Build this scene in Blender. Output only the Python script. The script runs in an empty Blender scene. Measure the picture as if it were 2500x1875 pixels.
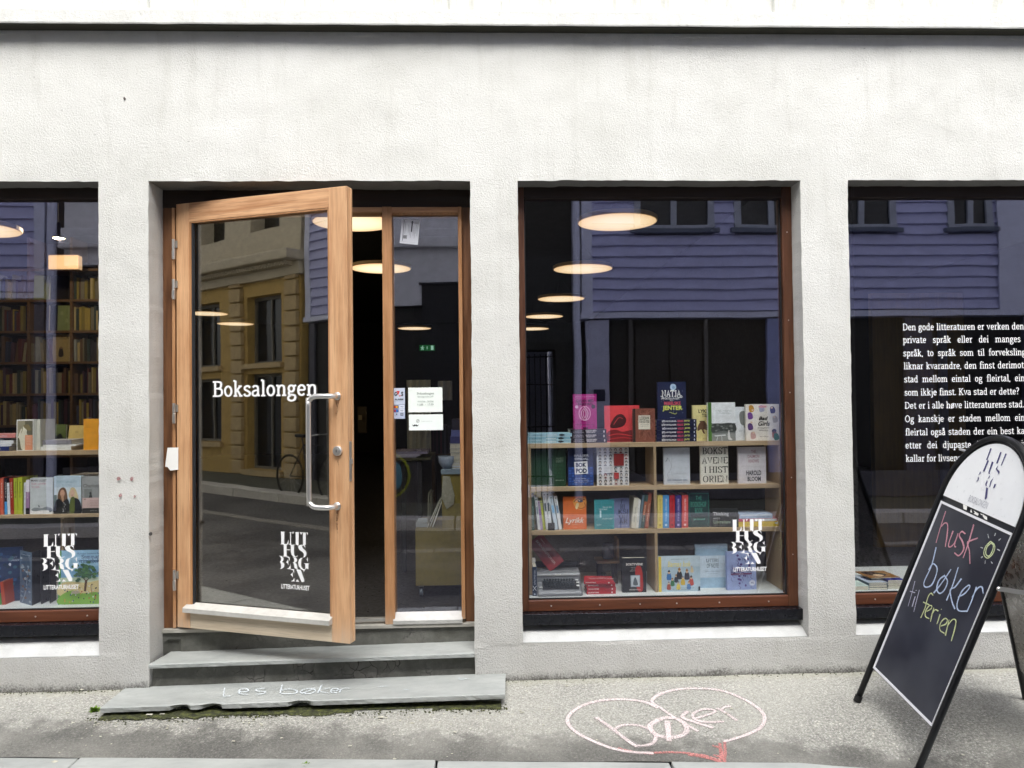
import bpy, math, random
from mathutils import Vector, Matrix
import numpy as np
random.seed(7)
R = math.radians
sc = bpy.context.scene
COL = sc.collection
# ------------------------------------------------------------ camera, sky, sun, exposure
CZ, CD, FPX = 1.42, 3.9, 1876.1
yaw, pitch, roll = R(2.004), R(1.085), R(-0.649)
_fw = Vector((math.sin(yaw)*math.cos(pitch), math.cos(yaw)*math.cos(pitch), math.sin(pitch)))
_r0 = Vector((math.cos(yaw), -math.sin(yaw), 0)); _u0 = _r0.cross(_fw)
_r = _r0*math.cos(roll) + _u0*math.sin(roll)
_u = -_r0*math.sin(roll) + _u0*math.cos(roll)
cam_data = bpy.data.cameras.new('camera'); cam = bpy.data.objects.new('camera', cam_data); COL.objects.link(cam)
m = Matrix((( _r.x, _u.x, -_fw.x), (_r.y, _u.y, -_fw.y), (_r.z, _u.z, -_fw.z))).to_4x4()
m.translation = Vector((0, -CD, CZ)); cam.matrix_world = m
cam_data.sensor_width = 36; cam_data.lens = FPX/2500*36; cam_data.clip_start = 0.05; cam_data.clip_end = 500
sc.camera = cam
SUN_EL, SUN_AZ = R(54), R(176)
world = bpy.data.worlds.new('World'); sc.world = world; world.use_nodes = True
nt = world.node_tree; nt.nodes.clear()
wo = nt.nodes.new('ShaderNodeOutputWorld'); bg = nt.nodes.new('ShaderNodeBackground')
sky = nt.nodes.new('ShaderNodeTexSky'); sky.sky_type = 'NISHITA'; sky.sun_disc = False
sky.sun_elevation = SUN_EL; sky.sun_rotation = SUN_AZ; sky.dust_density = 3.0; sky.air_density = 1.0
bwn = nt.nodes.new('ShaderNodeRGBToBW'); mx = nt.nodes.new('ShaderNodeMix'); mx.data_type = 'RGBA'
mx.inputs[0].default_value = 0.86
nt.links.new(sky.outputs[0], bwn.inputs[0]); nt.links.new(sky.outputs[0], mx.inputs[6]); nt.links.new(bwn.outputs[0], mx.inputs[7])
nt.links.new(mx.outputs[2], bg.inputs[0]); bg.inputs[1].default_value = 0.15
nt.links.new(bg.outputs[0], wo.inputs[0])
sun_d = bpy.data.lights.new('sun', 'SUN'); sun_d.energy = 1.3; sun_d.angle = R(50); sun_d.color = (1.0, 0.98, 0.94)
sun = bpy.data.objects.new('sun', sun_d); COL.objects.link(sun)
_sd = Vector((math.sin(SUN_AZ)*math.cos(SUN_EL), math.cos(SUN_AZ)*math.cos(SUN_EL), math.sin(SUN_EL)))
sun.rotation_euler = _sd.to_track_quat('Z', 'Y').to_euler()
sc.view_settings.view_transform = 'Standard'; sc.view_settings.look = 'None'; sc.view_settings.gamma = 1
sc.view_settings.use_curve_mapping = False; sc.view_settings.exposure = 1.68
sc.cycles.use_denoising = True; sc.cycles.transparent_max_bounces = 24; sc.cycles.max_bounces = 8
sc.cycles.sample_clamp_indirect = 6

# ------------------------------------------------------------ pixel -> place at a known depth
def ray(px, py): return _fw + _r*((px-1250)/FPX) - _u*((py-937.5)/FPX)
def W(px, py, y):
    d = ray(px, py); return Vector((0, -CD, CZ)) + d*((y+CD)/d.y)
def gnd(px, py, s=0.09, z0=0.0):
    d = ray(px, py); t = (z0-CD*s-CZ)/(d.z-s*d.y); return Vector((0, -CD, CZ)) + d*t
def mapper(s, ox, oy): return lambda x, y: (x/s+ox, y/s+oy)
R2 = mapper(2.5127, 350, 420); R3 = mapper(2.5127, 350, 1000); R4 = mapper(2.5146, 720, 420); R5 = mapper(2.5146, 720, 1000)
R6 = mapper(2.4757, 1240, 430); R7 = mapper(2.675, 1240, 900); R8 = mapper(2.676, 1560, 900)
LA = mapper(2.677, 0, 980); LL = mapper(5.35, 0, 980); L1 = mapper(2.9615, 0, 440)
S1 = mapper(2.44, 2050, 420); S2 = mapper(1.94, 2000, 1020); S3 = mapper(6.382, 2280, 1060)
G3 = mapper(1.7556, 0, 1540); G4 = mapper(2.0868, 1240, 1480); SD = mapper(4.485, 950, 930); MG = mapper(12.29, 2080, 1380)
TY = mapper(6.506, 1290, 1310); SR = mapper(4.047, 2350, 1350)

# ------------------------------------------------------------ materials
def lin(c):
    if isinstance(c, str):
        c = [int(c[i:i+2], 16)/255 for i in (1, 3, 5)]
        c = [v/12.92 if v <= .04045 else ((v+.055)/1.055)**2.4 for v in c]
    return (c[0], c[1], c[2], 1)
_mats = {}
class NT:
    def __init__(s, name):
        s.m = bpy.data.materials.new(name); s.m.use_nodes = True; s.t = s.m.node_tree; s.b = s.t.nodes['Principled BSDF']
        s.out = s.t.nodes['Material Output']
    def n(s, typ, **kw):
        x = s.t.nodes.new(typ)
        for k, v in kw.items():
            if k.startswith('i_'): x.inputs[k[2:].replace('_', ' ')].default_value = v
            else: setattr(x, k, v)
        return x
    def l(s, a, b): s.t.links.new(a, b)
    def co(s, scale=(1, 1, 1), kind='Object', rot=(0, 0, 0)):
        tc = s.n('ShaderNodeTexCoord'); mp = s.n('ShaderNodeMapping'); mp.inputs['Scale'].default_value = scale
        mp.inputs['Rotation'].default_value = rot
        s.l(tc.outputs[kind], mp.inputs[0]); return mp.outputs[0]
    def noise(s, vec, scale, detail=4, rough=.55):
        x = s.n('ShaderNodeTexNoise'); x.inputs['Scale'].default_value = scale; x.inputs['Detail'].default_value = detail
        x.inputs['Roughness'].default_value = rough; s.l(vec, x.inputs['Vector']); return x.outputs[0]
    def ramp(s, fac, stops):
        x = s.n('ShaderNodeValToRGB'); e = x.color_ramp.elements
        while len(e) > 1: e.remove(e[-1])
        e[0].position = stops[0][0]; e[0].color = lin(stops[0][1])
        for p, c in stops[1:]:
            k = e.new(p); k.color = lin(c)
        s.l(fac, x.inputs[0]); return x.outputs[0]
    def mix(s, fac, a, b, blend='MIX'):
        x = s.n('ShaderNodeMix', data_type='RGBA', blend_type=blend)
        for i, v in ((0, fac), (6, a), (7, b)):
            if hasattr(v, 'default_value') or hasattr(v, 'is_linked'): s.l(v, x.inputs[i])
            else: x.inputs[i].default_value = v if i == 0 else lin(v)
        return x.outputs[2]
    def math(s, op, a, b=0.0):
        x = s.n('ShaderNodeMath', operation=op)
        for i, v in ((0, a), (1, b)):
            if hasattr(v, 'is_linked'): s.l(v, x.inputs[i])
            else: x.inputs[i].default_value = v
        return x.outputs[0]
    def smooth(s, v, a, b, lo=0, hi=1):
        x = s.n('ShaderNodeMapRange', interpolation_type='SMOOTHSTEP'); s.l(v, x.inputs[0])
        x.inputs[1].default_value = a; x.inputs[2].default_value = b; x.inputs[3].default_value = lo; x.inputs[4].default_value = hi
        return x.outputs[0]
    def bump(s, h, strength=.3, dist=.01, nrm=None):
        x = s.n('ShaderNodeBump'); x.inputs['Strength'].default_value = strength; x.inputs['Distance'].default_value = dist
        s.l(h, x.inputs['Height'])
        if nrm is not None: s.l(nrm, x.inputs['Normal'])
        return x.outputs[0]
    def fin(s, col=None, rough=None, nrm=None, **kw):
        if col is not None:
            if hasattr(col, 'is_linked'): s.l(col, s.b.inputs['Base Color'])
            else: s.b.inputs['Base Color'].default_value = lin(col)
        if rough is not None:
            if hasattr(rough, 'is_linked'): s.l(rough, s.b.inputs['Roughness'])
            else: s.b.inputs['Roughness'].default_value = rough
        if nrm is not None: s.l(nrm, s.b.inputs['Normal'])
        for k, v in kw.items(): s.b.inputs[k.replace('_', ' ')].default_value = v
        return s.m
def C(c, rough=.55, var=.12, metal=0.0, key=''):
    k = (c if isinstance(c, str) else tuple(c), rough, var, metal)
    if k in _mats: return _mats[k]
    t = NT('paint_' + (c[1:] if isinstance(c, str) else 'mix'))
    v = t.co(); n = t.noise(v, 35, 5); n2 = t.noise(v, 6, 3)
    b = lin(c)
    f = t.smooth(t.math('ADD', t.math('MULTIPLY', n, .5), t.math('MULTIPLY', n2, .5)), .3, .7)
    col = t.mix(f, tuple(x*(1-var) for x in b[:3]), tuple(min(1, x*(1+var)) for x in b[:3]))
    _mats[k] = t.fin(col, t.smooth(n, .3, .7, max(0, rough-.08), min(1, rough+.1)), Metallic=metal)
    return _mats[k]
def mat_plaster():
    t = NT('plaster'); v = t.co(); n0 = t.noise(v, 1.3, 6, .6); n1 = t.noise(v, 9, 6, .65); n2 = t.noise(v, 105, 6, .72); n3 = t.noise(t.co((1, 1, .7)), 300, 3, .6)
    vs = t.co((3.5, 3.5, .5)); st = t.noise(vs, 2.2, 6, .7)
    col = t.ramp(n0, [(.28, (.585, .582, .54)), (.5, (.665, .662, .625)), (.72, (.715, .712, .68))])
    grit = t.smooth(n2, .30, .43, 1, 0); patch = t.smooth(n1, .42, .62)
    col = t.mix(t.math('MULTIPLY', t.math('MULTIPLY', grit, patch), .5), col, (.33, .33, .30))
    col = t.mix(t.math('MULTIPLY', t.smooth(st, .50, .72), .26), col, (.42, .41, .36))
    tc = t.n('ShaderNodeTexCoord'); sp = t.n('ShaderNodeSeparateXYZ'); t.l(tc.outputs['Object'], sp.inputs[0])
    z = sp.outputs[2]; zz = t.math('ADD', z, t.math('MULTIPLY', t.math('SUBTRACT', n1, .5), .22))
    low = t.smooth(zz, .02, 1.1, 1, 0)
    col = t.mix(t.math('MULTIPLY', low, .30), col, (.50, .48, .47))
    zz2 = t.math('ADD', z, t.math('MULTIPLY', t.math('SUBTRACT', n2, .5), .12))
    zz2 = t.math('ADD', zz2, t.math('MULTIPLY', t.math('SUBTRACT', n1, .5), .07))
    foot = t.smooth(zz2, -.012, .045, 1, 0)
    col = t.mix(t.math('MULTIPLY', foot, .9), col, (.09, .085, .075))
    vp = t.n('ShaderNodeTexVoronoi'); vp.inputs['Scale'].default_value = 9; t.l(t.co((1, 1, 1.9)), vp.inputs['Vector'])
    pit = t.math('MULTIPLY', t.smooth(vp.outputs['Distance'], .02, .055, 1, 0), t.smooth(n0, .4, .55))
    col = t.mix(t.math('MULTIPLY', pit, .6), col, (.12, .11, .09))
    h = t.math('ADD', t.math('MULTIPLY', n2, .55), t.math('ADD', t.math('MULTIPLY', n3, .3), t.math('MULTIPLY', n1, .45)))
    amp = t.smooth(z, .05, .75, 1.0, .5)
    b = t.n('ShaderNodeBump'); t.l(h, b.inputs['Height']); t.l(amp, b.inputs['Strength']); b.inputs['Distance'].default_value = .018
    return t.fin(col, .92, b.outputs[0])
def mat_smooth_paint(name, c, bumpd=.003, rough=.8):
    t = NT(name); v = t.co(); n1 = t.noise(v, 8, 6, .6); n2 = t.noise(v, 120, 4, .6); b = lin(c)
    col = t.mix(t.smooth(n1, .35, .68), tuple(x*.84 for x in b[:3]), b[:3])
    return t.fin(col, rough, t.bump(n2, .5, bumpd))
def mat_wood(name, a, b, axis='z', rough=.45, scale=1.0, worn=0.0):
    t = NT(name); sc3 = {'z': (14, 14, .9), 'x': (.9, 14, 14), 'y': (14, .9, 14)}[axis]
    v = t.co(tuple(s*scale for s in sc3)); n = t.noise(v, 3.0, 8, .62); v2 = t.co(tuple(s*scale for s in {'z': (60, 60, 1.6), 'x': (1.6, 60, 60), 'y': (60, 1.6, 60)}[axis]))
    g = t.noise(v2, 4, 4, .6); big = t.noise(t.co(), 1.7, 4, .6)
    col = t.mix(t.smooth(n, .3, .7), a, b)
    la, lb = lin(a), lin(b)
    col = t.mix(t.math('MULTIPLY', t.smooth(g, .5, .72), .5), col, tuple(x*.5 for x in la[:3]))
    col = t.mix(t.math('MULTIPLY', t.smooth(big, .45, .7), .35), col, tuple(min(1, x*1.25) for x in lb[:3]))
    if worn:
        tc = t.n('ShaderNodeTexCoord'); sp = t.n('ShaderNodeSeparateXYZ'); t.l(tc.outputs['Object'], sp.inputs[0])
        zz = t.math('ADD', sp.outputs[2], t.math('MULTIPLY', t.math('SUBTRACT', n, .5), .35))
        col = t.mix(t.math('MULTIPLY', t.smooth(zz, worn*.3, worn, 1, 0), .75), col, (.62, .52, .40))
    return t.fin(col, t.smooth(n, .3, .7, rough-.1, rough+.15), t.bump(g, .25, .002))
def mat_glass(name='glass', tint=(.84, .84, 1.0), base=.145, trans=(.97, .98, .98), wob=.00016):
    t = NT(name); t.t.nodes.remove(t.b)
    lw = t.n('ShaderNodeLayerWeight'); lw.inputs['Blend'].default_value = .5
    p = t.math('POWER', lw.outputs['Facing'], 5.0); f = t.math('ADD', t.math('MULTIPLY', p, 1-base), base)
    tr = t.n('ShaderNodeBsdfTransparent'); tr.inputs[0].default_value = (*trans, 1)
    gl = t.n('ShaderNodeBsdfGlossy'); gl.inputs[0].default_value = (*tint, 1); gl.inputs['Roughness'].default_value = .004
    nn = t.noise(t.co(), 1.6, 2, .4); t.l(t.bump(nn, .5, wob*10), gl.inputs['Normal'])
    ms = t.n('ShaderNodeMixShader'); t.l(f, ms.inputs[0]); t.l(tr.outputs[0], ms.inputs[1]); t.l(gl.outputs[0], ms.inputs[2])
    t.l(ms.outputs[0], t.out.inputs[0]); return t.m
def mat_emit(name, c, s):
    t = NT(name); t.b.inputs['Base Color'].default_value = lin(c); t.b.inputs['Emission Color'].default_value = lin(c)
    t.b.inputs['Emission Strength'].default_value = s; t.b.inputs['Roughness'].default_value = .5; return t.m
def mat_asphalt():
    t = NT('asphalt'); v = t.co(); n0 = t.noise(v, 1.1, 5, .6); n1 = t.noise(v, 7, 6, .65); n2 = t.noise(v, 95, 5, .75)
    vo = t.n('ShaderNodeTexVoronoi'); vo.inputs['Scale'].default_value = 120; t.l(v, vo.inputs['Vector'])
    vo2 = t.n('ShaderNodeTexVoronoi'); vo2.inputs['Scale'].default_value = 55; t.l(v, vo2.inputs['Vector'])
    col = t.ramp(n2, [(.28, (.07, .07, .06)), (.48, (.28, .275, .25)), (.66, (.47, .46, .41))])
    sep = t.n('ShaderNodeSeparateColor'); t.l(vo.outputs['Color'], sep.inputs[0])
    pick = t.smooth(sep.outputs[0], .55, .62)
    col = t.mix(t.math('MULTIPLY', t.math('MULTIPLY', t.smooth(vo.outputs['Distance'], .25, .45, 1, 0), pick), .75), col, (.62, .62, .57))
    sep2 = t.n('ShaderNodeSeparateColor'); t.l(vo2.outputs['Color'], sep2.inputs[0])
    col = t.mix(t.math('MULTIPLY', t.math('MULTIPLY', t.smooth(vo2.outputs['Distance'], .2, .38, 1, 0), t.smooth(sep2.outputs[1], .86, .9)), .9), col, (.60, .58, .52))
    tc = t.n('ShaderNodeTexCoord'); sp = t.n('ShaderNodeSeparateXYZ'); t.l(tc.outputs['Object'], sp.inputs[0])
    yy = t.math('ADD', t.math('ADD', sp.outputs[1], t.math('MULTIPLY', sp.outputs[0], .10)), t.math('MULTIPLY', t.math('SUBTRACT', n1, .5), .55))
    damp = t.smooth(yy, -.60, -.43, 1, 0)
    col = t.mix(t.math('MULTIPLY', damp, .72), col, (.05, .048, .045))
    light = t.smooth(n0, .4, .65); col = t.mix(t.math('MULTIPLY', light, .3), col, (.54, .53, .47))
    near = t.smooth(t.math('ADD', sp.outputs[1], t.math('MULTIPLY', n1, .12)), -.02, .06)
    col = t.mix(t.math('MULTIPLY', near, .5), col, (.40, .39, .31))
    h = t.math('ADD', n2, t.math('MULTIPLY', vo.outputs['Distance'], -.6))
    return t.fin(col, .88, t.bump(h, .7, .006))
def mat_slate():
    t = NT('slate'); v = t.co((1, 2.2, 1)); n0 = t.noise(v, 2.2, 6, .65); n1 = t.noise(v, 14, 6, .65); n2 = t.noise(v, 90, 5, .65)
    col = t.ramp(n0, [(.3, (.27, .285, .275)), (.5, (.37, .385, .37)), (.72, (.45, .465, .445))])
    col = t.mix(t.math('MULTIPLY', t.smooth(n1, .54, .76), .28), col, (.22, .24, .23))
    return t.fin(col, t.smooth(n1, .3, .7, .42, .7), t.bump(t.math('ADD', n1, t.math('MULTIPLY', n2, .4)), .35, .006))
def mat_concrete():
    t = NT('concrete'); v = t.co(); n0 = t.noise(v, 4, 7, .7); n1 = t.noise(v, 30, 6, .7)
    vo = t.n('ShaderNodeTexVoronoi', feature='DISTANCE_TO_EDGE'); vo.inputs['Scale'].default_value = 17
    nv = t.n('ShaderNodeTexNoise'); nv.inputs['Scale'].default_value = 12; t.l(v, nv.inputs['Vector'])
    va = t.n('ShaderNodeVectorMath', operation='ADD'); vm = t.n('ShaderNodeVectorMath', operation='SCALE'); vm.inputs['Scale'].default_value = .09
    t.l(nv.outputs['Color'], vm.inputs[0]); t.l(v, va.inputs[0]); t.l(vm.outputs[0], va.inputs[1]); t.l(va.outputs[0], vo.inputs['Vector'])
    crack = t.math('MULTIPLY', t.smooth(vo.outputs['Distance'], .0, .05, 1, 0), t.smooth(n0, .5, .6))
    col = t.ramp(n0, [(.3, (.075, .075, .062)), (.5, (.13, .13, .115)), (.7, (.22, .21, .19))])
    col = t.mix(t.math('MULTIPLY', t.smooth(n1, .45, .7), .4), col, (.08, .08, .07))
    col = t.mix(t.math('MULTIPLY', crack, .85), col, (.02, .02, .018))
    return t.fin(col, .9, t.bump(t.math('SUBTRACT', n1, crack), .6, .006))
def mat_chalk(name, c, lo=.40, hi=.56, sc_=170, dens=1.0):
    t = NT(name); n = t.noise(t.co(), sc_, 4, .7); big = t.noise(t.co(), 9, 3, .6)
    a = t.math('MULTIPLY', t.smooth(n, lo, hi), t.smooth(big, .1, .5, .65*dens, dens)); t.l(a, t.b.inputs['Alpha'])
    return t.fin(c, .95)
def mat_moss():
    t = NT('moss'); n = t.noise(t.co(), 40, 6, .7)
    return t.fin(t.ramp(n, [(.32, (.02, .02, .012)), (.5, (.05, .055, .02)), (.62, (.10, .11, .03)), (.72, (.22, .20, .06))]), .95, t.bump(n, .8, .01))

# ------------------------------------------------------------ mesh building
class MB:
    def __init__(s): s.v = []; s.f = []; s.mi = []; s.mats = []; s.cur = 0
    def use(s, mt):
        if mt not in s.mats: s.mats.append(mt)
        s.cur = s.mats.index(mt); return s
    def add(s, vs, fs):
        k = len(s.v); s.v += [tuple(p) for p in vs]
        for f in fs: s.f.append([i+k for i in f]); s.mi.append(s.cur)
        return s
    def box(s, x0, x1, y0, y1, z0, z1):
        return s.add([(x0,y0,z0),(x1,y0,z0),(x1,y1,z0),(x0,y1,z0),(x0,y0,z1),(x1,y0,z1),(x1,y1,z1),(x0,y1,z1)],
                     [(0,3,2,1),(4,5,6,7),(0,1,5,4),(1,2,6,5),(2,3,7,6),(3,0,4,7)])
    def poly(s, pts): return s.add(pts, [tuple(range(len(pts)))])
    def slab(s, pts, ext):      # closed prism: polygon extruded by vector ext
        n = len(pts); e = Vector(ext); a = [Vector(p) for p in pts]
        return s.add(a+[p+e for p in a], [tuple(range(n))[::-1], tuple(range(n, 2*n))]+[(i, (i+1) % n, n+(i+1) % n, n+i) for i in range(n)])
    def tube(s, path, r, n=10, cap=True, closed=False):
        P = [Vector(p) for p in path]; L = len(P); rs = r if isinstance(r, (list, tuple)) else [r]*L
        vs = []; up = None
        for i, p in enumerate(P):
            if closed: d = (P[(i+1) % L]-P[i-1]).normalized()
            else: d = (P[min(i+1, L-1)]-P[max(i-1, 0)]).normalized()
            if up is None: up = Vector((0, 0, 1)) if abs(d.z) < .9 else Vector((1, 0, 0))
            a = (up - d*up.dot(d)).normalized(); up = a; b = d.cross(a)
            for k in range(n):
                an = 2*math.pi*k/n; vs.append(p+(a*math.cos(an)+b*math.sin(an))*rs[i])
        fs = []
        for i in range(L if closed else L-1):
            j = (i+1) % L
            for k in range(n): fs.append((i*n+k, i*n+(k+1) % n, j*n+(k+1) % n, j*n+k))
        if cap and not closed: fs += [tuple(range(n))[::-1], tuple(range((L-1)*n, L*n))]
        return s.add(vs, fs)
    def lathe(s, c, prof, n=32, axis='z'):
        c = Vector(c); vs = []; fs = []
        for (r, h) in prof:
            for k in range(n):
                a = 2*math.pi*k/n; x, y = r*math.cos(a), r*math.sin(a)
                vs.append(c+(Vector((x, y, h)) if axis == 'z' else Vector((x, h, y)) if axis == 'y' else Vector((h, x, y))))
        L = len(prof)
        for i in range(L-1):
            for k in range(n): fs.append((i*n+k, i*n+(k+1) % n, (i+1)*n+(k+1) % n, (i+1)*n+k))
        fs += [tuple(range(n))[::-1], tuple(range((L-1)*n, L*n))]
        return s.add(vs, fs)
    def build(s, name, mt=None, parent=None, off=(0, 0, 0), smooth=False, bevel=0):
        me = bpy.data.meshes.new(name); off = Vector(off)
        me.from_pydata([tuple(Vector(p)-off) for p in s.v], [], s.f)
        if s.mats:
            for x in s.mats: me.materials.append(x)
            me.polygons.foreach_set('material_index', s.mi)
        elif mt: me.materials.append(mt)
        o = bpy.data.objects.new(name, me); COL.objects.link(o)
        if parent is None: o.location = off
        else: o.parent = parent
        if smooth: me.polygons.foreach_set('use_smooth', [True]*len(me.polygons))
        if bevel:
            b = o.modifiers.new('bevel', 'BEVEL'); b.width = bevel; b.segments = 2; b.limit_method = 'ANGLE'; b.angle_limit = R(40)
        return o
def tag(o, label=None, cat=None, group=None, kind=None):
    if label: o['label'] = label
    if cat: o['category'] = cat
    if group: o['group'] = group
    if kind: o['kind'] = kind
    return o
def empty(name, loc, label=None, cat=None, group=None, parent=None):
    o = bpy.data.objects.new(name, None); COL.objects.link(o); o.location = loc; o.empty_display_size = .1
    if parent: o.parent = parent
    return tag(o, label, cat, group)
def rect(a, b, Y):          # px corners -> x0,x1,z0,z1 at depth Y
    mx_, my_ = (a[0]+b[0])/2, (a[1]+b[1])/2
    x0, x1 = W(a[0], my_, Y).x, W(b[0], my_, Y).x; z1, z0 = W(mx_, a[1], Y).z, W(mx_, b[1], Y).z
    return x0, x1, z0, z1
def cat_rom(pts, k=5, closed=False):
    P = [Vector(p) for p in pts]; n = len(P); out = []
    if n < 3: return P
    for i in range(n if closed else n-1):
        p0 = P[(i-1) % n] if closed or i > 0 else P[0]*2-P[1]
        p1, p2 = P[i], P[(i+1) % n]
        p3 = P[(i+2) % n] if closed or i+2 < n else P[-1]*2-P[-2]
        for j in range(k):
            t = j/k; out.append(.5*((2*p1)+(p2-p0)*t+(2*p0-5*p1+4*p2-p3)*t*t+(3*p1-p0-3*p2+p3)*t**3))
    if not closed: out.append(P[-1])
    return out

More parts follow.
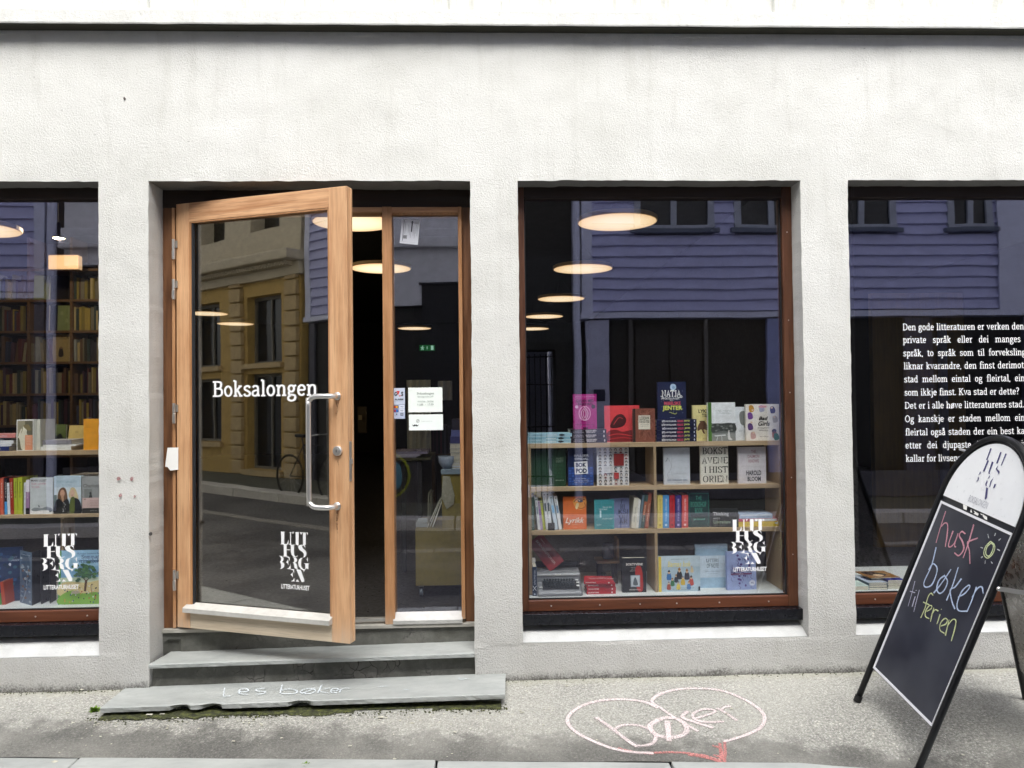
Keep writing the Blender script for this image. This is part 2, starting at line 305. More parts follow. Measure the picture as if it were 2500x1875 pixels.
# ------------------------------------------------------------ stroke lettering (slab serif skeletons)
def ell(cx, cy, rx, ry, n=18, a0=0, a1=360):
    return [(cx+rx*math.cos(R(a0+(a1-a0)*i/n)), cy+ry*math.sin(R(a0+(a1-a0)*i/n))) for i in range(n+1)]
GL = {
'a': (4.9, ["~.9,4 1.4,4.6 2.3,4.75 3.3,4.4 3.6,3.4", "3.6,3.5 3.6,.6 4.5,.35", "~3.6,2.8 1.8,2.6 .8,1.8 .9,.7 1.8,.3 2.8,.5 3.6,1.4"]),
'b': (5.4, ["1.4,7.3 1.4,.35", ".2,7.2 1.4,7.2", "~1.4,3.6 2.2,4.6 3.3,4.75 4.3,4 4.6,2.5 4.3,1.1 3.3,.35 2.2,.45 1.4,1.4"]),
'c': (4.7, ["~4.1,3.6 3.5,4.5 2.5,4.75 1.3,4.1 .9,2.5 1.3,1 2.4,.35 3.4,.5 4.2,1.2"]),
'd': (5.6, ["4.1,7.3 4.1,.35 5.1,.35", "2.9,7.2 4.1,7.2", "~4.1,3.6 3.3,4.6 2.3,4.75 1.2,4 .9,2.5 1.2,1.1 2.2,.35 3.3,.45 4.1,1.4"]),
'e': (5.0, [".9,2.6 4.2,2.6", "~4.2,2.6 4,3.9 2.7,4.75 1.4,4.1 .9,2.5 1.3,1 2.6,.3 4.1,1"]),
'f': (3.6, ["~3.8,6.9 3,7.4 2.1,7.1 1.8,6 1.8,5", "1.8,5.2 1.8,.35", ".5,4.75 3.4,4.75", ".6,.35 3.2,.35"]),
'g': (5.0, ["E2.3,3.3,1.4,1.4", "3.5,4.3 4.8,4.7", "~1.5,2.1 1,1.4 1.4,.7 3,.5 4.1,.1 4.3,-.9 3.6,-1.8 2.3,-2.1 1,-1.7 .7,-.9 1.1,-.1 2,.3"]),
'h': (5.8, ["1.4,7.3 1.4,.35", ".2,7.2 1.4,7.2", ".3,.35 2.5,.35", "~1.4,3.4 2.3,4.5 3.4,4.7 4.2,4.2 4.4,3.2", "4.4,3.4 4.4,.35", "3.3,.35 5.5,.35"]),
'i': (2.9, ["1.5,4.75 1.5,.35", ".4,4.7 1.5,4.7", ".4,.35 2.6,.35", "1.4,6.2 1.4,7.3"]),
'j': (2.8, ["1.7,4.75 1.7,-.7", "~1.7,-.7 1.4,-1.8 .3,-2", ".6,4.7 1.7,4.7", "1.6,6.2 1.6,7.3"]),
'k': (5.4, ["1.4,7.3 1.4,.35", ".2,7.2 1.4,7.2", ".3,.35 2.3,.35", "1.5,2.2 3.9,4.7", "2.4,3 4.2,.35", "3,4.75 4.8,4.75", "3.3,.35 5.2,.35"]),
'l': (2.9, ["1.5,7.3 1.5,.35", ".3,7.2 1.5,7.2", ".4,.35 2.6,.35"]),
'm': (8.7, ["1.4,4.75 1.4,.35", ".2,4.7 1.4,4.7", ".3,.35 2.5,.35", "~1.4,3.4 2.3,4.5 3.3,4.7 4.1,4.2 4.3,3.2", "4.3,3.4 4.3,.35", "3.3,.35 5.4,.35", "~4.3,3.4 5.2,4.5 6.2,4.7 7,4.2 7.2,3.2", "7.2,3.4 7.2,.35", "6.2,.35 8.3,.35"]),
'n': (5.8, ["1.4,4.75 1.4,.35", ".2,4.7 1.4,4.7", ".3,.35 2.5,.35", "~1.4,3.4 2.3,4.5 3.4,4.7 4.2,4.2 4.4,3.2", "4.4,3.4 4.4,.35", "3.3,.35 5.5,.35"]),
'o': (5.2, ["E2.6,2.55,1.75,2.2"]),
'ø': (5.2, ["E2.6,2.55,1.75,2.2", ".7,-.4 4.5,5.5"]),
'p': (5.4, ["1.4,4.75 1.4,-2", ".2,4.7 1.4,4.7", ".3,-2 2.5,-2", "~1.4,3.6 2.2,4.6 3.3,4.75 4.3,4 4.6,2.5 4.3,1.1 3.3,.35 2.2,.45 1.4,1.4"]),
'r': (4.0, ["1.5,4.75 1.5,.35", ".3,4.7 1.5,4.7", ".4,.35 2.9,.35", "~1.5,3 2.1,4.2 3,4.75 3.9,4.6"]),
's': (4.5, ["~3.8,3.9 3.1,4.65 2.1,4.75 1.1,4.2 1.1,3.3 1.9,2.8 3,2.3 3.8,1.5 3.4,.6 2.3,.3 1.2,.5 .7,1.3"]),
't': (3.7, ["1.7,6.2 1.7,1.4", "~1.7,1.4 2,.5 2.8,.3 3.6,.8", ".5,4.75 3.4,4.75"]),
'u': (5.7, ["~1.3,4.7 1.3,1.6 1.7,.6 2.7,.3 3.5,.7 4.2,1.7", "4.2,4.75 4.2,.35 5.3,.35", ".2,4.7 1.3,4.7", "3.1,4.7 4.2,4.7"]),
'v': (5.1, [".9,4.75 2.6,.4 4.3,4.75", ".1,4.75 1.9,4.75", "3.4,4.75 5,4.75"]),
'å': (4.9, ["~.9,4 1.4,4.6 2.3,4.75 3.3,4.4 3.6,3.4", "3.6,3.5 3.6,.6 4.5,.35", "~3.6,2.8 1.8,2.6 .8,1.8 .9,.7 1.8,.3 2.8,.5 3.6,1.4", "E2.3,6.5,.75,.75"]),
',': (2.2, ["1.2,.7 .8,-.9"]), '.': (2.2, ["1.1,.1 1.1,1.1"]), '?': (4.2, ["~.7,6 1.3,7 2.5,7 3.4,6 3.1,4.8 2,3.8 1.8,2.4", "1.8,.1 1.8,1.1"]),
'-': (3.4, [".6,2.6 2.8,2.6"]), '&': (5, [".6,2.6 2.8,2.6"]),
'D': (6.8, ["1.5,6.9 1.5,.35", ".3,6.9 3,6.9", ".3,.35 3,.35", "~3,6.9 4.8,6.3 5.8,4.6 5.8,2.6 4.8,1 3,.35"]),
'O': (7.2, ["E3.6,3.6,2.7,3.3"]),
'B': (6.2, ["1.6,6.9 1.6,.35", ".3,6.9 3.2,6.9", ".3,.35 3.4,.35", "~3.2,6.9 4.7,6.5 4.9,5.2 4.3,4.1 3,3.8", "1.6,3.8 3,3.8", "~3,3.8 4.9,3.4 5.4,2 4.8,.8 3.4,.35"]),
'K': (6.6, ["1.6,6.9 1.6,.35", ".3,6.9 2.9,6.9", ".3,.35 2.9,.35", "1.7,3 5.2,6.9", "2.9,4.3 5.4,.35", "4.1,6.9 6.3,6.9", "4.3,.35 6.5,.35"]),
'S': (5.4, ["~4.6,5.6 3.8,6.7 2.5,7 1.2,6.3 1.1,4.9 2.2,4 3.6,3.3 4.6,2.2 4.2,.8 2.8,.3 1.3,.7 .8,1.9"]),
'T': (6.4, ["3.2,6.9 3.2,.35", ".5,5.6 .5,6.9 5.9,6.9 5.9,5.6", "2,.35 4.4,.35"]),
'A': (6.8, ["1.1,.35 3.4,7 5.7,.35", "1.9,2.6 4.9,2.6", "0,.35 2.2,.35", "4.6,.35 6.8,.35"]),
'V': (6.8, ["1.1,6.9 3.4,.3 5.7,6.9", "0,6.9 2.2,6.9", "4.6,6.9 6.8,6.9"]),
'E': (5.8, ["1.5,6.9 1.5,.35", ".3,6.9 5.2,6.9 5.2,5.7", ".3,.35 5.4,.35 5.4,1.6", "1.5,3.7 4.2,3.7"]),
'F': (5.4, ["1.5,6.9 1.5,.35", ".3,6.9 5.2,6.9 5.2,5.7", ".3,.35 2.8,.35", "1.5,3.7 4.2,3.7"]),
'N': (7.4, ["1.4,.35 1.4,6.9 6,.3 6,6.9", ".2,6.9 1.6,6.9", ".3,.35 2.5,.35", "4.9,6.9 7.1,6.9"]),
'I': (3.2, ["1.6,6.9 1.6,.35", ".4,6.9 2.8,6.9", ".4,.35 2.8,.35"]),
'H': (7.2, ["1.5,6.9 1.5,.35", "5.6,6.9 5.6,.35", "1.5,3.7 5.6,3.7", ".3,6.9 2.8,6.9", ".3,.35 2.8,.35", "4.4,6.9 6.9,6.9", "4.4,.35 6.9,.35"]),
'R': (6.5, ["1.6,6.9 1.6,.35", ".3,6.9 3.2,6.9", ".3,.35 2.9,.35", "~3.2,6.9 4.9,6.4 5.1,5 4.3,3.9 3,3.6", "1.6,3.6 3,3.6", "3.1,3.6 5.2,.35 6.3,.35"]),
'L': (5.6, ["1.5,6.9 1.5,.35 5.2,.35 5.2,1.8", ".3,6.9 2.8,6.9", ".3,.35 1.5,.35"]),
'J': (3.6, ["~2.2,6.9 2.2,2 2,.6 .9,.3 .3,1", "1,6.9 3.4,6.9"]),
'·': (2.4, ["1,3.3 1.5,3.3"]), ' ': (2.6, []),
}
def strokes_of(ch):
    adv, ss = GL.get(ch, GL['-']); out = []
    for s_ in ss:
        if s_[0] == 'E':
            cx, cy, rx, ry = map(float, s_[1:].split(',')); out.append([Vector(p) for p in ell(cx, cy, rx, ry)])
        else:
            sm = s_[0] == '~'; pts = [tuple(map(float, q.split(','))) for q in s_.lstrip('~').split()]
            pts = [Vector(p) for p in pts]; out.append(cat_rom(pts, 4) if sm else pts)
    return adv, out
def strip2d(P, wfun):
    """polyline -> list of quads; wfun(tangent) gives full width"""
    n = len(P); L = []; Rr = []
    closed = n > 3 and (P[0]-P[-1]).length < 1e-6
    for i in range(n):
        a = P[i]-P[i-1] if i > 0 else (P[-1]-P[-2] if closed else P[1]-P[0])
        b = P[i+1]-P[i] if i < n-1 else (P[1]-P[0] if closed else P[-1]-P[-2])
        if a.length < 1e-9: a = b
        if b.length < 1e-9: b = a
        a = a.normalized(); b = b.normalized(); t = a+b
        t = t.normalized() if t.length > .3 else b
        k = min(1.6, 1/max(.5, abs(t.dot(b)))); nn = Vector((-t.y, t.x)); w_ = wfun(t)*.5*k
        L.append(P[i]+nn*w_); Rr.append(P[i]-nn*w_)
    return [[L[i], Rr[i], Rr[i+1], L[i+1]] for i in range(n-1)]
def slab_quads(text, thick=1.15, thin=.85):
    """list of strokes (each a list of quads) in font units, and the advance"""
    x = 0; out = []
    for ch in text:
        adv, ss = strokes_of(ch)
        for P in ss:
            P2 = [p+Vector((x, 0)) for p in P]
            if len(P2) < 2: continue
            out.append(strip2d(P2, lambda t: thin+(thick-thin)*abs(t.y)**1.2))
        x += adv
    return out, x
_tcache = {}
def sans_mesh(text, bold=0.0, italic=0.0):
    k = (text, bold, italic)
    if k not in _tcache:
        cu = bpy.data.curves.new('t', 'FONT'); cu.body = text; cu.size = 1; cu.offset = bold; cu.shear = italic; cu.resolution_u = 2
        ob = bpy.data.objects.new('t', cu); me = ob.to_mesh()
        vs = [Vector((v.co.x, v.co.y)) for v in me.vertices]; fs = [tuple(p.vertices) for p in me.polygons]
        ob.to_mesh_clear(); bpy.data.objects.remove(ob); bpy.data.curves.remove(cu)
        _tcache[k] = (vs, fs)
    return _tcache[k]
STEP = .00007
class Plane:
    """draw flat print on a plane: o = top-left corner, ux along width, uv DOWN the height, n outward"""
    def __init__(s, o, ux, uv, n, w, h, start=.0004):
        s.o = Vector(o); s.ux = Vector(ux); s.uv = Vector(uv); s.n = Vector(n); s.w = w; s.h = h; s.mb = MB(); s.k = start
    def P(s, u, v): return s.o+s.ux*(u*s.w)+s.uv*(v*s.h)+s.n*s.k
    def faces(s, vs, fs, m_):
        s.mb.use(m_).add([s.P(*p) for p in vs], fs); s.k += STEP
    def draw(s, items):
        for it in items:
            k, c = it[0], it[1]; m_ = c if not isinstance(c, (str, tuple)) else C(c, .5)
            if k == 'r': u0, v0, u1, v1 = it[2:6]; s.faces([(u0,v1),(u1,v1),(u1,v0),(u0,v0)], [(0,1,2,3)], m_)
            elif k == 'p': s.faces(it[2], [tuple(range(len(it[2])))], m_)
            elif k == 'e': s.faces(ell(*it[2:6], n=20)[:-1], [tuple(range(20))], m_)
            elif k == 'ps':
                q = cat_rom([Vector(p) for p in it[2]], 4, True); s.faces([tuple(x) for x in q], [tuple(range(len(q)))], m_)
            elif k == 'l':      # width as fraction of plane width
                P = [Vector((p[0]*s.w, p[1]*s.h)) for p in it[3]]
                if len(it) > 4 and it[4]: P = cat_rom(P, 5)
                for q in [strip2d(P, lambda t: it[2]*s.w)]:
                    vs = [(p.x/s.w, p.y/s.h) for quad in q for p in quad]
                    s.faces(vs, [tuple(range(4*i, 4*i+4)) for i in range(len(q))], m_)
            elif k in ('t', 'tv'):
                u0, v0, u1, v1 = it[3:7]; bold = it[7] if len(it) > 7 else 0; ital = it[8] if len(it) > 8 else 0
                vs, fs = sans_mesh(it[2], bold, ital)
                if not vs: continue
                X0, X1 = min(v.x for v in vs), max(v.x for v in vs); Y0, Y1 = min(v.y for v in vs), max(v.y for v in vs)
                if k == 't': q = [(u0+(v.x-X0)/(X1-X0)*(u1-u0), v1-(v.y-Y0)/(Y1-Y0)*(v1-v0)) for v in vs]
                else: q = [(u0+(v.y-Y0)/(Y1-Y0)*(u1-u0), v0+(v.x-X0)/(X1-X0)*(v1-v0)) for v in vs]   # reads downwards
                s.faces(q, fs, m_)
            elif k == 's':
                u0, v0, u1, v1 = it[3:7]; th, tn = it[7] if len(it) > 7 else (1.15, .85)
                ss, adv = slab_quads(it[2], th, tn); low = any(ch in 'gjp,' for ch in it[2]); up = any(ch.isupper() or ch in 'bdfhklijå' for ch in it[2])
                Y0 = -2.6 if low else 0; Y1 = 7.5 if up else 5.2
                for quads in ss:
                    vs = [(u0+p.x/adv*(u1-u0), v1-(p.y-Y0)/(Y1-Y0)*(v1-v0)) for q in quads for p in q]
                    s.mb.use(m_).add([s.P(*p) for p in vs], [tuple(range(4*i, 4*i+4)) for i in range(len(quads))]); s.k += STEP*.3
        return s
    def build(s, name, parent=None, off=(0, 0, 0)): return s.mb.build(name, None, parent, off)
LOGO = [
 "180,187 325,187 300,200 300,470 385,462 425,360 425,472 180,485 205,470 205,200",
 "445,190 530,190 500,205 500,440 520,472 440,472 475,445 475,205",
 "545,180 590,180 555,235", "640,180 735,180 725,470 700,500 690,470 640,470", "760,180 850,180 800,240", "855,180 940,180 938,462 855,470", "955,180 1000,180 995,240",
 "268,476 388,476 370,490 370,590 475,590 475,603 370,603 370,735 440,752 250,757 285,735 285,490",
 "440,478 615,474 590,490 590,690 625,745 660,740 700,710 690,735 640,762 570,755 510,700 495,640 495,490",
 "918,478 925,555 905,510 870,478 838,482 828,510 852,545 930,592 958,640 950,700 905,745 850,757 880,720 878,670 850,635 760,592 718,545 715,505 750,474 800,464 850,464",
 "135,750 210,752 260,775 280,815 262,860 225,882 280,905 300,945 290,1000 240,1035 165,1055 195,1030 205,1000 200,940 180,900 165,885 195,860 205,810 180,765",
 "250,762 460,762 462,860 430,792 385,772", "350,885 395,850 415,812 422,960 400,912", "365,1032 430,1015 470,960 480,910 490,1032",
 "540,762 600,764 650,772 682,804 683,840 650,872 620,885 660,905 680,950 690,1008 700,1030 640,1022 600,1000 590,950 580,905 545,885 590,870 595,800 575,775",
 "845,762 812,800 800,880 805,960 850,1015 920,1020 920,900 880,885 1040,880 1015,895 1010,1025 985,1000 940,1002 900,1050 875,1090 865,1045 790,1020 730,960 712,880 740,800 790,768",
 "930,760 965,790 995,735 995,855 975,805",
 "400,1036 590,1036 590,1140 560,1064 500,1046", "480,1165 530,1130 545,1090 550,1230 525,1190", "485,1315 560,1290 595,1230 605,1315",
 "655,1036 790,1036 887,1250 887,1310 810,1312", "640,1315 680,1260 740,1315"]
def logo_items(m_, box=(0, 0, 1, 1), src=(135, 180, 1045, 1500), text='LITTERATURHUSET'):
    def q(x, y): return (box[0]+(x-src[0])/(src[2]-src[0])*(box[2]-box[0]), box[1]+(y-src[1])/(src[3]-src[1])*(box[3]-box[1]))
    it = [('p', m_, [q(*map(float, a.split(','))) for a in s_.split()]) for s_ in LOGO]
    if text:
        a, b = q(205, 1392), q(1040, 1500); it.append(('t', m_, text, a[0], a[1], b[0], b[1], .022))
    return it

PLASTER = mat_plaster(); GLASS = mat_glass(); ASPH = mat_asphalt(); SLATE = mat_slate(); CONC = mat_concrete()
WFRAME = mat_wood('stained_frame_wood', (.06, .02, .008), (.115, .042, .017), 'z', .4)
JAMB = mat_wood('stained_jamb_wood', (.09, .034, .012), (.20, .085, .032), 'z', .42)
WFRAMEX = mat_wood('stained_frame_wood_rail', (.07, .022, .010), (.13, .042, .018), 'x', .4)
OAKZ = mat_wood('oiled_door_wood', (.50, .26, .125), (.68, .41, .22), 'z', .42, worn=.42)
OAKX = mat_wood('oiled_door_wood_rail', (.42, .20, .09), (.68, .40, .21), 'x', .42)
OAKW = mat_wood('weathered_door_wood_rail', (.52, .42, .30), (.66, .56, .42), 'x', .6)
OAKI = mat_wood('inner_frame_wood', (.36, .17, .07), (.50, .26, .12), 'z', .42, worn=.35)
SHELF = mat_wood('pale_shelf_wood', (.42, .30, .17), (.52, .39, .24), 'x', .5)
SHELFZ = mat_wood('pale_shelf_wood_upright', (.38, .27, .15), (.48, .35, .21), 'z', .5)
DARKWOOD = mat_wood('dark_shelf_wood', (.10, .055, .022), (.15, .085, .035), 'x', .5)
STEEL = NT('brushed_steel').fin((.72, .71, .69), .36, Metallic=.9); ALU = C('#c9c7c2', .38, .05, .9); BLACKM = C('#141519', .35, .1, .3)
WHITE = C('#f2f2ee', .5, .03); VINYL = C('#f6f6f6', .45, .01); PAGES = C('#d9d3c0', .8, .08)

# ------------------------------------------------------------ ground
def nz(x, z, s=1.0):
    from mathutils import noise
    return noise.noise(Vector((x*s, z*s, 3.7)))
g = MB(); xs = [-3.2+i*.05 for i in range(145)]; ys = [.02-i*.03 for i in range(40)]
def kerb_y(x): return -.700-(x+.28)*.062
def gz_(x, y):
    s = max(0, min(1, (x-1.25)/.4)); q = max(0, min(1, (-y-.45)/.4)); return .09*min(y, 0.0)-.045*s*s*(3-2*s)*q
for i, x in enumerate(xs):
    for j in range(34):
        yk = kerb_y(x); y = .30+(yk-.30)*j/33
        g.v.append((x, y, gz_(x, y) + .004*nz(x, y, 3)))
for i in range(len(xs)-1):
    for j in range(33):
        a = i*34+j; g.f.append((a, a+1, a+35, a+34)); g.mi.append(0)
tag(g.build('pavement', ASPH, smooth=True), kind='structure')
sd = MB()
for a, b in ((-14, -3.2), (4.0, 14)):
    sd.add([(a, .3, 0), (a, -.6 if a < 0 else -.98, -.055), (b, -.6 if a < 0 else -.98, -.055), (b, .3, 0)], [(0, 1, 2, 3)])
tag(sd.build('side_pavement', ASPH), kind='structure')
# kerb stones of slate
kx = -4.2; ki = 0
for L_ in (1.35, 1.15, 1.485, .95, 1.3, 1.2, 1.4):
    a, b = kx+.004, kx+L_-.004; kx += L_; w_ = .56; dz = random.uniform(-.004, .004)
    pts = []
    n = 10
    for i in range(n+1):
        x = a+(b-a)*i/n; pts.append((x, kerb_y(x)-.004-.006*abs(nz(x, ki, 9)), gz_(x, kerb_y(x))+.006+dz))
    for i in range(n, -1, -1):
        x = a+(b-a)*i/n; pts.append((x, kerb_y(x)-w_, gz_(x, kerb_y(x))+.002+dz))
    o = MB().slab([Vector(p)-Vector((0, 0, .16)) for p in pts], (0, 0, .16)).build('kerb_stone', SLATE, None, (a, kerb_y(a), -.1), bevel=.006)
    tag(o, 'pale slate kerb stone at the pavement edge, ' + ['far left outside the picture', 'its left end at the picture corner', 'long one below the doorstep', 'right of the long one below the doorstep', 'below the chalk heart', 'by the foot of the folding sign', 'right of the folding sign'][ki], 'kerb stone', 'slate kerb stones along the pavement'); ki += 1
rd = MB(); rd.add([(-60, -.9, -.17), (-60, -5.0, -.15), (60, -5.0, -.15), (60, -.9, -.17)], [(0, 1, 2, 3)])
t_ = NT('road_asphalt'); n_ = t_.noise(t_.co(), 60, 5, .7); n2_ = t_.noise(t_.co(), 1.1, 6, .65)
road_m = t_.fin(t_.mix(t_.smooth(n2_, .4, .6), t_.ramp(n_, [(.3, (.02, .02, .024)), (.7, (.075, .075, .08))]), (.12, .12, .12)), .8, t_.bump(n_, .5, .005))
tag(rd.build('road', road_m), kind='structure')
gr = MB().add([(-250, 250, -.6), (-250, -250, -.6), (250, -250, -.6), (250, 250, -.6)], [(0, 1, 2, 3)])
tag(gr.build('ground', road_m), kind='structure')
op = MB().add([(-30, -5.3, -.03), (-30, -6.9, 0), (30, -6.9, 0), (30, -5.3, -.03)], [(0, 1, 2, 3)])
tag(op.build('opposite_pavement', C('#5b5c52', .9, .3)), kind='structure')
x = -15
for i in range(26):
    L_ = 1.1+.2*math.sin(i*1.7); o = MB().box(x+.01, x+L_, -5.32, -5.02, -.2, -.02).build('kerb_stone', C('#cfccc4', .8, .15), None, (x, -5.1, -.02), bevel=.01)
    tag(o, 'worn granite kerb stone across the street, reflected in the glass', 'kerb stone', 'kerb stones across the street'); x += L_+.01
# moss and grit along the doorstep
ms = MB()
for i in range(160):
    xa, xb_ = -1.78+i*.0115, -1.78+(i+1)*.0115
    am = lambda x: 1.0 if x < -.62 else (.12 if x < -.26 else .8)
    f1 = lambda x: -.270-am(x)*(.018+.030*max(0, .45+nz(x, 2, 7)+.6*nz(x, 3, 25)))-.003*nz(x, 1, 60)
    ms.add([(xa, f1(xa), .09*f1(xa)+.0045), (xb_, f1(xb_), .09*f1(xb_)+.0045), (xb_, -.22, -.0145), (xa, -.22, -.0145)], [(0, 1, 2, 3)])
for i in range(900):
    x = random.uniform(-1.84, .09); y = -.287-abs(random.gauss(0, .02)) + (.03 if random.random() < .3 else 0)
    if -.9 < x < -.2 and random.random() < .5: continue
    s_ = random.uniform(.002, .007); z = .09*y+.002; a = random.random()*6
    ms.add([(x+s_*math.cos(a+k*2.1), y+s_*math.sin(a+k*2.1), z) for k in range(3)]+[(x, y, z+s_*.9)], [(0, 1, 3), (1, 2, 3), (2, 0, 3)])
for i in range(260):
    x = random.choice((random.uniform(-2.4, -1.7), random.uniform(.08, 1.9))); y = -abs(random.gauss(0, .015))-.004
    s_ = random.uniform(.002, .005); z = .09*y+.002; a = random.random()*6
    ms.add([(x+s_*math.cos(a+k*2.1), y+s_*math.sin(a+k*2.1), z) for k in range(3)]+[(x, y, z+s_*.9)], [(0, 1, 3), (1, 2, 3), (2, 0, 3)])
tag(ms.build('moss', mat_moss()), 'dark moss in the joint under the slate doorstep', 'moss', kind='stuff')
gb = MB()
for i in range(420):
    x = random.uniform(-2.3, 2.3); y = kerb_y(x)*random.random()**1.5-.01
    if random.random() < .5: x, y = random.uniform(-1.9, .3), -.30-abs(random.gauss(0, .05))
    if y > -.29 and -1.8 < x < .1: continue
    s_ = random.uniform(.0015, .0055) * (1.6 if random.random() < .06 else 1); z = .09*y+.003; a = random.random()*6; e = random.uniform(.5, 1.6)
    gb.add([(x+s_*e*math.cos(a+k*1.26), y+s_*math.sin(a+k*1.26), z) for k in range(5)]+[(x, y, z+s_*.6)], [(k, (k+1) % 5, 5) for k in range(5)])
for px, s_ in (((455, 350), .011), ((640, 365), .012), ((695, 363), .009), ((765, 340), .009), ((1632, 376), .011), ((290, 358), .006), ((350, 258), .010), ((235, 568), .012), ((430, 460), .005), ((1000, 480), .006), ((1500, 500), .006), ((1950, 440), .007)):
    p = gnd(*G3(*px)); a = random.random()*6
    gb.add([(p.x+s_*1.4*math.cos(a+k*1.05), p.y+s_*.8*math.sin(a+k*1.05), p.z+.006+.003*(k % 2)) for k in range(6)]+[(p.x, p.y, p.z+.010)], [(k, (k+1) % 6, 6) for k in range(6)])
tag(gb.build('grit', C('#b9b6a6', .9, .3)), 'pale grit and tiny stones scattered on the asphalt', 'grit', kind='stuff')
def weed(px, n, s, label):
    p = gnd(*px); mb = MB()
    for i in range(n):
        a = random.random()*6.28; L_ = s*random.uniform(.5, 1); el = random.uniform(.2, 1.1)
        d = Vector((math.cos(a)*math.cos(el), math.sin(a)*math.cos(el), math.sin(el))); b = Vector((-math.sin(a), math.cos(a), 0))*L_*.22
        q = p+d*L_*.5; e = p+d*L_+Vector((0, 0, -.15*L_))
        mb.add([p, q+b, e, q-b], [(0, 1, 2, 3)])
    tag(mb.build('weed', C('#6f8f2c', .7, .3), None, p), label, 'weed')
weed(G3(405, 345), 60, .035, 'tuft of yellow-green weed at the left end of the slate doorstep')
weed(G3(612, 345), 40, .034, 'small green weed sprouting under the lower doorstep near the chips in its edge')
weed(G3(1308, 585), 45, .03, 'small green weed in the kerb joint at the bottom of the picture')
weed(G3(1830, 318), 30, .012, 'low green weed under the right part of the lower doorstep')

# ------------------------------------------------------------ the shop building
XS = dict(w1=(-3.55, -1.925), dr=(-1.679, -.066), w3=(.177, 1.640), w4=(1.888, 3.45))
TOP = 2.532; czb = W(1250, 62, -.072).z; czt = W(1250, 25, -.072).z
OPN = [(*XS['w1'], .168, TOP), (*XS['dr'], -.3, TOP), (*XS['w3'], .185, TOP), (*XS['w4'], .185, TOP)]
shop = empty('bookshop_building', (0, 0, 0), 'white roughcast building with four dark-framed shopfront openings and a cornice band', 'building')
wl = MB(); gx = sorted(set([round(v, 4) for v in [-2.75+i*.03 for i in range(200)]+[-14, -8, -5, -4, -3.3, 3.6, 4.2, 5, 8, 14]]+[v for o in OPN for v in o[:2]]))
gz = sorted(set([round(-.3+i*.03, 4) for i in range(122)]+[v for o in OPN for v in o[2:]]))
def clean(L_, keep):
    out = []
    for v in L_:
        if out and v-out[-1] < .013:
            if v in keep: out[-1] = v
            continue
        out.append(v)
    return out
gx = clean(gx, [v for o in OPN for v in o[:2]]); gz = [v for v in gz if v < czb-.02]+[czb+.002]; gz = clean(gz, [v for o in OPN for v in o[2:]])
idx = {}
def wv(x, z, y=0.0, rough=1.0):
    k = (x, z, y)
    if k not in idx:
        e = 0.0035; near = 1.0
        dx = nz(x*3+5, z*22, 1)*e*.8+nz(x*3, z*5, 1)*e*.6; dz = nz(x*22, z*3+9, 1)*e*.9+nz(x*6, z*3, 1)*e*.6
        yy = y+(.004*nz(x, z, 2.2)+.0025*nz(x, z, 9)+(.006*nz(x, z, 5) if z < .18 else 0)) if y == 0 else y
        idx[k] = len(wl.v); wl.v.append((x+dx, yy, z+dz))
    return idx[k]
def inside(x, z): return any(o[0]-1e-5 < x < o[1]+1e-5 and o[2]-1e-5 < z < o[3]+1e-5 for o in OPN)
def quad(*ids): wl.f.append(ids); wl.mi.append(0)
for i in range(len(gx)-1):
    for j in range(len(gz)-1):
        if inside((gx[i]+gx[i+1])/2, (gz[j]+gz[j+1])/2): continue
        quad(wv(gx[i], gz[j]), wv(gx[i+1], gz[j]), wv(gx[i+1], gz[j+1]), wv(gx[i], gz[j+1]))
DEP = .30
for n_, o in enumerate(OPN):       # reveals
    zs = [z for z in gz if o[2]-1e-5 <= z <= o[3]+1e-5]; xs_ = [x for x in gx if o[0]-1e-5 <= x <= o[1]+1e-5]
    for a, b in zip(zs, zs[1:]):
        quad(wv(o[0], a), wv(o[0], b), wv(o[0], b, DEP), wv(o[0], a, DEP)); quad(wv(o[1], b), wv(o[1], a), wv(o[1], a, DEP), wv(o[1], b, DEP))
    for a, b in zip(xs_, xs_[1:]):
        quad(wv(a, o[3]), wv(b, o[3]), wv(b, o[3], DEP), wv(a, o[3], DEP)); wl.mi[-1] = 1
wl.mats = [PLASTER, mat_smooth_paint('shaded_soffit_plaster', (.22, .21, .19), .006)]; wl.build('plaster_wall', None, shop)  # opening undersides get a darker plaster, their shade painted in
# cornice band and the floor above
czb = W(1250, 62, -.072).z; czt = W(1250, 25, -.072).z
cb = MB(); N_ = 220
for i in range(N_+1):
    x = -5+10*i/N_
    for (y, z) in ((.02, czb+.0), (-.052, czb+.0005), (-.068, czb), (-.072, czb), (-.074, czb+.006), (-.074, czt-.008), (-.068, czt), (.05, czt+.02)):
        cb.v.append((x, y+.0015*nz(x, z, 12), z+.002*nz(x+z*3, 1, 8)))
for i in range(N_):
    for k in range(7): a = i*8+k; cb.f.append((a, a+8, a+9, a+1)); cb.mi.append(0)
t_ = NT('cornice_plaster'); v_ = t_.co(); a_ = t_.noise(v_, 60, 6, .7); s_ = t_.noise(t_.co((6, 6, .8)), 3, 6, .7)
tc_ = t_.n('ShaderNodeTexCoord'); sp_ = t_.n('ShaderNodeSeparateXYZ'); t_.l(tc_.outputs['Object'], sp_.inputs[0])
wm = t_.math('MULTIPLY', t_.smooth(sp_.outputs[2], czt-.03, czt+.004, 0, 1), t_.smooth(s_, .5, .62))
g_ = t_.math('MULTIPLY', t_.smooth(a_, .33, .43, 1, 0), t_.smooth(t_.noise(v_, 5, 5, .6), .45, .6))
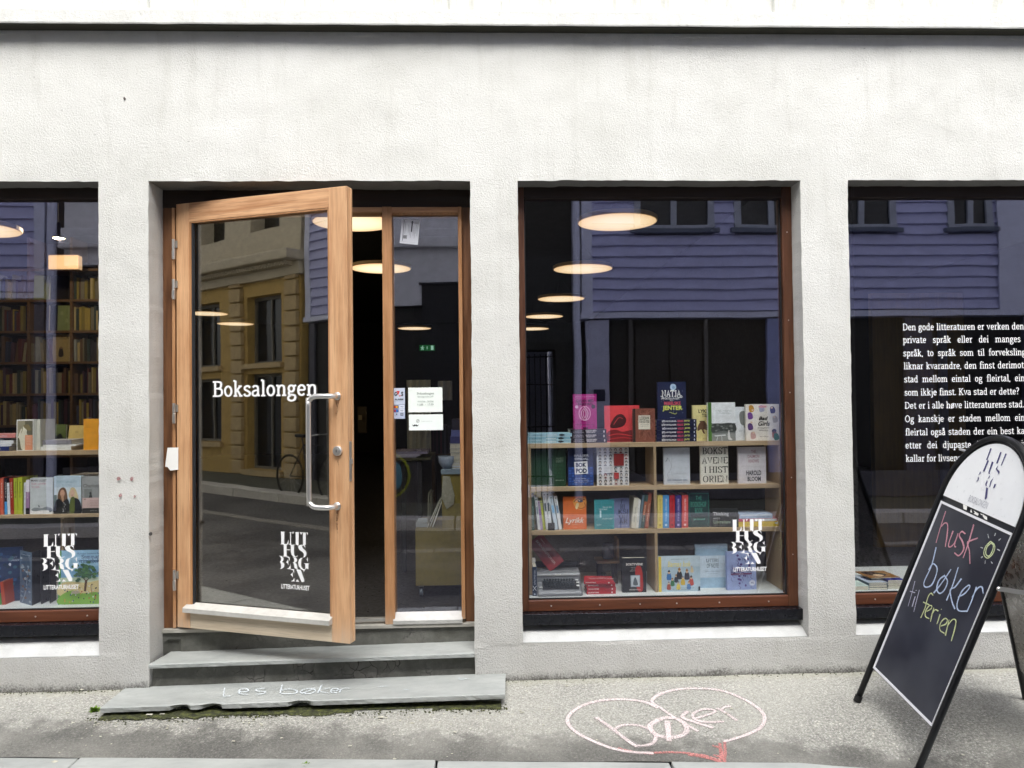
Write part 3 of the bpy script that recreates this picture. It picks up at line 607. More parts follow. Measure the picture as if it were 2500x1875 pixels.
c_ = t_.mix(t_.math('MULTIPLY', wm, .4), t_.ramp(s_, [(.3, (.60, .60, .565)), (.6, (.68, .68, .65))]), (.25, .25, .19)); c_ = t_.mix(t_.math('MULTIPLY', g_, .4), c_, (.3, .29, .25))
CORN = t_.fin(c_, .9, t_.bump(a_, .5, .008))
cb.build('cornice', CORN, shop); MB().box(-5, 5, -.066, .02, czb-.004, czb-.0005).build('cornice_soffit', mat_smooth_paint('mould_shade_soffit', (.035, .034, .022), .004), shop)  # greenish mould tone, with the shadow under the cornice painted into it
uw = MB().box(-14, 14, .0, .3, czt-.1, 9.0); uw.build('upper_wall', CORN, shop)
for x0, x1 in ((1097, 1222), (1890, 2010), (240, 360)):
    a = W(x0, 5, -.03).x; b = W(x1, 5, -.03).x
    MB().box(a, b, -.035, .01, czt+.002, czt+1.6).build('window_surround', CORN, shop, bevel=.004)
# window builder
HEADD = mat_wood('shaded_header_wood', (.018, .010, .007), (.03, .016, .010), 'x', .6)  # frame wood darkened: the shade under the lintel is put into its colour
def window(x0, x1, zb, pxl, pxr, sillz, seed):
    f = MB().use(WFRAME)
    yF, yB = .118, .20; xl, xr = pxl, pxr; zt0, zt1 = W(1600, 456, yF).z, W(1600, 483, yF).z; zb0, zb1 = W(1600, 1461, yF).z, W(1600, 1487, yF).z
    if seed != 3: zb0 += (sillz-.0)*0; 
    f.box(x0, xl, yF, yB, zb1, zt0); f.box(xr, x1, yF, yB, zb1, zt0)
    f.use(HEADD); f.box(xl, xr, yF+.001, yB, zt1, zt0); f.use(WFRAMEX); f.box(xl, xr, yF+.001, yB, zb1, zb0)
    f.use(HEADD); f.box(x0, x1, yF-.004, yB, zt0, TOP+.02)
    w_ = f.build('window', None, shop, (0, 0, 0), bevel=.003)
    MB().box(xl-.008, xr+.008, .150, .156, zb0-.008, zt1+.008).build('pane', GLASS, w_)
    MB().box(xl, xr, .140, .150, zb0, zb0+.007).build('gasket', C('#1c1d1f', .5), w_)
    MB().box(xl, xl+.006, .140, .150, zb0+.0071, zt1).build('gasket', C('#1c1d1f', .5), w_); MB().box(xr-.007, xr, .140, .150, zb0+.0071, zt1).build('gasket', C('#1c1d1f', .5), w_)
    s = MB(); z1 = W(1600, 1494, .07).z; z0 = W(1600, 1521, .07).z
    s.add([(x0-.01, .068, z0), (x1+.01, .068, z0), (x1+.01, .068, z1), (x0-.01, .068, z1), (x0-.01, .12, zb1-.001), (x1+.01, .12, zb1-.001), (x0-.01, .12, z0), (x1+.01, .12, z0)],
          [(0, 1, 2, 3), (3, 2, 5, 4), (0, 6, 7, 1), (1, 7, 5, 2), (0, 3, 4, 6), (4, 5, 7, 6)])
    s.build('flashing', C('#15161c', .22, .05, .2), w_, bevel=.002)
    # sloped plaster sill
    sl = MB(); n = 60; zs0 = sillz; zs1 = W(1500, 1528, .11).z
    for i in range(n+1):
        x = x0-.02+(x1-x0+.04)*i/n
        for k, y in enumerate((.012, .013, .06, .125, .16)):
            zz = (zs0-.03, zs0-.003, zs0+(zs1-zs0)*.45, zs1, zs1+.01)[k]; sl.v.append((x, y+.002*nz(x, k, 6), zz+(.002*nz(x, y, 9) if k < 3 else 0)))
    for i in range(n):
        for k in range(4): a = i*5+k; sl.f.append((a, a+5, a+6, a+1)); sl.mi.append(0)
    sl.build('sill', SILLP, w_)
    for k in range(6):
        xx = xl+(xr-xl)*(k+.5)/6+.03*math.sin(k*5+seed)
        MB().lathe((xx, yF+.001, (zb0+zb1)/2), [(.004, 0), (.004, -.002)], 8, 'y').build('screw', STEEL, w_)
    for k in range(5):
        zz = zb0+(zt1-zb0)*(k+.5)/5+.04*math.sin(k*3+seed)
        MB().lathe(((xr+x1)/2, yF+.001, zz), [(.003, 0), (.003, -.0015)], 8, 'y').build('screw', STEEL, w_)
    return w_, zb0
SILLP = mat_smooth_paint('white_sill_paint', (.56, .565, .55), .004, .75)
wxl = W(1284.5, 970, .118).x; wxr = W(1916.5, 970, .118).x
win3, ZG = window(*XS['w3'], 0, wxl, wxr, .187, 3)
window(XS['w1'][0], XS['w1'][1], 0, XS['w1'][0]+.05, XS['w1'][1]-.010, .170, 1)
window(XS['w4'][0], XS['w4'][1], 0, XS['w4'][0]+.010, XS['w4'][1]-.05, .187, 2)
# ledges inside the windows
LEDGE = C('#dfe3e0', .5, .05)
for a, b in (XS['w1'], XS['w3'], XS['w4']):
    MB().box(a-.02, b+.02, .17, .75, ZG-.03, ZG+.001).build('window_ledge', LEDGE, shop)
    MB().box(a-.02, b+.02, .70, .75, -.28, ZG-.03).build('ledge_panel', C('#4b463c', .7), shop)

# ------------------------------------------------------------ doorway: fixed frame, sidelight, threshold
dx0, dx1 = XS['dr']; YD = .15
j = MB(); zb = W(800, 1528, YD).z; zh0 = W(900, 463, .17).z; zh1 = W(900, 505, YD).z
def xat(px, y, Y=YD): return W(px, y, Y).x
lj = xat(420, 970); 
fr = MB().use(JAMB)
fr.box(dx0, lj, .17, .30, zb, zh0)                                       # left jamb
fr.box(xat(1131, 970), dx1, .17, .30, zb, zh0)                           # right jamb
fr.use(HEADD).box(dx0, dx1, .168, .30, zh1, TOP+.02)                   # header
dfr = fr.build('door_frame', None, shop, bevel=.003)
x_ = xat(420, 970); MB().box(x_+.001, x_+.017, .150, .30, zb+.005, zh1-.002).build('batten', OAKI, dfr, bevel=.002)
pl, pr = xat(936, 970), xat(960, 970)
MB().box(pl, pr, .145, .26, zb+.001, zh1).build('post', OAKI, dfr, bevel=.003)
sr0, sr1 = xat(1122, 970), xat(1131, 970)
MB().box(sr0, sr1, .150, .26, zb+.02, zh1).build('batten', OAKI, dfr, bevel=.002)
zs1 = W(1040, 523, YD).z
MB().box(x_+.022, sr1-.001, .155, .26, zh1-.028, zh1).build('head_rail', OAKX, dfr, bevel=.002)
MB().box(pr, sr0, .160, .24, zs1, zh1-.0285).build('head_rail', OAKI, dfr, bevel=.001)
zg0 = W(1040, 1497, .17).z
MB().box(pr, sr0, .183, .189, zg0, zs1).build('sidelight_pane', GLASS, dfr)
dz = MB(); dz.add([(pr-.008, .135, zb+.003), (sr0+.004, .135, zb+.003), (sr0+.004, .135, zb+.022), (pr-.008, .135, zb+.022), (pr-.008, .183, zg0+.006), (sr0+.004, .183, zg0+.006)], [(0, 1, 2, 3), (3, 2, 5, 4), (0, 3, 4), (1, 5, 2), (0, 4, 5, 1)])
dz.build('drip_strip', C('#b9b8b4', .5, .12, .3), dfr)
MB().box(dx0, dx1, .142, .30, zb-.018, zb+.0005).build('threshold', C('#a7a49b', .6, .15), dfr, bevel=.002)
MB().box(x_+.022, pl, .165, .185, zb+.012, zb+.03).build('weather_bar', ALU, dfr, bevel=.002)
# concrete plinth under the threshold
rb = MB(); n = 70
for i in range(n+1):
    x = dx0+(dx1-dx0)*i/n
    for k in range(7): z = .12+(zb-.018-.12)*k/6; rb.v.append((x, .158+.006*nz(x, z, 14)+(.02 if (abs(x+1.63) < .03 and k < 4) else 0), z))
for i in range(n):
    for k in range(6): a = i*7+k; rb.f.append((a, a+7, a+8, a+1)); rb.mi.append(0)
rb.build('threshold_plinth', CONC, shop)
rb = MB()
for i in range(n+1):
    x = dx0+(dx1-dx0)*i/n
    for k in range(7): z = .0+.125*k/6; rb.v.append((x, .045+.006*nz(x, z, 14)-.02*(1-k/6), z))
for i in range(n):
    for k in range(6): a = i*7+k; rb.f.append((a, a+7, a+8, a+1)); rb.mi.append(0)
rb.build('step_riser', CONC, shop)
# the two slate steps
def step(pts, t, chips, label):
    e = []
    for a, b in zip(pts, pts[1:]+pts[:1]):
        n = max(2, int((Vector(b)-Vector(a)).length/.012))
        for i in range(n): e.append(Vector(a).lerp(Vector(b), i/n))
    mb = MB(); n = len(e); rings = []
    for lv, (dzv, off) in enumerate(((0, .004), (-.0035, 0), (-t*.6, .001), (-t, .002))):
        for p in e:
            q = p.copy(); q.z += dzv; front = p.y < pts[0][1]+.012 + (pts[1][1]-pts[0][1])*(p.x-pts[0][0])/(pts[1][0]-pts[0][0])+.004
            if front:
                q.y += off+.0025*nz(p.x, lv*.3, 30)+.0015*nz(p.x, lv, 80)
                for (c, w_, d_) in chips:
                    u = abs(p.x-c)/w_
                    if u < 1 and lv > 0: q.y += d_*(1-u*u)*(.9+.3*nz(p.x, 0, 60))*(.35 if lv == 1 else 1)
                    if u < 1 and lv == 0: q.y += d_*.3*(1-u*u)
            mb.v.append(q)
    for lv in range(3):
        for i in range(n): jn = (i+1) % n; mb.f.append((lv*n+i, (lv+1)*n+i, (lv+1)*n+jn, lv*n+jn)); mb.mi.append(0)
    mb.f.append(tuple(range(n))); mb.mi.append(0); mb.f.append(tuple(range(3*n, 4*n))[::-1]); mb.mi.append(0)
    return tag(mb.build('stone_step', SLATE, None, pts[0]), label, 'doorstep')
step([(-1.675, -.022, .128), (-.068, -.022, .1475), (-.07, .165, .152), (-1.64, .165, .13)], .021, [], 'upper grey slate doorstep fitted between the plaster reveals')
fl, fr_ = W(245, 1728, -.275), W(1233, 1694, -.275)
step([(fl.x, -.275, fl.z), (fr_.x, -.275, fr_.z), (.088, .012, .034), (-1.80, .012, .006)], .024,
     [(W(*G3(770, 318), -.275).x, .045, .046), (W(*G3(905, 315), -.275).x, .05, .05), (W(*G3(1285, 306), -.275).x, .055, .045)], 'lower grey slate doorstep with chipped front edge and faint chalk writing')
lower_z = lambda x: fl.z+(fr_.z-fl.z)*(x-fl.x)/(fr_.x-fl.x)

# ------------------------------------------------------------ the open door leaf
Hn = Vector((xat(427, 970)+.012, .142, 0)); Fe = Vector((W(846, 457, -.20).x, -.20, 0)); ax = (Fe-Hn).normalized(); LW = (Fe-Hn).length; nrm = Vector((ax.y, -ax.x, 0))  # outward
dzb, dzt = .262, 2.452; TH = .046
door = empty('door', Hn, parent=shop)
door.rotation_euler = (0, 0, math.atan2(ax.y, ax.x))      # local x along the leaf, local -y outward
def dpx(px, py):   # photo pixel -> local (x,z) on the outer face
    d = ray(px, py); o = Vector((0, -CD, CZ)); t = nrm.dot(Hn-o)/nrm.dot(d); p = o+d*t
    return (p-Hn).dot(ax), p.z
sl_ = .080; srw = .098
def lbox(name, x0, x1, z0, z1, m_, y0=0, y1=TH, bev=.0025):
    return MB().box(x0, x1, y0, y1, z0, z1).build(name, m_, door, bevel=bev)
lbox('stile', 0, sl_, dzb, dzt, OAKZ); lbox('stile', LW-srw, LW, dzb, dzt, OAKZ)
lbox('rail', sl_, LW-srw, dzt-.098, dzt, OAKX, .001); lbox('rail', sl_, LW-srw, dzb, dzb+.115, OAKW, .001)
lbox('edge_lip', LW, LW+.004, dzb+.004, dzt-.004, OAKZ, .03, TH, .001)
gx0, gx1, gz0, gz1 = sl_, LW-srw, dzb+.115, dzt-.098
b_ = MB().box(gx0, gx0+.012, .002, .02, gz0, gz1).box(gx0, gx1, .003, .02, gz1-.008, gz1).box(gx1-.009, gx1, .002, .02, gz0, gz1-.008); b_.build('glazing_bead', OAKI, door, bevel=.001)
MB().box(gx0+.012, gx0+.020, .006, .022, gz0, gz1-.008).build('gasket', C('#2a2c30', .5), door)
pane = MB().box(gx0+.001, gx1-.001, .026, .032, gz0, gz1-.001).build('door_pane', mat_glass('door_glass', (1.0, .96, .90), .20), door)
d_ = MB(); d_.add([(gx0-.022, -.03, gz0-.028), (gx1+.004, -.03, gz0-.028), (gx1+.004, -.03, gz0-.006), (gx0-.022, -.03, gz0-.006), (gx0-.022, .02, gz0+.014), (gx1+.004, .02, gz0+.014), (gx0-.022, .02, gz0-.028), (gx1+.004, .02, gz0-.028)],
        [(0, 1, 2, 3), (3, 2, 5, 4), (0, 3, 4, 6), (1, 7, 5, 2), (0, 6, 7, 1)])
d_.build('drip_strip', C('#c4c2bc', .5, .12, .2), door)
# handle
h0x, h0z = dpx(*R2(1190, 1375)); h1x, h1z = dpx(*R3(1190, 592)); barx = h0x-.118
pts = [(h0x, 0, h0z), (h0x, -.035, h0z), (h0x-.012, -.058, h0z), (h0x-.035, -.066, h0z), (barx+.045, -.066, h0z), (barx+.02, -.066, h0z-.006), (barx+.005, -.066, h0z-.022), (barx, -.066, h0z-.045),
       (barx, -.066, h1z+.045), (barx+.005, -.066, h1z+.022), (barx+.02, -.066, h1z+.006), (barx+.045, -.066, h1z), (h1x-.035, -.066, h1z), (h1x-.012, -.058, h1z), (h1x, -.035, h1z), (h1x, 0, h1z)]
MB().tube(cat_rom(pts, 3), .0125, 14).build('handle', STEEL, door, smooth=True)
MB().lathe((h0x, 0, h0z), [(.019, 0), (.019, -.005), (.013, -.006)], 20, 'y').build('rose', STEEL, door, smooth=True)
MB().lathe((h1x, 0, h1z), [(.019, 0), (.019, -.005), (.013, -.006)], 20, 'y').build('rose', STEEL, door, smooth=True)
cx_, cz_ = dpx(*R3(1195, 253))
lk = MB().lathe((cx_, 0, cz_), [(.024, 0), (.024, -.010), (.021, -.015), (.012, -.016), (.012, -.018)], 24, 'y').build('lock_cylinder', STEEL, door, smooth=False)
MB().box(cx_-.0015, cx_+.0015, -.0186, -.0178, cz_-.006, cz_+.006).build('keyhole', C('#101010'), lk)
_, lz0 = dpx(*R3(1258, 442)); _, lz1 = dpx(*R3(1258, 195))
lp = MB().box(LW+.0002, LW+.0022, .006, .028, lz0, lz1).build('lock_plate', ALU, door, bevel=.001)
MB().box(LW+.002, LW+.010, .011, .023, (lz0+lz1)/2-.012, (lz0+lz1)/2+.012).build('latch', STEEL, lp)
for zz in (R2(208, 475), R2(207, 720), R2(205, 1480), R3(187, 1042)):
    _, z = dpx(*zz)
    hg = MB().lathe((-.006, -.012, z-.052), [(.0085, 0), (.0085, .05), (.0075, .051), (.0075, .055), (.0085, .056), (.0085, .104)], 12).build('hinge', ALU, door, smooth=False)
    MB().box(-.004, .012, -.006, -.001, z+.008, z+.045).box(-.024, -.008, -.006, -.001, z-.045, z-.008).build('hinge_leaf', ALU, hg)
def rust(x, z0, z1, w_, k):
    mb = MB(); n = 14
    for i in range(n+1):
        t = i/n; z = z0+(z1-z0)*t; ww = w_*(1-t*.75)*(1+.3*math.sin(t*9+k)); xx = x+.003*math.sin(t*5+k)
        mb.v += [(xx-ww, -.0006, z), (xx+ww, -.0006, z)]
    for i in range(n): mb.f.append((2*i, 2*i+1, 2*i+3, 2*i+2)); mb.mi.append(0)
    mb.build('rust_stain', RUST, door)
RUST = mat_chalk('rust', (.16, .045, .008), .42, .68, 60, .62)
rust(h0x-.002, h0z-.014, h0z-.11, .0085, 1); rust(h1x, h1z-.016, h1z-.13, .008, 2); rust(cx_, cz_-.022, cz_-.075, .006, 3)
# lettering on the door glass
gy = .0255
def door_plane(p0, p1):
    x0, z0 = dpx(*p0); x1, z1 = dpx(*p1); return x0, z0, x1, z1
ax0, az0 = dpx(*R2(402, 1273)); ax1, az1 = dpx(*R2(1053, 1378)); _, bz0 = dpx(*R2(402, 1378)); _, bz1 = dpx(*R2(700, 1275))
hgt = .0; capz = dpx(*R2(410, 1285))[1]; basez = dpx(*R2(410, 1380))[1]
pl_ = Plane((ax0, gy, basez+(capz-basez)*7.5/7.1), (1, 0, 0), (0, 0, -1), (0, -1, 0), ax1-ax0, (capz-basez)*10.1/7.1)
pl_.draw([('s', VINYL, 'Boksalongen', 0, 0, 1, 1, (1.15, .8))]); pl_.build('shop_name', door)
a0x, a0z = dpx(*R3(812, 752)); a1x, a1z = dpx(*R3(1003, 1118))
a0z2 = dpx(*R3(830, 752))[1]
pl_ = Plane((a0x, gy, a0z2), (1, 0, 0), (0, 0, -1), (0, -1, 0), a1x-a0x, a0z2-dpx(*R3(820, 1104))[1])
pl_.draw(logo_items(VINYL)); pl_.build('logo', door)

# ------------------------------------------------------------ the room behind the glass
INT = C('#4a4640', .85, .15); INTD = C('#2b2825', .85, .2)
FLZ = zb-.02
MB().box(-5.9, 6.2, .30, 13.5, FLZ-.1, FLZ).build('floor', C('#3c3a39', .35, .2))['kind'] = 'structure'
for nm, b in (('ceiling', (-5.9, 6.2, .30, 13.5, 3.15, 3.3)), ('wall_back', (-5.9, 6.2, 13.5, 13.7, -.1, 3.3)), ('wall_left', (-6.1, -5.9, .30, 13.5, -.1, 3.3)), ('wall_right', (6.2, 6.4, .30, 13.5, -.1, 3.3)), ('partition_wall', (2.35, 2.5, 1.2, 13.4, FLZ, 3.14))):
    tag(MB().box(*b).build(nm, INT if nm in ('ceiling',) else INTD), kind='structure')
t_ = NT('lamp_glow'); ln_ = t_.n('ShaderNodeVectorMath', operation='LENGTH'); t_.l(t_.co(), ln_.inputs[0])
t_.l(t_.ramp(ln_.outputs['Value'], [(.0, (1.0, .84, .60)), (.17, (1.0, .78, .50)), (.29, (.85, .55, .28))]), t_.b.inputs['Emission Color']); t_.b.inputs['Emission Strength'].default_value = .43; t_.b.inputs['Base Color'].default_value = (.8, .7, .5, 1); LIT = t_.m
RIM = C('#d8b787', .5)
def disc_lamp(x, y, label, dia=.60, zc=None):
    z = 1.42+(2.13 if zc is None else zc)*.6
    r = dia/2; t = empty('ceiling_lamp', (x, y, z), label, 'lamp', 'round disc lamps hanging in rows in the shop')
    MB().lathe((0, 0, 0), [(r*.985, .0), (r, .006), (r, .03), (r*.97, .036)], 48).build('rim', RIM, t)
    MB().lathe((0, 0, -.001), [(r*.5, -.001), (r*.97, .0)], 48).build('diffuser', LIT, t)
    c = MB()
    for a in (0, 2.1, 4.2): c.tube([(r*.6*math.cos(a), r*.6*math.sin(a), .03), (0, 0, .25)], .0015, 4)
    c.tube([(0, 0, .25), (0, 0, 3.15-z)], .002, 4); c.build('cable', BLACKM, t)
def lampy(px, py, label, dist_y, zc=None): p = W(px, py, dist_y); disc_lamp(p.x, dist_y, label, zc=zc)
yy = [1.82, 3.75, 5.75, 7.9, 9.9]
for i, (px, py) in enumerate([(1507, 543), (1423, 657), (1370, 730), (1328, 773), (1300, 803)]):
    lampy(px, py, 'glowing disc lamp in the right window, ' + ['largest and highest of its row', 'second from the top', 'third from the top', 'fourth from the top, cut by the frame', 'smallest and lowest of its row'][i], yy[i], (W(px, py, yy[i]).z-1.42)/.6)
for px, py, y, s in ((862, 544, 1.82, 'glowing disc lamp partly behind the free edge of the open door'), (930, 656, 3.75, 'glowing disc lamp behind the post between doorway and sidelight'), (1012, 802, 9.9, 'small distant disc lamp low in the sidelight above the exit sign'),
                     (575, 791, 9.2, 'distant disc lamp seen through the door glass, the lower of two'), (505, 766, 7.6, 'distant disc lamp seen through the door glass at its left edge'), (-62, 560, 1.85, 'disc lamp at the left edge of the left window'),
                     (2188, 528, 21.0, '')):
    if y < 13: lampy(px, py, s, y, (W(px, py, y).z-1.42)/.6)
for px, py, w_, s in ((R6(1018, 750)[0], R6(1018, 750)[1], 11.5, 'tiny far lamp in the middle of the right window'),):
    p = W(px, py, w_); t = empty('ceiling_lamp', p, s, 'lamp'); MB().lathe((0, 0, 0), [(.11, 0), (.12, .01), (.1, .02)], 20).build('diffuser', LIT, t)
p = W(*R6(1250, 825), 6); t = empty('spot_lamp', p, 'slanted small spotlight glowing low in the right window reflection', 'spotlight')
MB().tube([(-.07, 0, -.035), (.07, 0, .035)], [.006, .014], 10).build('lamp_head', mat_emit('dim_glow', (1, .7, .4), .08), t)
# small pendant and tube lamp in the left window
p = W(*L1(425, 420), 2.4); t = empty('pendant_lamp', p, 'small metal pendant spot on a thin white cord in the left window', 'lamp')
MB().lathe((0, 0, 0), [(.048, 0), (.044, .02), (.024, .045), (.018, .06), (.016, .12), (.006, .13)], 20).build('lamp_shade', C('#55565a', .4, .1, .5), t, smooth=True)
MB().lathe((0, 0, -.002), [(.001, -.004), (.043, .002)], 20).build('bulb', mat_emit('spot_glow', (1, .82, .55), .5), t)
MB().tube([(-.003, 0, .13), (-.006, 0, .37)], .004, 6).build('cord', WHITE, t)
p = W(*L1(455, 592), 3.2); t = empty('wall_lamp', p, 'glowing box lamp above the bookcase in the left window', 'lamp')
MB().box(-.135, .135, 0, .08, -.065, .065).build('lamp_shade', mat_emit('box_glow', (1, .66, .36), .17), t, bevel=.01)
MB().box(-.137, .137, -.002, .082, -.071, -.0655).box(-.137, .137, -.002, .082, .0655, .071).build('trim', C('#6b4a2c', .5), t)
for p_, e_ in ((W(*L1(425, 432), 2.4), 12),):
    ld = bpy.data.lights.new('lamp_light', 'POINT'); ld.energy = e_; ld.color = (1, .8, .55); ld.shadow_soft_size = .012; lo = bpy.data.objects.new('lamp_light', ld); COL.objects.link(lo); lo.location = p_
# exit sign
x0, x1, z0, z1 = rect(R4(765, 1062), R4(858, 1096), 8.0)
t = empty('exit_sign', ((x0+x1)/2, 8.0, z0), 'green lit emergency exit sign far inside, seen through the sidelight', 'sign')
GRN = mat_emit('exit_green', (.01, .22, .05), .10); GWH = mat_emit('exit_white', (.55, .95, .75), .18)
MB().box(x0-(x0+x1)/2, x1-(x0+x1)/2, 0, .05, 0, z1-z0).build('sign_box', GRN, t)
pl_ = Plane((x0-(x0+x1)/2, 0, z1-z0), (1, 0, 0), (0, 0, -1), (0, -1, 0), x1-x0, z1-z0, .002)
pl_.draw([('e', GWH, .22, .2, .03, .09), ('l', GWH, .05, [(.2, .3), (.17, .55), (.25, .7), (.22, .9)]), ('l', GWH, .04, [(.17, .58), (.1, .85)]), ('l', GWH, .035, [(.08, .45), (.2, .35), (.3, .5)]),
          ('r', GWH, .48, .25, .53, .75), ('r', GWH, .75, .12, .92, .9)]); pl_.build('pictogram', t)

# ------------------------------------------------------------ books
BK = 'books in the shop windows'
def dark(c, k=.8): return tuple(v*k for v in lin(c)[:3])
def book(px0, px1, h, zbase, Y, T, cover, label, items=(), mode='front', depth=None, lean=0.0, yaw=0.0, side=0.0, pages=None, gloss=.4, spine=None, group=None, cat='book', dz=0.0, x=None, spine_items=()):
    """front: cover faces the street; spine: spine faces the street; flat: lies flat, spine to the street; fore: flat, page edges to the street"""
    if x is not None: X0, X1 = x
    else: X0, X1 = px0, px1
    w_ = X1-X0; cm = C(cover, gloss); pm = pages or PAGES; bt = .0022
    m = MB().use(cm); root_loc = Vector((X0, Y, zbase+dz)); P_ = None
    if mode == 'front':
        m.box(0, w_, 0, bt, 0, h); m.box(0, w_, T-bt, T, 0, h)
        if spine: m.use(C(spine, gloss))
        m.box(-.001, bt, .0003, T-.0003, .0005, h-.0005); P_ = (bt, w_-.004, bt, T-bt, .003, h-.003); fw, fh = w_, h
    elif mode == 'spine':
        d = depth or .14
        m.box(0, bt, .001, d, 0, h); m.box(w_-bt, w_, .001, d, 0, h); m.box(0, w_, 0, bt, .0004, h-.0004); P_ = (bt, w_-bt, bt, d-.004, .003, h-.003); fw, fh = w_, h
    else:
        d = depth or .14
        if mode == 'flat': m.box(0, w_, 0, d, 0, bt); m.box(0, w_, 0, d, h-bt, h); m.box(.0004, w_-.0004, -.0008, bt, .0003, h-.0003); P_ = (.003, w_-.003, bt, d-.004, bt, h-bt)
        else: m.box(0, w_, 0, d, 0, bt); m.box(0, w_, 0, d, h-bt, h); m.box(.0, w_, d-bt, d+.001, .0, h); P_ = (.003, w_-.003, .004, d-bt, bt, h-bt)
        fw, fh = w_, h
    o = m.build('book', None, None); o.location = root_loc; o.rotation_euler = (-lean, side, yaw)
    tag(o, label, cat, group or BK)
    MB().box(*P_).build('pages', pm, o)
    if items:
        pl = Plane((0, -.0008 if mode == 'flat' else 0, fh), (1, 0, 0), (0, 0, -1), (0, -1, 0), fw, fh); pl.draw(items); pl.build('cover_print', o)
    return o
def zr(mp, y, Y, xm=1600): return W(xm, mp(0, y)[1], Y).z
YB = .275; YFr = .235
def bk(mp, x0, y0, x1, y1, zs, label, cover, items=(), T=.022, Y=YB, **kw):
    """front-on book from two picture corners at depth Y standing on height zs"""
    (a, b), (c, d) = mp(x0, y0), mp(x1, y1); xm = (a+c)/2
    h = W(xm, b, Y).z-zs
    return book(W(a, (b+d)/2, Y).x, W(c, (b+d)/2, Y).x, h, zs, Y, T, cover, label, items, **kw)
# --- display shelf in the right window
Zt = [W(1290, 1080, YFr).z, W(1290, 1187, YFr).z, W(1290, 1293, YFr).z]
Zt = [(W(1300, R7(0, a)[1], YFr).z+W(1880, R8(0, b)[1], YFr).z)/2 for a, b in ((482, 480), (768, 762), (1052, 1045))]
Zb = [(W(1300, R7(0, a)[1], YFr).z+W(1880, R8(0, b)[1], YFr).z)/2 for a, b in ((513, 508), (795, 789), (1080, 1071))]
sx0 = W(1289, 1200, YFr).x; sx1 = W(1911, 1200, YFr).x; dvx0, dvx1 = W(1597, 1200, YFr).x, W(1603.5, 1200, YFr).x; SDp = .22
sh = empty('display_shelf', ((sx0+sx1)/2, YFr, ZG), 'pale wooden display shelf full of books in the right window', 'shelf')
of = Vector(((sx0+sx1)/2, YFr, ZG))
for k in range(3):
    MB().box(sx0+(.0 if k == 0 else .0182), sx1-(.0 if k == 0 else .0182), YFr+(0 if k == 0 else .001), YFr+SDp, Zb[k], Zt[k]).build('shelf_board', SHELF, sh, of, bevel=.0012)
MB().box(sx0, sx0+.018, YFr+.001, YFr+SDp, ZG+.001, Zb[0]).build('side_panel', SHELFZ, sh, of, bevel=.001)
MB().box(sx1-.018, sx1, YFr+.001, YFr+SDp, ZG+.001, Zb[0]).build('side_panel', SHELFZ, sh, of, bevel=.001)
for a, b in ((Zt[1], Zb[0]), (Zt[2], Zb[1]), (ZG+.001, Zb[2])): MB().box(dvx0, dvx1, YFr+.001, YFr+SDp, a, b).build('divider', SHELFZ, sh, of, bevel=.001)
T0, T1, T2 = Zt; B0 = ZG+.001
K = '#17171b'
def stack(mp, x0, x1, ys, zs, covers, labels, items, Y=.262, depth=.14, jit=.004, mode='flat', xm=None, **kw):
    z = zs
    n = len(ys)-1
    for i in range(n):       # ys from bottom to top
        (a, b), (c, d) = mp(x0, ys[i]), mp(x1, ys[i+1]); h = abs(W((a+c)/2, d, Y).z-W((a+c)/2, b, Y).z)
        jx = random.uniform(-jit, jit)
        book(W(a, b, Y).x+jx, W(c, b, Y).x+jx, h, z, Y, h, covers[i % len(covers)], labels[i], items[i % len(items)], mode=mode, depth=depth, yaw=random.uniform(-.02, .02), **kw); z += h+.0005
    return z
ordn = ['bottom', 'second from below', 'third from below', 'fourth from below', 'fifth from below', 'top']
# top shelf
zt_ = stack(R6, 120, 383, [1608, 1589, 1569, 1549], T0, ['#a5cfe0', '#8fc2d6'], ['pale blue book lying flat at the left end of the top shelf, ' + s for s in ('bottom', 'middle', 'top')],
      [[('t', '#3b6478', 'BERGEN OG OMEGN', .1, .3, .32, .75), ('r', '#d8ecf2', .42, .35, .66, .6), ('ps', '#22323c', [(.7, .5), (.76, .15), (.84, .5), (.76, .85)]), ('r', '#cfe4ec', 0, .82, 1, .97)]])
zt2 = stack(R6, 378, 597, [1607, 1580, 1554, 1527], T0, ['#25202c', '#2b2330'], ['dark spined book with white title under the standing magenta book, ' + s for s in ('bottom', 'middle', 'top')],
      [[('t', '#e8e4e6', 'GLEDEN MED', .42, .12, .72, .45, .02), ('t', '#e8e4e6', 'SKJEDEN', .44, .5, .68, .85, .02), ('t', '#c9c2c8', 'NINA BROCHMANN', .1, .18, .36, .42), ('t', '#c9c2c8', 'ELLEN STOKKEN DAHL', .08, .52, .38, .78), ('e', '#d8d4d6', .93, .5, .02, .3)]])
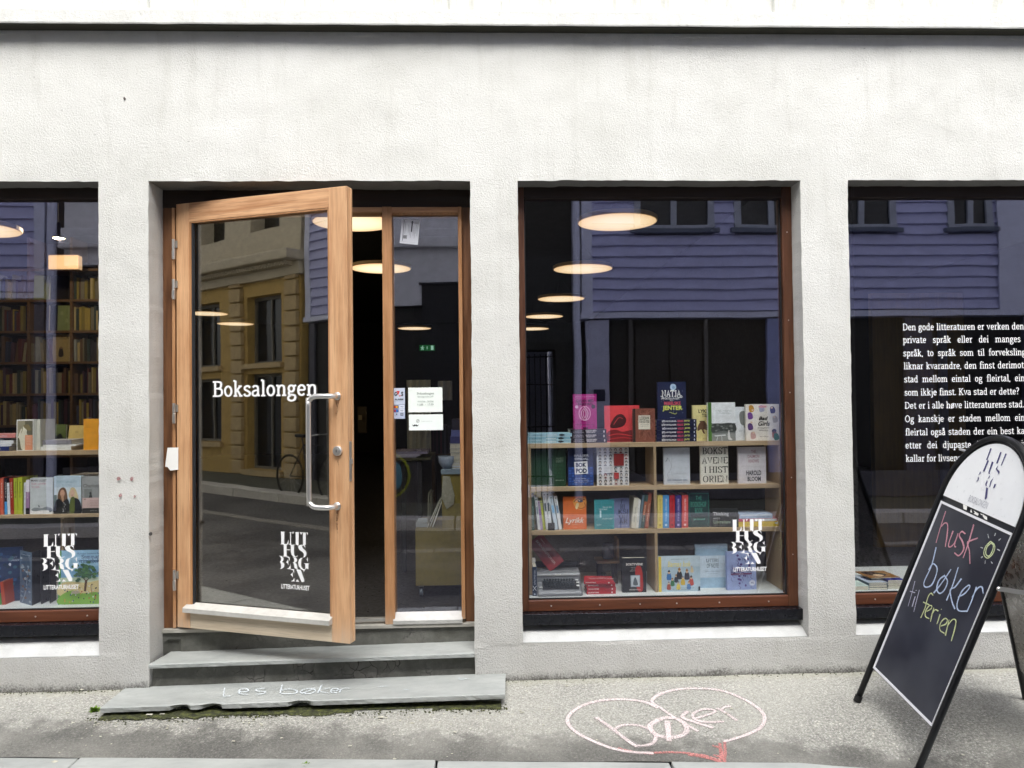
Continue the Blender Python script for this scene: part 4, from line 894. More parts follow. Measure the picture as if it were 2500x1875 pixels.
book(W(*R6(397, 1420), .285).x, W(*R6(537, 1420), .285).x, W(*R6(460, 1318), .285).z-zt2, zt2, .285, .02, '#b02a80', 'magenta paperback with an oval line drawing standing on a stack of dark books',
     [('t', '#2a1424', 'GLEDEN MED', .1, .15, .88, .235, .03), ('t', '#2a1424', 'SKJEDEN', .2, .25, .82, .33, .03), ('t', '#f2c8e0', 'Nina Brochmann  og  Ellen Stokken Dahl', .08, .06, .92, .085),
      ('e', '#f0b8d8', .48, .55, .26, .21), ('e', '#b02a80', .48, .55, .23, .19), ('l', '#f6e0ee', .02, [(.48, .37), (.34, .52), (.38, .66), (.48, .74), (.58, .66), (.62, .52), (.48, .37)], 1), ('l', '#f6e0ee', .018, [(.48, .42), (.42, .55), (.48, .68), (.54, .55), (.48, .42)], 1),
      ('e', '#e9c9db', .14, .36, .07, .045), ('e', '#3a3036', .86, .36, .09, .058), ('t', '#2a1424', 'Alt du trenger om', .08, .85, .9, .89), ('r', '#1f1a22', .4, .95, .6, .985)], lean=.03, gloss=.3)
bk(R6, 587, 1386, 797, 1605, T0, 'wide coral red picture book with dark brush bands on its cover', '#e0474b',
   [('ps', '#7a171b', [(.05, .97), (.08, .72), (.3, .66), (.5, .72), (.75, .68), (.95, .74), (.95, .97)]), ('ps', '#4a0f12', [(.15, .6), (.3, .3), (.5, .24), (.62, .4), (.5, .58)]),
    ('l', '#e0474b', .02, [(.1, .82), (.4, .78), (.9, .86)], 1), ('l', '#b02a30', .03, [(.1, .92), (.5, .88), (.9, .93)], 1), ('l', '#e0474b', .015, [(.25, .52), (.4, .34), (.52, .36)], 1)], T=.014, Y=.30, lean=.05)
bk(R6, 757, 1405, 890, 1605, T0, 'brown marbled reader with dark spine and a cream title label', '#8a5140',
   [('r', '#2f2420', 0, 0, .1, 1)]+[('l', '#a8705a' if i % 2 else '#6c3a2c', .018, [(.15+.8*random.random(), random.random()*.95), (.15+.8*random.random(), random.random()*.95), (.15+.8*random.random(), random.random()*.95)], 1) for i in range(26)]+
   [('r', '#e9e2cf', .24, .2, .77, .62), ('r', '#8a5140', .26, .215, .75, .222), ('s', '#26302c', 'LESEBOK', .28, .24, .73, .33, (1.5, .7)), ('s', '#26302c', 'FOR JENTER', .28, .35, .73, .43, (1.5, .7)), ('t', '#4a5a54', 'EI SAMLING TEKSTER', .32, .47, .69, .49), ('t', '#4a5a54', 'FOR STORE OG SMÅ', .34, .52, .67, .54)], Y=.268)
nv = [[('t', '#f2f2f2', 'NATTA', .14, .2, .22, .8, .04), ('t', '#f2f2f2', 'FORTELLINGER', .23, .3, .5, .72, .02), ('t', '#d2506a', 'REBELSKE', .52, .2, .67, .8, .03), ('t', '#d8e070', 'JENTER', .69, .2, .83, .8, .03), ('e', '#c9cbe0', .945, .5, .014, .28)]]
zt3 = stack(R6, 897, 1141, [1607, 1584, 1562, 1540, 1518, 1496, 1475], T0, ['#141a3c', '#171d44'], ['navy hardback with white and yellow lettering in the stack of six, ' + s for s in ordn], nv, jit=.002)
book(W(*R6(906, 1360), .285).x, W(*R6(1078, 1360), .285).x, W(*R6(990, 1243), .285).z-zt3, zt3, .285, .024, '#1a2348', 'navy hardback with ornate white, red and yellow lettering standing on the stack of six',
     [('e', '#b9d2e8', .55, .14, .11, .085), ('e', '#8fb0d0', .56, .15, .05, .04), ('s', '#f2f2ee', 'NATJA', .14, .22, .82, .40, (1.5, .9)), ('l', '#f2f2ee', .022, [(.1, .38), (.2, .43), (.12, .46)], 1), ('l', '#f2f2ee', .02, [(.7, .42), (.85, .42), (.83, .36)], 1),
      ('t', '#e8e8e4', 'FORTELLINGER', .2, .42, .76, .475, .01), ('t', '#e8e8e4', 'for', .43, .485, .53, .52), ('t', '#d8566c', 'REBELSKE', .22, .53, .8, .62, .03), ('t', '#dfe86a', 'JENTER', .16, .64, .86, .79, .035), ('l', '#dfe86a', .018, [(.4, .81), (.6, .86), (.66, .82)], 1), ('t', '#cfd6e6', 'Elena Favilli', .42, .95, .58, .965)]+
      [('e', '#cfdcec', .12+.78*random.random(), .1+.75*random.random(), .008, .006) for _ in range(24)], lean=.02, gloss=.35)
bk(R6, 1118, 1384, 1262, 1605, T0, 'pale yellow book with a brown animal drawing, half hidden behind a white one', '#e9dd9c',
   [('t', '#26221e', 'LYKKE', .24, .12, .78, .22, .03), ('t', '#26221e', 'TIL', .38, .24, .62, .34, .03), ('ps', '#6b4a34', [(.2, .6), (.35, .45), (.5, .46), (.6, .58), (.6, .7), (.45, .68), (.5, .8), (.42, .78), (.35, .68), (.2, .72)]), ('r', '#5a3c2a', .28, .44, .5, .47), ('ps', '#b23a36', [(.68, .55), (.76, .48), (.78, .66), (.7, .68)]), ('t', '#8a7a4a', 'Tulla Bok', .4, .92, .6, .95)], Y=.31)
bk(R6, 1210, 1368, 1375, 1603, T0, 'white book with a green cloth spine and a grey garden photograph', '#eef1f2',
   [('r', '#4d7a2c', 0, 0, .13, 1), ('t', '#a9b3b6', 'TI MIL TUNNEL', .26, .2, .88, .24), ('t', '#a9b3b6', 'FOTOGRAFIAR', .3, .26, .84, .3),
    ('r', '#6f7370', .13, .54, 1, 1), ('ps', '#3d423e', [(.13, .6), (.3, .54), (.5, .56), (.7, .53), (.99, .57), (.99, .76), (.5, .74), (.14, .78)]), ('r', '#8d918d', .13, .8, 1, 1)]+[('e', '#4f544f' if i % 2 else '#7d827c', .15+.8*random.random(), .58+.18*random.random(), .05, .02) for i in range(22)]+
    [('p', '#e8ebea', [(.22, .85), (.62, .83), (.64, .86), (.24, .88)]), ('l', '#d8dbda', .02, [(.34, .87), (.3, .99)]), ('l', '#d8dbda', .02, [(.48, .87), (.5, .99)]), ('ps', '#dfe0de', [(.72, .76), (.78, .78), (.8, .9), (.88, .97), (.72, .95)]), ('e', '#c9c4bd', .75, .74, .03, .022)], Y=.262, gloss=.25)
bk(R6, 1362, 1395, 1470, 1603, T0, 'white book with a faint grey tree, tucked between its neighbours', '#e6ebef', [('ps', '#8b8f8a', [(.35, .2), (.6, .12), (.85, .25), (.88, .45), (.6, .55), (.4, .48)]), ('l', '#7d807a', .05, [(.6, .5), (.62, .62)]), ('t', '#a9b3c0', 'dikt i utval', .3, .68, .8, .74)], Y=.30)
bk(R6, 1440, 1378, 1640, 1603, T0, 'white book whose cover has painted women round a handwritten title', '#f3eee6',
   [('ps', c, [(x-.07, y-.06), (x, y-.1), (x+.07, y-.05), (x+.08, y+.07), (x-.05, y+.09)]) for c, x, y in (('#d09a3c', .16, .12), ('#b9bcd8', .47, .12), ('#2c2a66', .8, .16), ('#5f3f7c', .12, .62), ('#b7b2ac', .87, .42), ('#cfa8a4', .2, .86), ('#b0683a', .85, .84), ('#7c4a9c', .12, .32), ('#2a7a4a', .9, .9))]+
   [('e', '#e8c9b0', x, y, .035, .03) for x, y in ((.2, .16), (.48, .07), (.78, .1), (.16, .5), (.85, .36), (.22, .78))]+[('e', '#2a2622', .84, .74, .07, .055), ('e', '#7a4a30', .84, .78, .035, .035), ('e', '#e6a4b4', .5, .07, .13, .03)]+
   [('t', '#22201e', 'Bad', .38, .34, .66, .44, .03, .3), ('t', '#22201e', 'Girls', .36, .47, .72, .60, .02, .3), ('t', '#3a3630', 'throughout', .34, .63, .7, .68, 0, .3), ('t', '#3a3630', 'History', .38, .70, .66, .755, 0, .3), ('t', '#3a3630', 'Anne Dame', .4, .87, .66, .91, 0, .3)], Y=.268)
# second level
bk(R7, 150, 530, 378, 762, T1, 'large dark green hardback at the left of the second level', '#1f3f2a',
   [('t', '#2f5a3e', 'NORSK', .55, .38, .92, .46, .01), ('t', '#2f5a3e', 'LITTERATUR-', .24, .5, .92, .57, .01), ('t', '#2f5a3e', 'KRITIKKS', .42, .6, .9, .67, .01), ('t', '#2f5a3e', 'HISTORIE', .42, .7, .9, .77, .01), ('t', '#c9d2c4', '1870-2010', .7, .82, .93, .85), ('t', '#c9d2c4', 'UNIVERSITETSFORLAGET', .35, .935, .62, .95)]+[('t', '#a9bca8', s_, .72, .22+.035*i, .93, .24+.035*i) for i, s_ in enumerate(('SISSEL FURUSETH', 'JAHN THON', 'EIRIK VASSENDEN', 'RED.'))])
bk(R7, 393, 520, 558, 762, T1, 'dark blue paperback with hand-cut white block lettering', '#14244e',
   [('r', '#203f86', 0, .5, 1, 1)]+[('r', '#3c66b4' if i % 3 else '#2a4a90', .03+.12*(i % 8), .5+.07*(i//8), .12+.12*(i % 8), .545+.07*(i//8)) for i in range(56)]+
   [('t', '#e2e6ee', 'HALLGEIR', .24, .16, .82, .22, .02), ('t', '#e2e6ee', 'OPEDAL', .26, .25, .8, .31, .02), ('p', '#f4f4f2', [(.24, .36), (.76, .34), (.78, .67), (.26, .69)]), ('t', '#14244e', 'BOK', .3, .38, .72, .5, .05), ('t', '#14244e', 'POD', .3, .53, .74, .66, .05), ('t', '#dfe4f0', 'Kor er bøkene', .3, .78, .7, .81), ('t', '#dfe4f0', 'til folket på bygda', .2, .83, .8, .86), ('t', '#dfe4f0', 'og i byen no', .24, .88, .78, .91)])
hd = []
for r_ in range(6):
    for c_ in range(6):
        if c_ in (3, 4) and r_ in (1, 2): continue
        if c_ == 3 and r_ == 4: continue
        x, y = .09+.165*c_, .08+.165*r_; col = random.choice(['#2c2c30', '#55565c', '#7d7f86', '#8a2f30' if random.random() < .4 else '#3c3c42'])
        hd += [('e', col, x, y-.02, .045, .045), ('e', '#d8cfc6', x, y-.005, .028, .034), ('ps', col, [(x-.05, y+.06), (x, y+.03), (x+.05, y+.06), (x, y+.07)])]
bk(R7, 583, 515, 790, 758, T1, 'white book cover with a grid of small drawn heads and two red squares', '#e9eaea', hd+[('r', '#8e2a28', .52, .16, .84, .48), ('r', '#b5342f', .52, .66, .68, .82), ('r', '#dcdcdc', .2, .48, .5, .66)]+[('t', '#9a9aa0', 'norske forfattarar', .22, .5+.04*i, .48, .52+.04*i) for i in range(4)])
bk(R8, 163, 517, 333, 760, T1, 'pale grey book with a thin pencil profile line', '#cdd3da',
   [('l', '#5a6068', .008, [(.1, .26), (.18, .3), (.26, .42), (.28, .52), (.2, .66), (.12, .72), (.2, .84)], 1), ('l', '#4a4f56', .02, [(.06, .38), (.12, .32), (.14, .27)]), ('s', '#7e8ba0', 'Emily Dickinsons Poems', .12, .84, .9, .9, (1.3, .7)), ('t', '#7e8ba0', 'AS SHE PRESERVED THEM', .16, .93, .86, .955)])
bk(R8, 403, 505, 583, 758, T1, 'cream book cover filled with four lines of big black roman capitals', '#ece9dc',
   [('s', '#23201c', 'BOKST', .06, .03, .98, .22, (1.2, .35)), ('s', '#23201c', 'AVENE', .04, .285, .98, .465, (1.2, .35)), ('s', '#23201c', '·I·HIST', .04, .53, .98, .71, (1.2, .35)), ('s', '#23201c', 'ORIEN', .06, .775, .98, .955, (1.2, .35)), ('r', '#c9c4b4', .05, .252, .95, .256), ('r', '#c9c4b4', .05, .497, .95, .501), ('r', '#c9c4b4', .05, .742, .95, .746)])
bk(R8, 650, 512, 830, 755, T1, 'off-white book with narrow faded red and dark capitals at the right of the second level', '#dcd8dc',
   [('t', '#b0868e', 'THE', .46, .08, .64, .17, .02), ('t', '#b0868e', 'DAEMON', .34, .21, .76, .3, .02), ('t', '#b0868e', 'KNOWS', .37, .34, .74, .43, .02), ('r', '#b9b4b9', .1, .53, .9, .532), ('t', '#3f4046', 'HAROLD', .28, .64, .82, .78, .03), ('t', '#3f4046', 'BLOOM', .32, .81, .8, .94, .03)])
# third level
def spine(mp, xb, tpx, ytop, zs, col, label, lean_px=0, items=(), Y=.262, depth=.14, hpx=None, ybot=1050):
    """xb = left edge at the foot, lean_px = how far the top shifts right"""
    a, b = mp(xb, ybot), mp(xb+tpx, ybot); t0 = mp(xb, ytop)
    x0, x1 = W(a[0], a[1], Y).x, W(b[0], b[1], Y).x; dh = W(a[0], t0[1], Y).z-zs; dx = W(mp(xb+lean_px, ytop)[0], t0[1], Y).x-x0
    ang = math.atan2(dx, dh); w_ = x1-x0
    o = book(0, 0, math.hypot(dx, dh)/1.0, zs, Y, w_, col, label, items, mode='spine', depth=depth, x=(x0, x0+w_*math.cos(ang)))
    o.rotation_euler = (0, ang, 0)
    o.location.z = zs + (w_*math.sin(ang) if ang > 0 else 0)
    return o
def vt(txt, c='#333333', a=.1, b=.7, u0=.3, u1=.72, bold=0): return ('tv', c, txt, u0, a, u1, b, bold)
spine(R7, 153, 20, 832, T2, '#1f4a46', 'dark green upright spine at the far left of the third level', 0, [vt('NORSK BOKMARKNAD HISTORIE', '#a9c4bc', .3, .9)])
WS = [(196, 18, 843, '#dfe4e4', -22, 'off-white leaning spine, first of the leaning white row'), (215, 15, 865, '#b49cc4', -22, 'thin leaning spine with a mauve stripe'), (232, 15, 862, '#c3cc5c', -24, 'thin leaning spine with a lime yellow patch'),
      (249, 18, 810, '#e9ecee', -22, 'tall white leaning spine with a dark badge, left of two'), (269, 20, 808, '#e4e8ea', -22, 'tall white leaning spine, right of two'), (306, 24, 832, '#d3e2ee', -38, 'wide leaning spine with pale blue lettering'), (334, 20, 833, '#e6e9ea', -34, 'white leaning spine at the right end of the leaning row')]
for i, (xb, t_, yt, c, ln, lb) in enumerate(WS):
    spine(R7, xb, t_, yt, T2, c, lb+' on the third level', ln, [('r', ['#8fa3ad', '#8f5fb0', '#b8c234', '#3a4a5a', '#3a4a5a', '#7fb4dc', '#6f93b4'][i], .2, .28, .8, .5), vt('LITTERÆRT ÅR', '#55606a', .1, .26), ('e', '#33414f', .5, .06, .3, .02)])
p0 = W(*R7(262, 1055), .248); q0 = W(*R7(305, 1005), .248)
tag(MB().box(0, q0.x-p0.x, 0, .002, 0, q0.z-p0.z).build('price_card', C('#2a2a2e', .6), None, (0, 0, 0)), 'small blank black card leaning on the white spines', 'card').location = (p0.x, .248, T2)
bk(R7, 363, 837, 513, 1045, T2, 'orange paperback with a big eye and white script title', '#e2702c',
   [('ps', '#f0a04c', [(.42, .1), (.7, .02), (.98, .06), (.98, .3), (.75, .4), (.5, .3)]), ('l', '#5a1f10', .03, [(.45, .16), (.66, .05), (.95, .1)], 1), ('e', '#2c1a14', .74, .13, .12, .05), ('e', '#f6d8b0', .7, .12, .03, .015), ('l', '#a03c1c', .03, [(.92, .18), (.95, .3), (.8, .36), (.62, .34)], 1), ('ps', '#f8e0a8', [(.58, .2), (.68, .22), (.6, .38), (.52, .34)]),
    ('t', '#fff6ea', 'Lyrikk', .08, .64, .9, .86, .015, .35), ('t', '#fbe2c8', 'frå samlinga', .36, .84, .62, .87, 0, .3), ('t', '#8f3a14', 'Roar Bjørsvik', .2, .56, .6, .58), ('t', '#fff0e0', 'forlag', .44, .94, .58, .96)])
bk(R7, 567, 857, 693, 1047, T2, 'teal paperback with faint lettering rows', '#3d9aa2',
   [('t', '#2c7a84', 'BTUD O EDO LFRA', .1, .05+.085*i, .92, .10+.085*i) for i in range(11)]+[('t', '#e6f2f2', 'Kan ein lære', .42, .22, .9, .27, .01), ('t', '#e6f2f2', 'å bli forfattar?', .22, .29, .66, .34, .01), ('t', '#e6f2f2', 'David Lodge', .4, .63, .9, .68, .01), ('t', '#e6f2f2', 'ESSAY', .1, .83, .34, .87, .01), ('r', '#d9eef0', .26, .36, .34, .6)], Y=.262)
bk(R7, 668, 847, 793, 1037, T2, 'dusty violet book with tall dark roman letters behind the teal one', '#7d86b0',
   [('s', '#2a2a44', 'F', .55, .04, .68, .18, (1.2, .5)), ('s', '#2a2a44', 'RI', .52, .2, .78, .36, (1.2, .5)), ('s', '#2a2a44', 'KSI', .4, .37, .98, .53, (1.2, .5)), ('s', '#2a2a44', 'ON', .45, .54, .92, .69, (1.2, .5)), ('s', '#2a2a44', 'AR', .45, .7, .9, .85, (1.2, .5)), ('t', '#c9cfe6', 'AV HENNING WÆRP', .4, .91, .9, .94)], Y=.29)
for xb, t_, yt, c, ln, lb in ((806, 30, 846, '#ddd8c6', 20, 'cream thick'), (838, 14, 855, '#e6e6e0', 16, 'thin white'), (852, 12, 828, '#6f8794', 28, 'slim blue-grey'), (866, 22, 828, '#2f4c4a', 30, 'dark teal with an orange band'), (893, 24, 812, '#a4573c', 26, 'rust brown')):
    spine(R7, xb, t_, yt, T2, c, lb+' spine leaning right beside the divider on the third level', ln, [vt('Samla essay', '#e8d8c0' if c in ('#2f4c4a', '#a4573c') else '#6a6a60', .3, .8), ('r', '#b0603c' if c == '#2f4c4a' else c, .1, .2, .9, .6)][::-1])
for xb, t_, yt, c, lb, tc in ((121, 34, 826, '#ecd977', 'yellow', '#b59a2c'), (158, 38, 826, '#4f9fe0', 'sky blue', '#dff0ff'), (200, 34, 826, '#c5202c', 'crimson', '#7c0f18'), (238, 38, 826, '#3b2a7c', 'violet', '#cfc4ee'), (281, 40, 826, '#dc5350', 'coral red', '#fbe0dc')):
    spine(R8, xb, t_, yt, T2, c, lb+' upright spine in the colourful set right of the divider', 0, [vt('BIBLIOTEKET FOR ALLE', tc, .12, .8, .38, .66, .01), ('r', tc, .32, .88, .68, .94)], ybot=1045)
bk(R8, 325, 808, 460, 1030, T2, 'dark green book with condensed green outline capitals', '#123a3c',
   [('r', '#2f7a6c', .03, .03, .97, .05), ('r', '#2f7a6c', .03, .03, .05, .97), ('r', '#2f7a6c', .95, .03, .97, .97), ('t', '#4aa08a', 'THE', .34, .1, .64, .22, .005), ('t', '#4aa08a', 'BOOKSHOP', .1, .27, .86, .42, .005), ('t', '#4aa08a', 'BOOK', .3, .45, .68, .6, .005), ('r', '#0d2426', .1, .62, .9, .72), ('t', '#7ad0b4', 'Jen Campbell', .22, .74, .78, .81, .02), ('r', '#1d5a50', .08, .86, .9, .875), ('r', '#1d5a50', .08, .9, .9, .915)], Y=.272)
bk(R8, 467, 915, 645, 1032, T2, 'black landscape book with a white and green title, turned slightly', '#15181a',
   [('s', '#d8d8d4', 'Thinking', .1, .18, .66, .42, (1.2, .7)), ('t', '#d8d8d4', 'with', .1, .45, .34, .58, 0, .35), ('s', '#a9c0a0', 'Literature', .1, .62, .72, .8, (1.2, .7)), ('t', '#8a8a84', 'TERENCE CAVE', .12, .88, .5, .92)], Y=.27, yaw=-.1, lean=.06)
z_ = stack(R8, 650, 912, [1043, 1011], T2, ['#e6c93e'], ['bright yellow book at the bottom of the small stack behind the window logo'], [[('t', '#b89a20', 'Store norske ordbok', .2, .35, .75, .6), ('r', '#d8e4ec', .9, .2, .98, .45)]], jit=0)
z_ = stack(R8, 652, 905, [1011, 992], z_, ['#c9486a'], ['thin pink book between the yellow and the pale blue one'], [[('r', '#e8ecf0', .4, .1, .98, .9)]], jit=0)
stack(R8, 656, 874, [992, 962], z_, ['#b8cbe4'], ['pale blue book on top of the small stack behind the window logo'], [[('r', '#dfe8f2', .03, .1, .97, .4), ('t', '#7f94b4', 'HISTORIA OM', .5, .5, .9, .8)]], jit=0)
# bottom level
spine(R7, 161, 28, 1295, B0, '#16304e', 'navy spine with a large white cross mark beside the typewriter', 0, [vt('VIKING I BOKAS TENESTE', '#d8e0ea', .1, .62, .35, .68), ('l', '#eef2f6', .12, [(.1, .66), (.9, .82)]), ('l', '#eef2f6', .12, [(.9, .66), (.1, .82)]), ('r', '#c9d4e0', .3, .92, .7, .96)], ybot=1490, Y=.215)
bk(R7, 148, 1240, 180, 1300, B0, 'thick white book standing behind the navy spine', '#e8e8e2', [], T=.03, Y=.33)
bk(R8, 128, 1226, 400, 1460, B0, 'pale blue picture book with a yellow spine and a crowd of small painted figures', '#b7ccd8',
   [('r', '#e8cc4a', 0, 0, .07, 1), ('r', '#c5d6de', .07, 0, 1, .3), ('t', '#5d6a5c', 'ANSJOS, BJØRNIS, FRILUFT', .3, .07, .72, .1), ('t', '#e8dc8a', 'Barnas bok', .22, .14, .78, .3, .02, .2)]+
   [it for i, (x, y, c, s_) in enumerate([(.25, .5, '#3f79b4', 1.2), (.33, .7, '#3a7a4a', 1), (.42, .6, '#2c3442', 1), (.5, .45, '#2a2a2e', 1.4), (.58, .66, '#d8b43c', 1.1), (.68, .48, '#34303c', 1.3), (.78, .66, '#c04a3c', 1.2), (.72, .8, '#5a84b8', 1), (.24, .8, '#a8442e', 1), (.47, .8, '#e8d060', 1), (.8, .35, '#e0cba0', .8)]) for it in
    (('ps', c, [(x-.035*s_, y), (x, y-.04), (x+.035*s_, y), (x+.045*s_, y+.13*s_), (x-.045*s_, y+.13*s_)]), ('e', '#e2bd98', x, y-.05, .022*s_, .04*s_), ('ps', random.choice(['#3a2a20', '#b07a30', '#1f1f22', '#8a8a90']), [(x-.025*s_, y-.06), (x, y-.1*s_), (x+.025*s_, y-.06)]))]+
   [('t', '#3a4048', 'TI HISTORIAR FOR BARN OG VAKSNE SOM LIKAR Å LESE', .16, .88, .84, .905), ('t', '#3a4048', 'I LAG MED KVARANDRE HEILE ÅRET', .24, .925, .76, .95), ('r', '#1f2a34', .95, .86, .99, .97)], Y=.245, T=.016)
bk(R8, 372, 1148, 580, 1440, B0, 'tall pale blue book with a white band and scratchy handwritten title', '#a9c8de',
   [('r', '#d3e2ec', 0, .26, 1, .76), ('l', '#3c444c', .010, [(.33, .33), (.34, .4), (.4, .4)]), ('t', '#3c444c', 'LETTERS', .33, .33, .72, .41, 0, .2), ('t', '#3c444c', 'OF NOTE', .34, .44, .72, .54, 0, .2), ('t', '#8aa0b0', 'samla av Shaun Usher', .28, .6, .76, .63), ('t', '#8aa0b0', 'for dei mange', .36, .66, .68, .69), ('r', '#bfd6e6', 0, 0, 1, .02)], Y=.31)
bk(R8, 576, 1196, 770, 1447, B0, 'periwinkle blue book covered in tiny dark violet icons, behind the window logo', '#a3b2de',
   [('e', '#5a3f8a', .2+.6*random.random(), .05+.85*random.random(), .02+.03*random.random(), .02+.015*random.random()) for _ in range(26)]+[('l', '#54407c', .012, [(x, y), (x+.08*random.uniform(-1, 1), y+.06), (x+.05, y+.1)], 1) for x, y in [(.1+.8*random.random(), .08+.8*random.random()) for _ in range(22)]]+
   [('r', '#7a3f6c', .12, .56, .84, .6), ('t', '#dfe4f4', 'BOOK', .4, .565, .56, .595), ('t', '#4a3f7c', 'LITTERATUR', .12, .45, .84, .54, .02), ('e', '#e2e6f4', .85, .82, .1, .075), ('t', '#4a3f7c', 'BIG', .8, .8, .9, .84, .01)], Y=.25, spine='#8e9ed0', yaw=.06)
bk(R7, 748, 1236, 903, 1457, B0, 'black book with white title and a red torn cover picture of an old page', '#16161a',
   [('t', '#ece6dc', 'BOKTYVENE', .16, .15, .86, .22, .03), ('t', '#b9b4ac', 'JAKTEN PÅ', .36, .26, .68, .29), ('t', '#b9b4ac', 'DE TAPTE', .38, .31, .66, .34), ('t', '#b9b4ac', 'BIBLIOTEKENE', .32, .36, .74, .39), ('ps', '#b3281e', [(.55, .3), (.78, .26), (.86, .6), (.84, .95), (.6, .9)]), ('r', '#9aa6ae', .34, .5, .74, .84), ('r', '#c9d2d6', .37, .52, .71, .82), ('ps', '#5a646c', [(.45, .78), (.48, .62), (.54, .56), (.6, .64), (.64, .78)]), ('t', '#e2ddd4', 'ANDERS RYDELL', .28, .9, .76, .935, .01)], Y=.245, T=.034)
tag(MB().box(-.062, .062, 0, .075, 0, .004).build('booklet', WHITE, None, (W(*R7(820, 1228), .25).x, .25, W(*R7(820, 1234), .25).z+.001)), 'thin white booklet lying on top of the black book', 'booklet')
ri = [[('t', '#f0d8d4', 'SKRIVEHISTORIER', .05, .3, .42, .7, .02), ('e', '#f0e6e0', .87, .5, .025, .22)]]
zr_ = stack(R7, 512, 702, [1465, 1443, 1420, 1397], B0, ['#b3222c'], ['red paperback in the low stack beside the typewriter, ' + s for s in ('bottom', 'second from below', 'third from below')], ri, Y=.225, depth=.11)
o = book(0, 0, .0155, zr_, .222, .016, '#b8242e', 'red paperback lying twisted on top of the low stack beside the typewriter', ri[0], mode='flat', depth=.12, x=(W(*R7(497, 1395), .22).x, W(*R7(682, 1395), .22).x), yaw=R(-7))
pl_ = Plane((.02, .075, .0155), (1, 0, 0), (0, -1, 0), (0, 0, 1), .15, .055); pl_.draw([('t', '#f0d8d4', 'SKRIVEHISTORIER', .05, .1, .95, .45, .02), ('r', '#e8d0cc', .4, -.3, .6, -.2)]); pl_.build('cover_print', o)
# --- typewriter
tx0, tx1 = W(*TY(145, 940), .20).x, W(*TY(862, 940), .20).x; tw = tx1-tx0; tcx = (tx0+tx1)/2
GREY = C('#85878a', .42, .06, .1); GREYD = C('#2b2d30', .5)
tz = lambda y, Y=.2: W(1400, TY(0, y)[1], Y).z-B0
tyw = empty('typewriter', (tcx, .20, B0), 'small grey portable typewriter with black keys at the lower left of the right window', 'typewriter')
s = MB(); hw = tw/2
prof = [(-.012, .0), (-.014, .018), (.0, .03), (.10, .062), (.10, .0)]
s.slab([(-hw, y, z) for y, z in prof], (tw, 0, 0)); s.build('base', GREY, tyw, bevel=.008, smooth=False)
s = MB(); hw2 = W(*TY(826, 600), .29).x-tcx
prof = [(.085, .055), (.088, .088), (.096, .099), (.115, .108), (.175, .112), (.215, .104), (.24, .0), (.24, -.0), (.1, .0)]
s.slab([(-hw2, y, z) for y, z in prof], (2*hw2, 0, 0)); s.build('hood', GREY, tyw, bevel=.006)
MB().box(-hw2, hw2, .0835, .087, .088, .0925).build('chrome_strip', ALU, tyw)
MB().slab([(-hw*.76, .007, .0345), (-hw*.76, .094, .0635), (-hw*.76, .094, .058), (-hw*.76, .007, .029)], (hw*1.52+.012, 0, 0)).build('key_well', GREYD, tyw)
KEY = C('#1c2a2e', .3); k_ = []
keym = None
for r_ in range(4):
    n = 11 if r_ else 10; y = .020+r_*.0195; z = .043+r_*.0085
    for i in range(n):
        x = (i-(n-1)/2)*.0152+(r_ % 2)*.004-.004
        o = MB().lathe((0, 0, 0), [(.0064, 0), (.0067, .002), (.006, .0035)], 10).lathe((0, 0, -.008), [(.0015, 0), (.0015, .008)], 6).build('key', KEY, tyw) if keym is None else bpy.data.objects.new('key', keym)
        if keym is None: keym = o.data
        else: COL.objects.link(o); o.parent = tyw
        o.location = (x, y, z); o.rotation_euler = (R(24), 0, 0)
for x, y, z in ((-hw*.83, .022, .040), (hw*.82, .075, .064), (hw*.84, .052, .056), (hw*.82, .026, .045)): MB().box(x-.008, x+.008, y-.004, y+.005, z, z+.006).build('shift_key', WHITE, tyw, bevel=.0015)
MB().tube([(-hw*1.0, .20, .128), (hw*1.02, .20, .128)], .017, 16).build('platen', GREYD, tyw)
MB().lathe((0, 0, 0), [(.013, -.0), (.014, .004), (.014, .011), (.012, .013)], 16, 'x').build('platen_knob', C('#9a9a96', .5), tyw, (-hw*1.22, -.20, -.128))
MB().tube([(hw*1.0, .20, .128), (hw*1.23, .20, .128)], .004, 8).build('platen_shaft', STEEL, tyw)
MB().box(hw*.86, hw*1.1, .17, .23, .118, .124).box(hw*1.02, hw*1.05, .165, .235, .118, .165).build('carriage', BLACKM, tyw)
pl_ = Plane((W(*TY(418, 600), .287).x-tcx, .0868, tz(585, .287)), (1, 0, 0), (0, 0, -1), (0, -1, 0), .034, .0115); pl_.draw([('t', '#e9e6da', 'Consul', 0, 0, 1, 1, .03, .35)]); pl_.build('badge', tyw)
o = book(0, 0, .20, B0+.104, .32, .012, '#8e1c24', 'dark red paperback leaning out of the typewriter carriage', [('tv', '#d8b8b4', 'SKRIVEHISTORIER', .42, .08, .56, .92, .02), ('r', '#c98f8a', .72, .12, .78, .3)], x=(W(*TY(380, 560), .32).x-.01, W(*TY(380, 560), .32).x+.085), lean=.45)
o.rotation_euler = (-.5, R(-38), R(5)); 
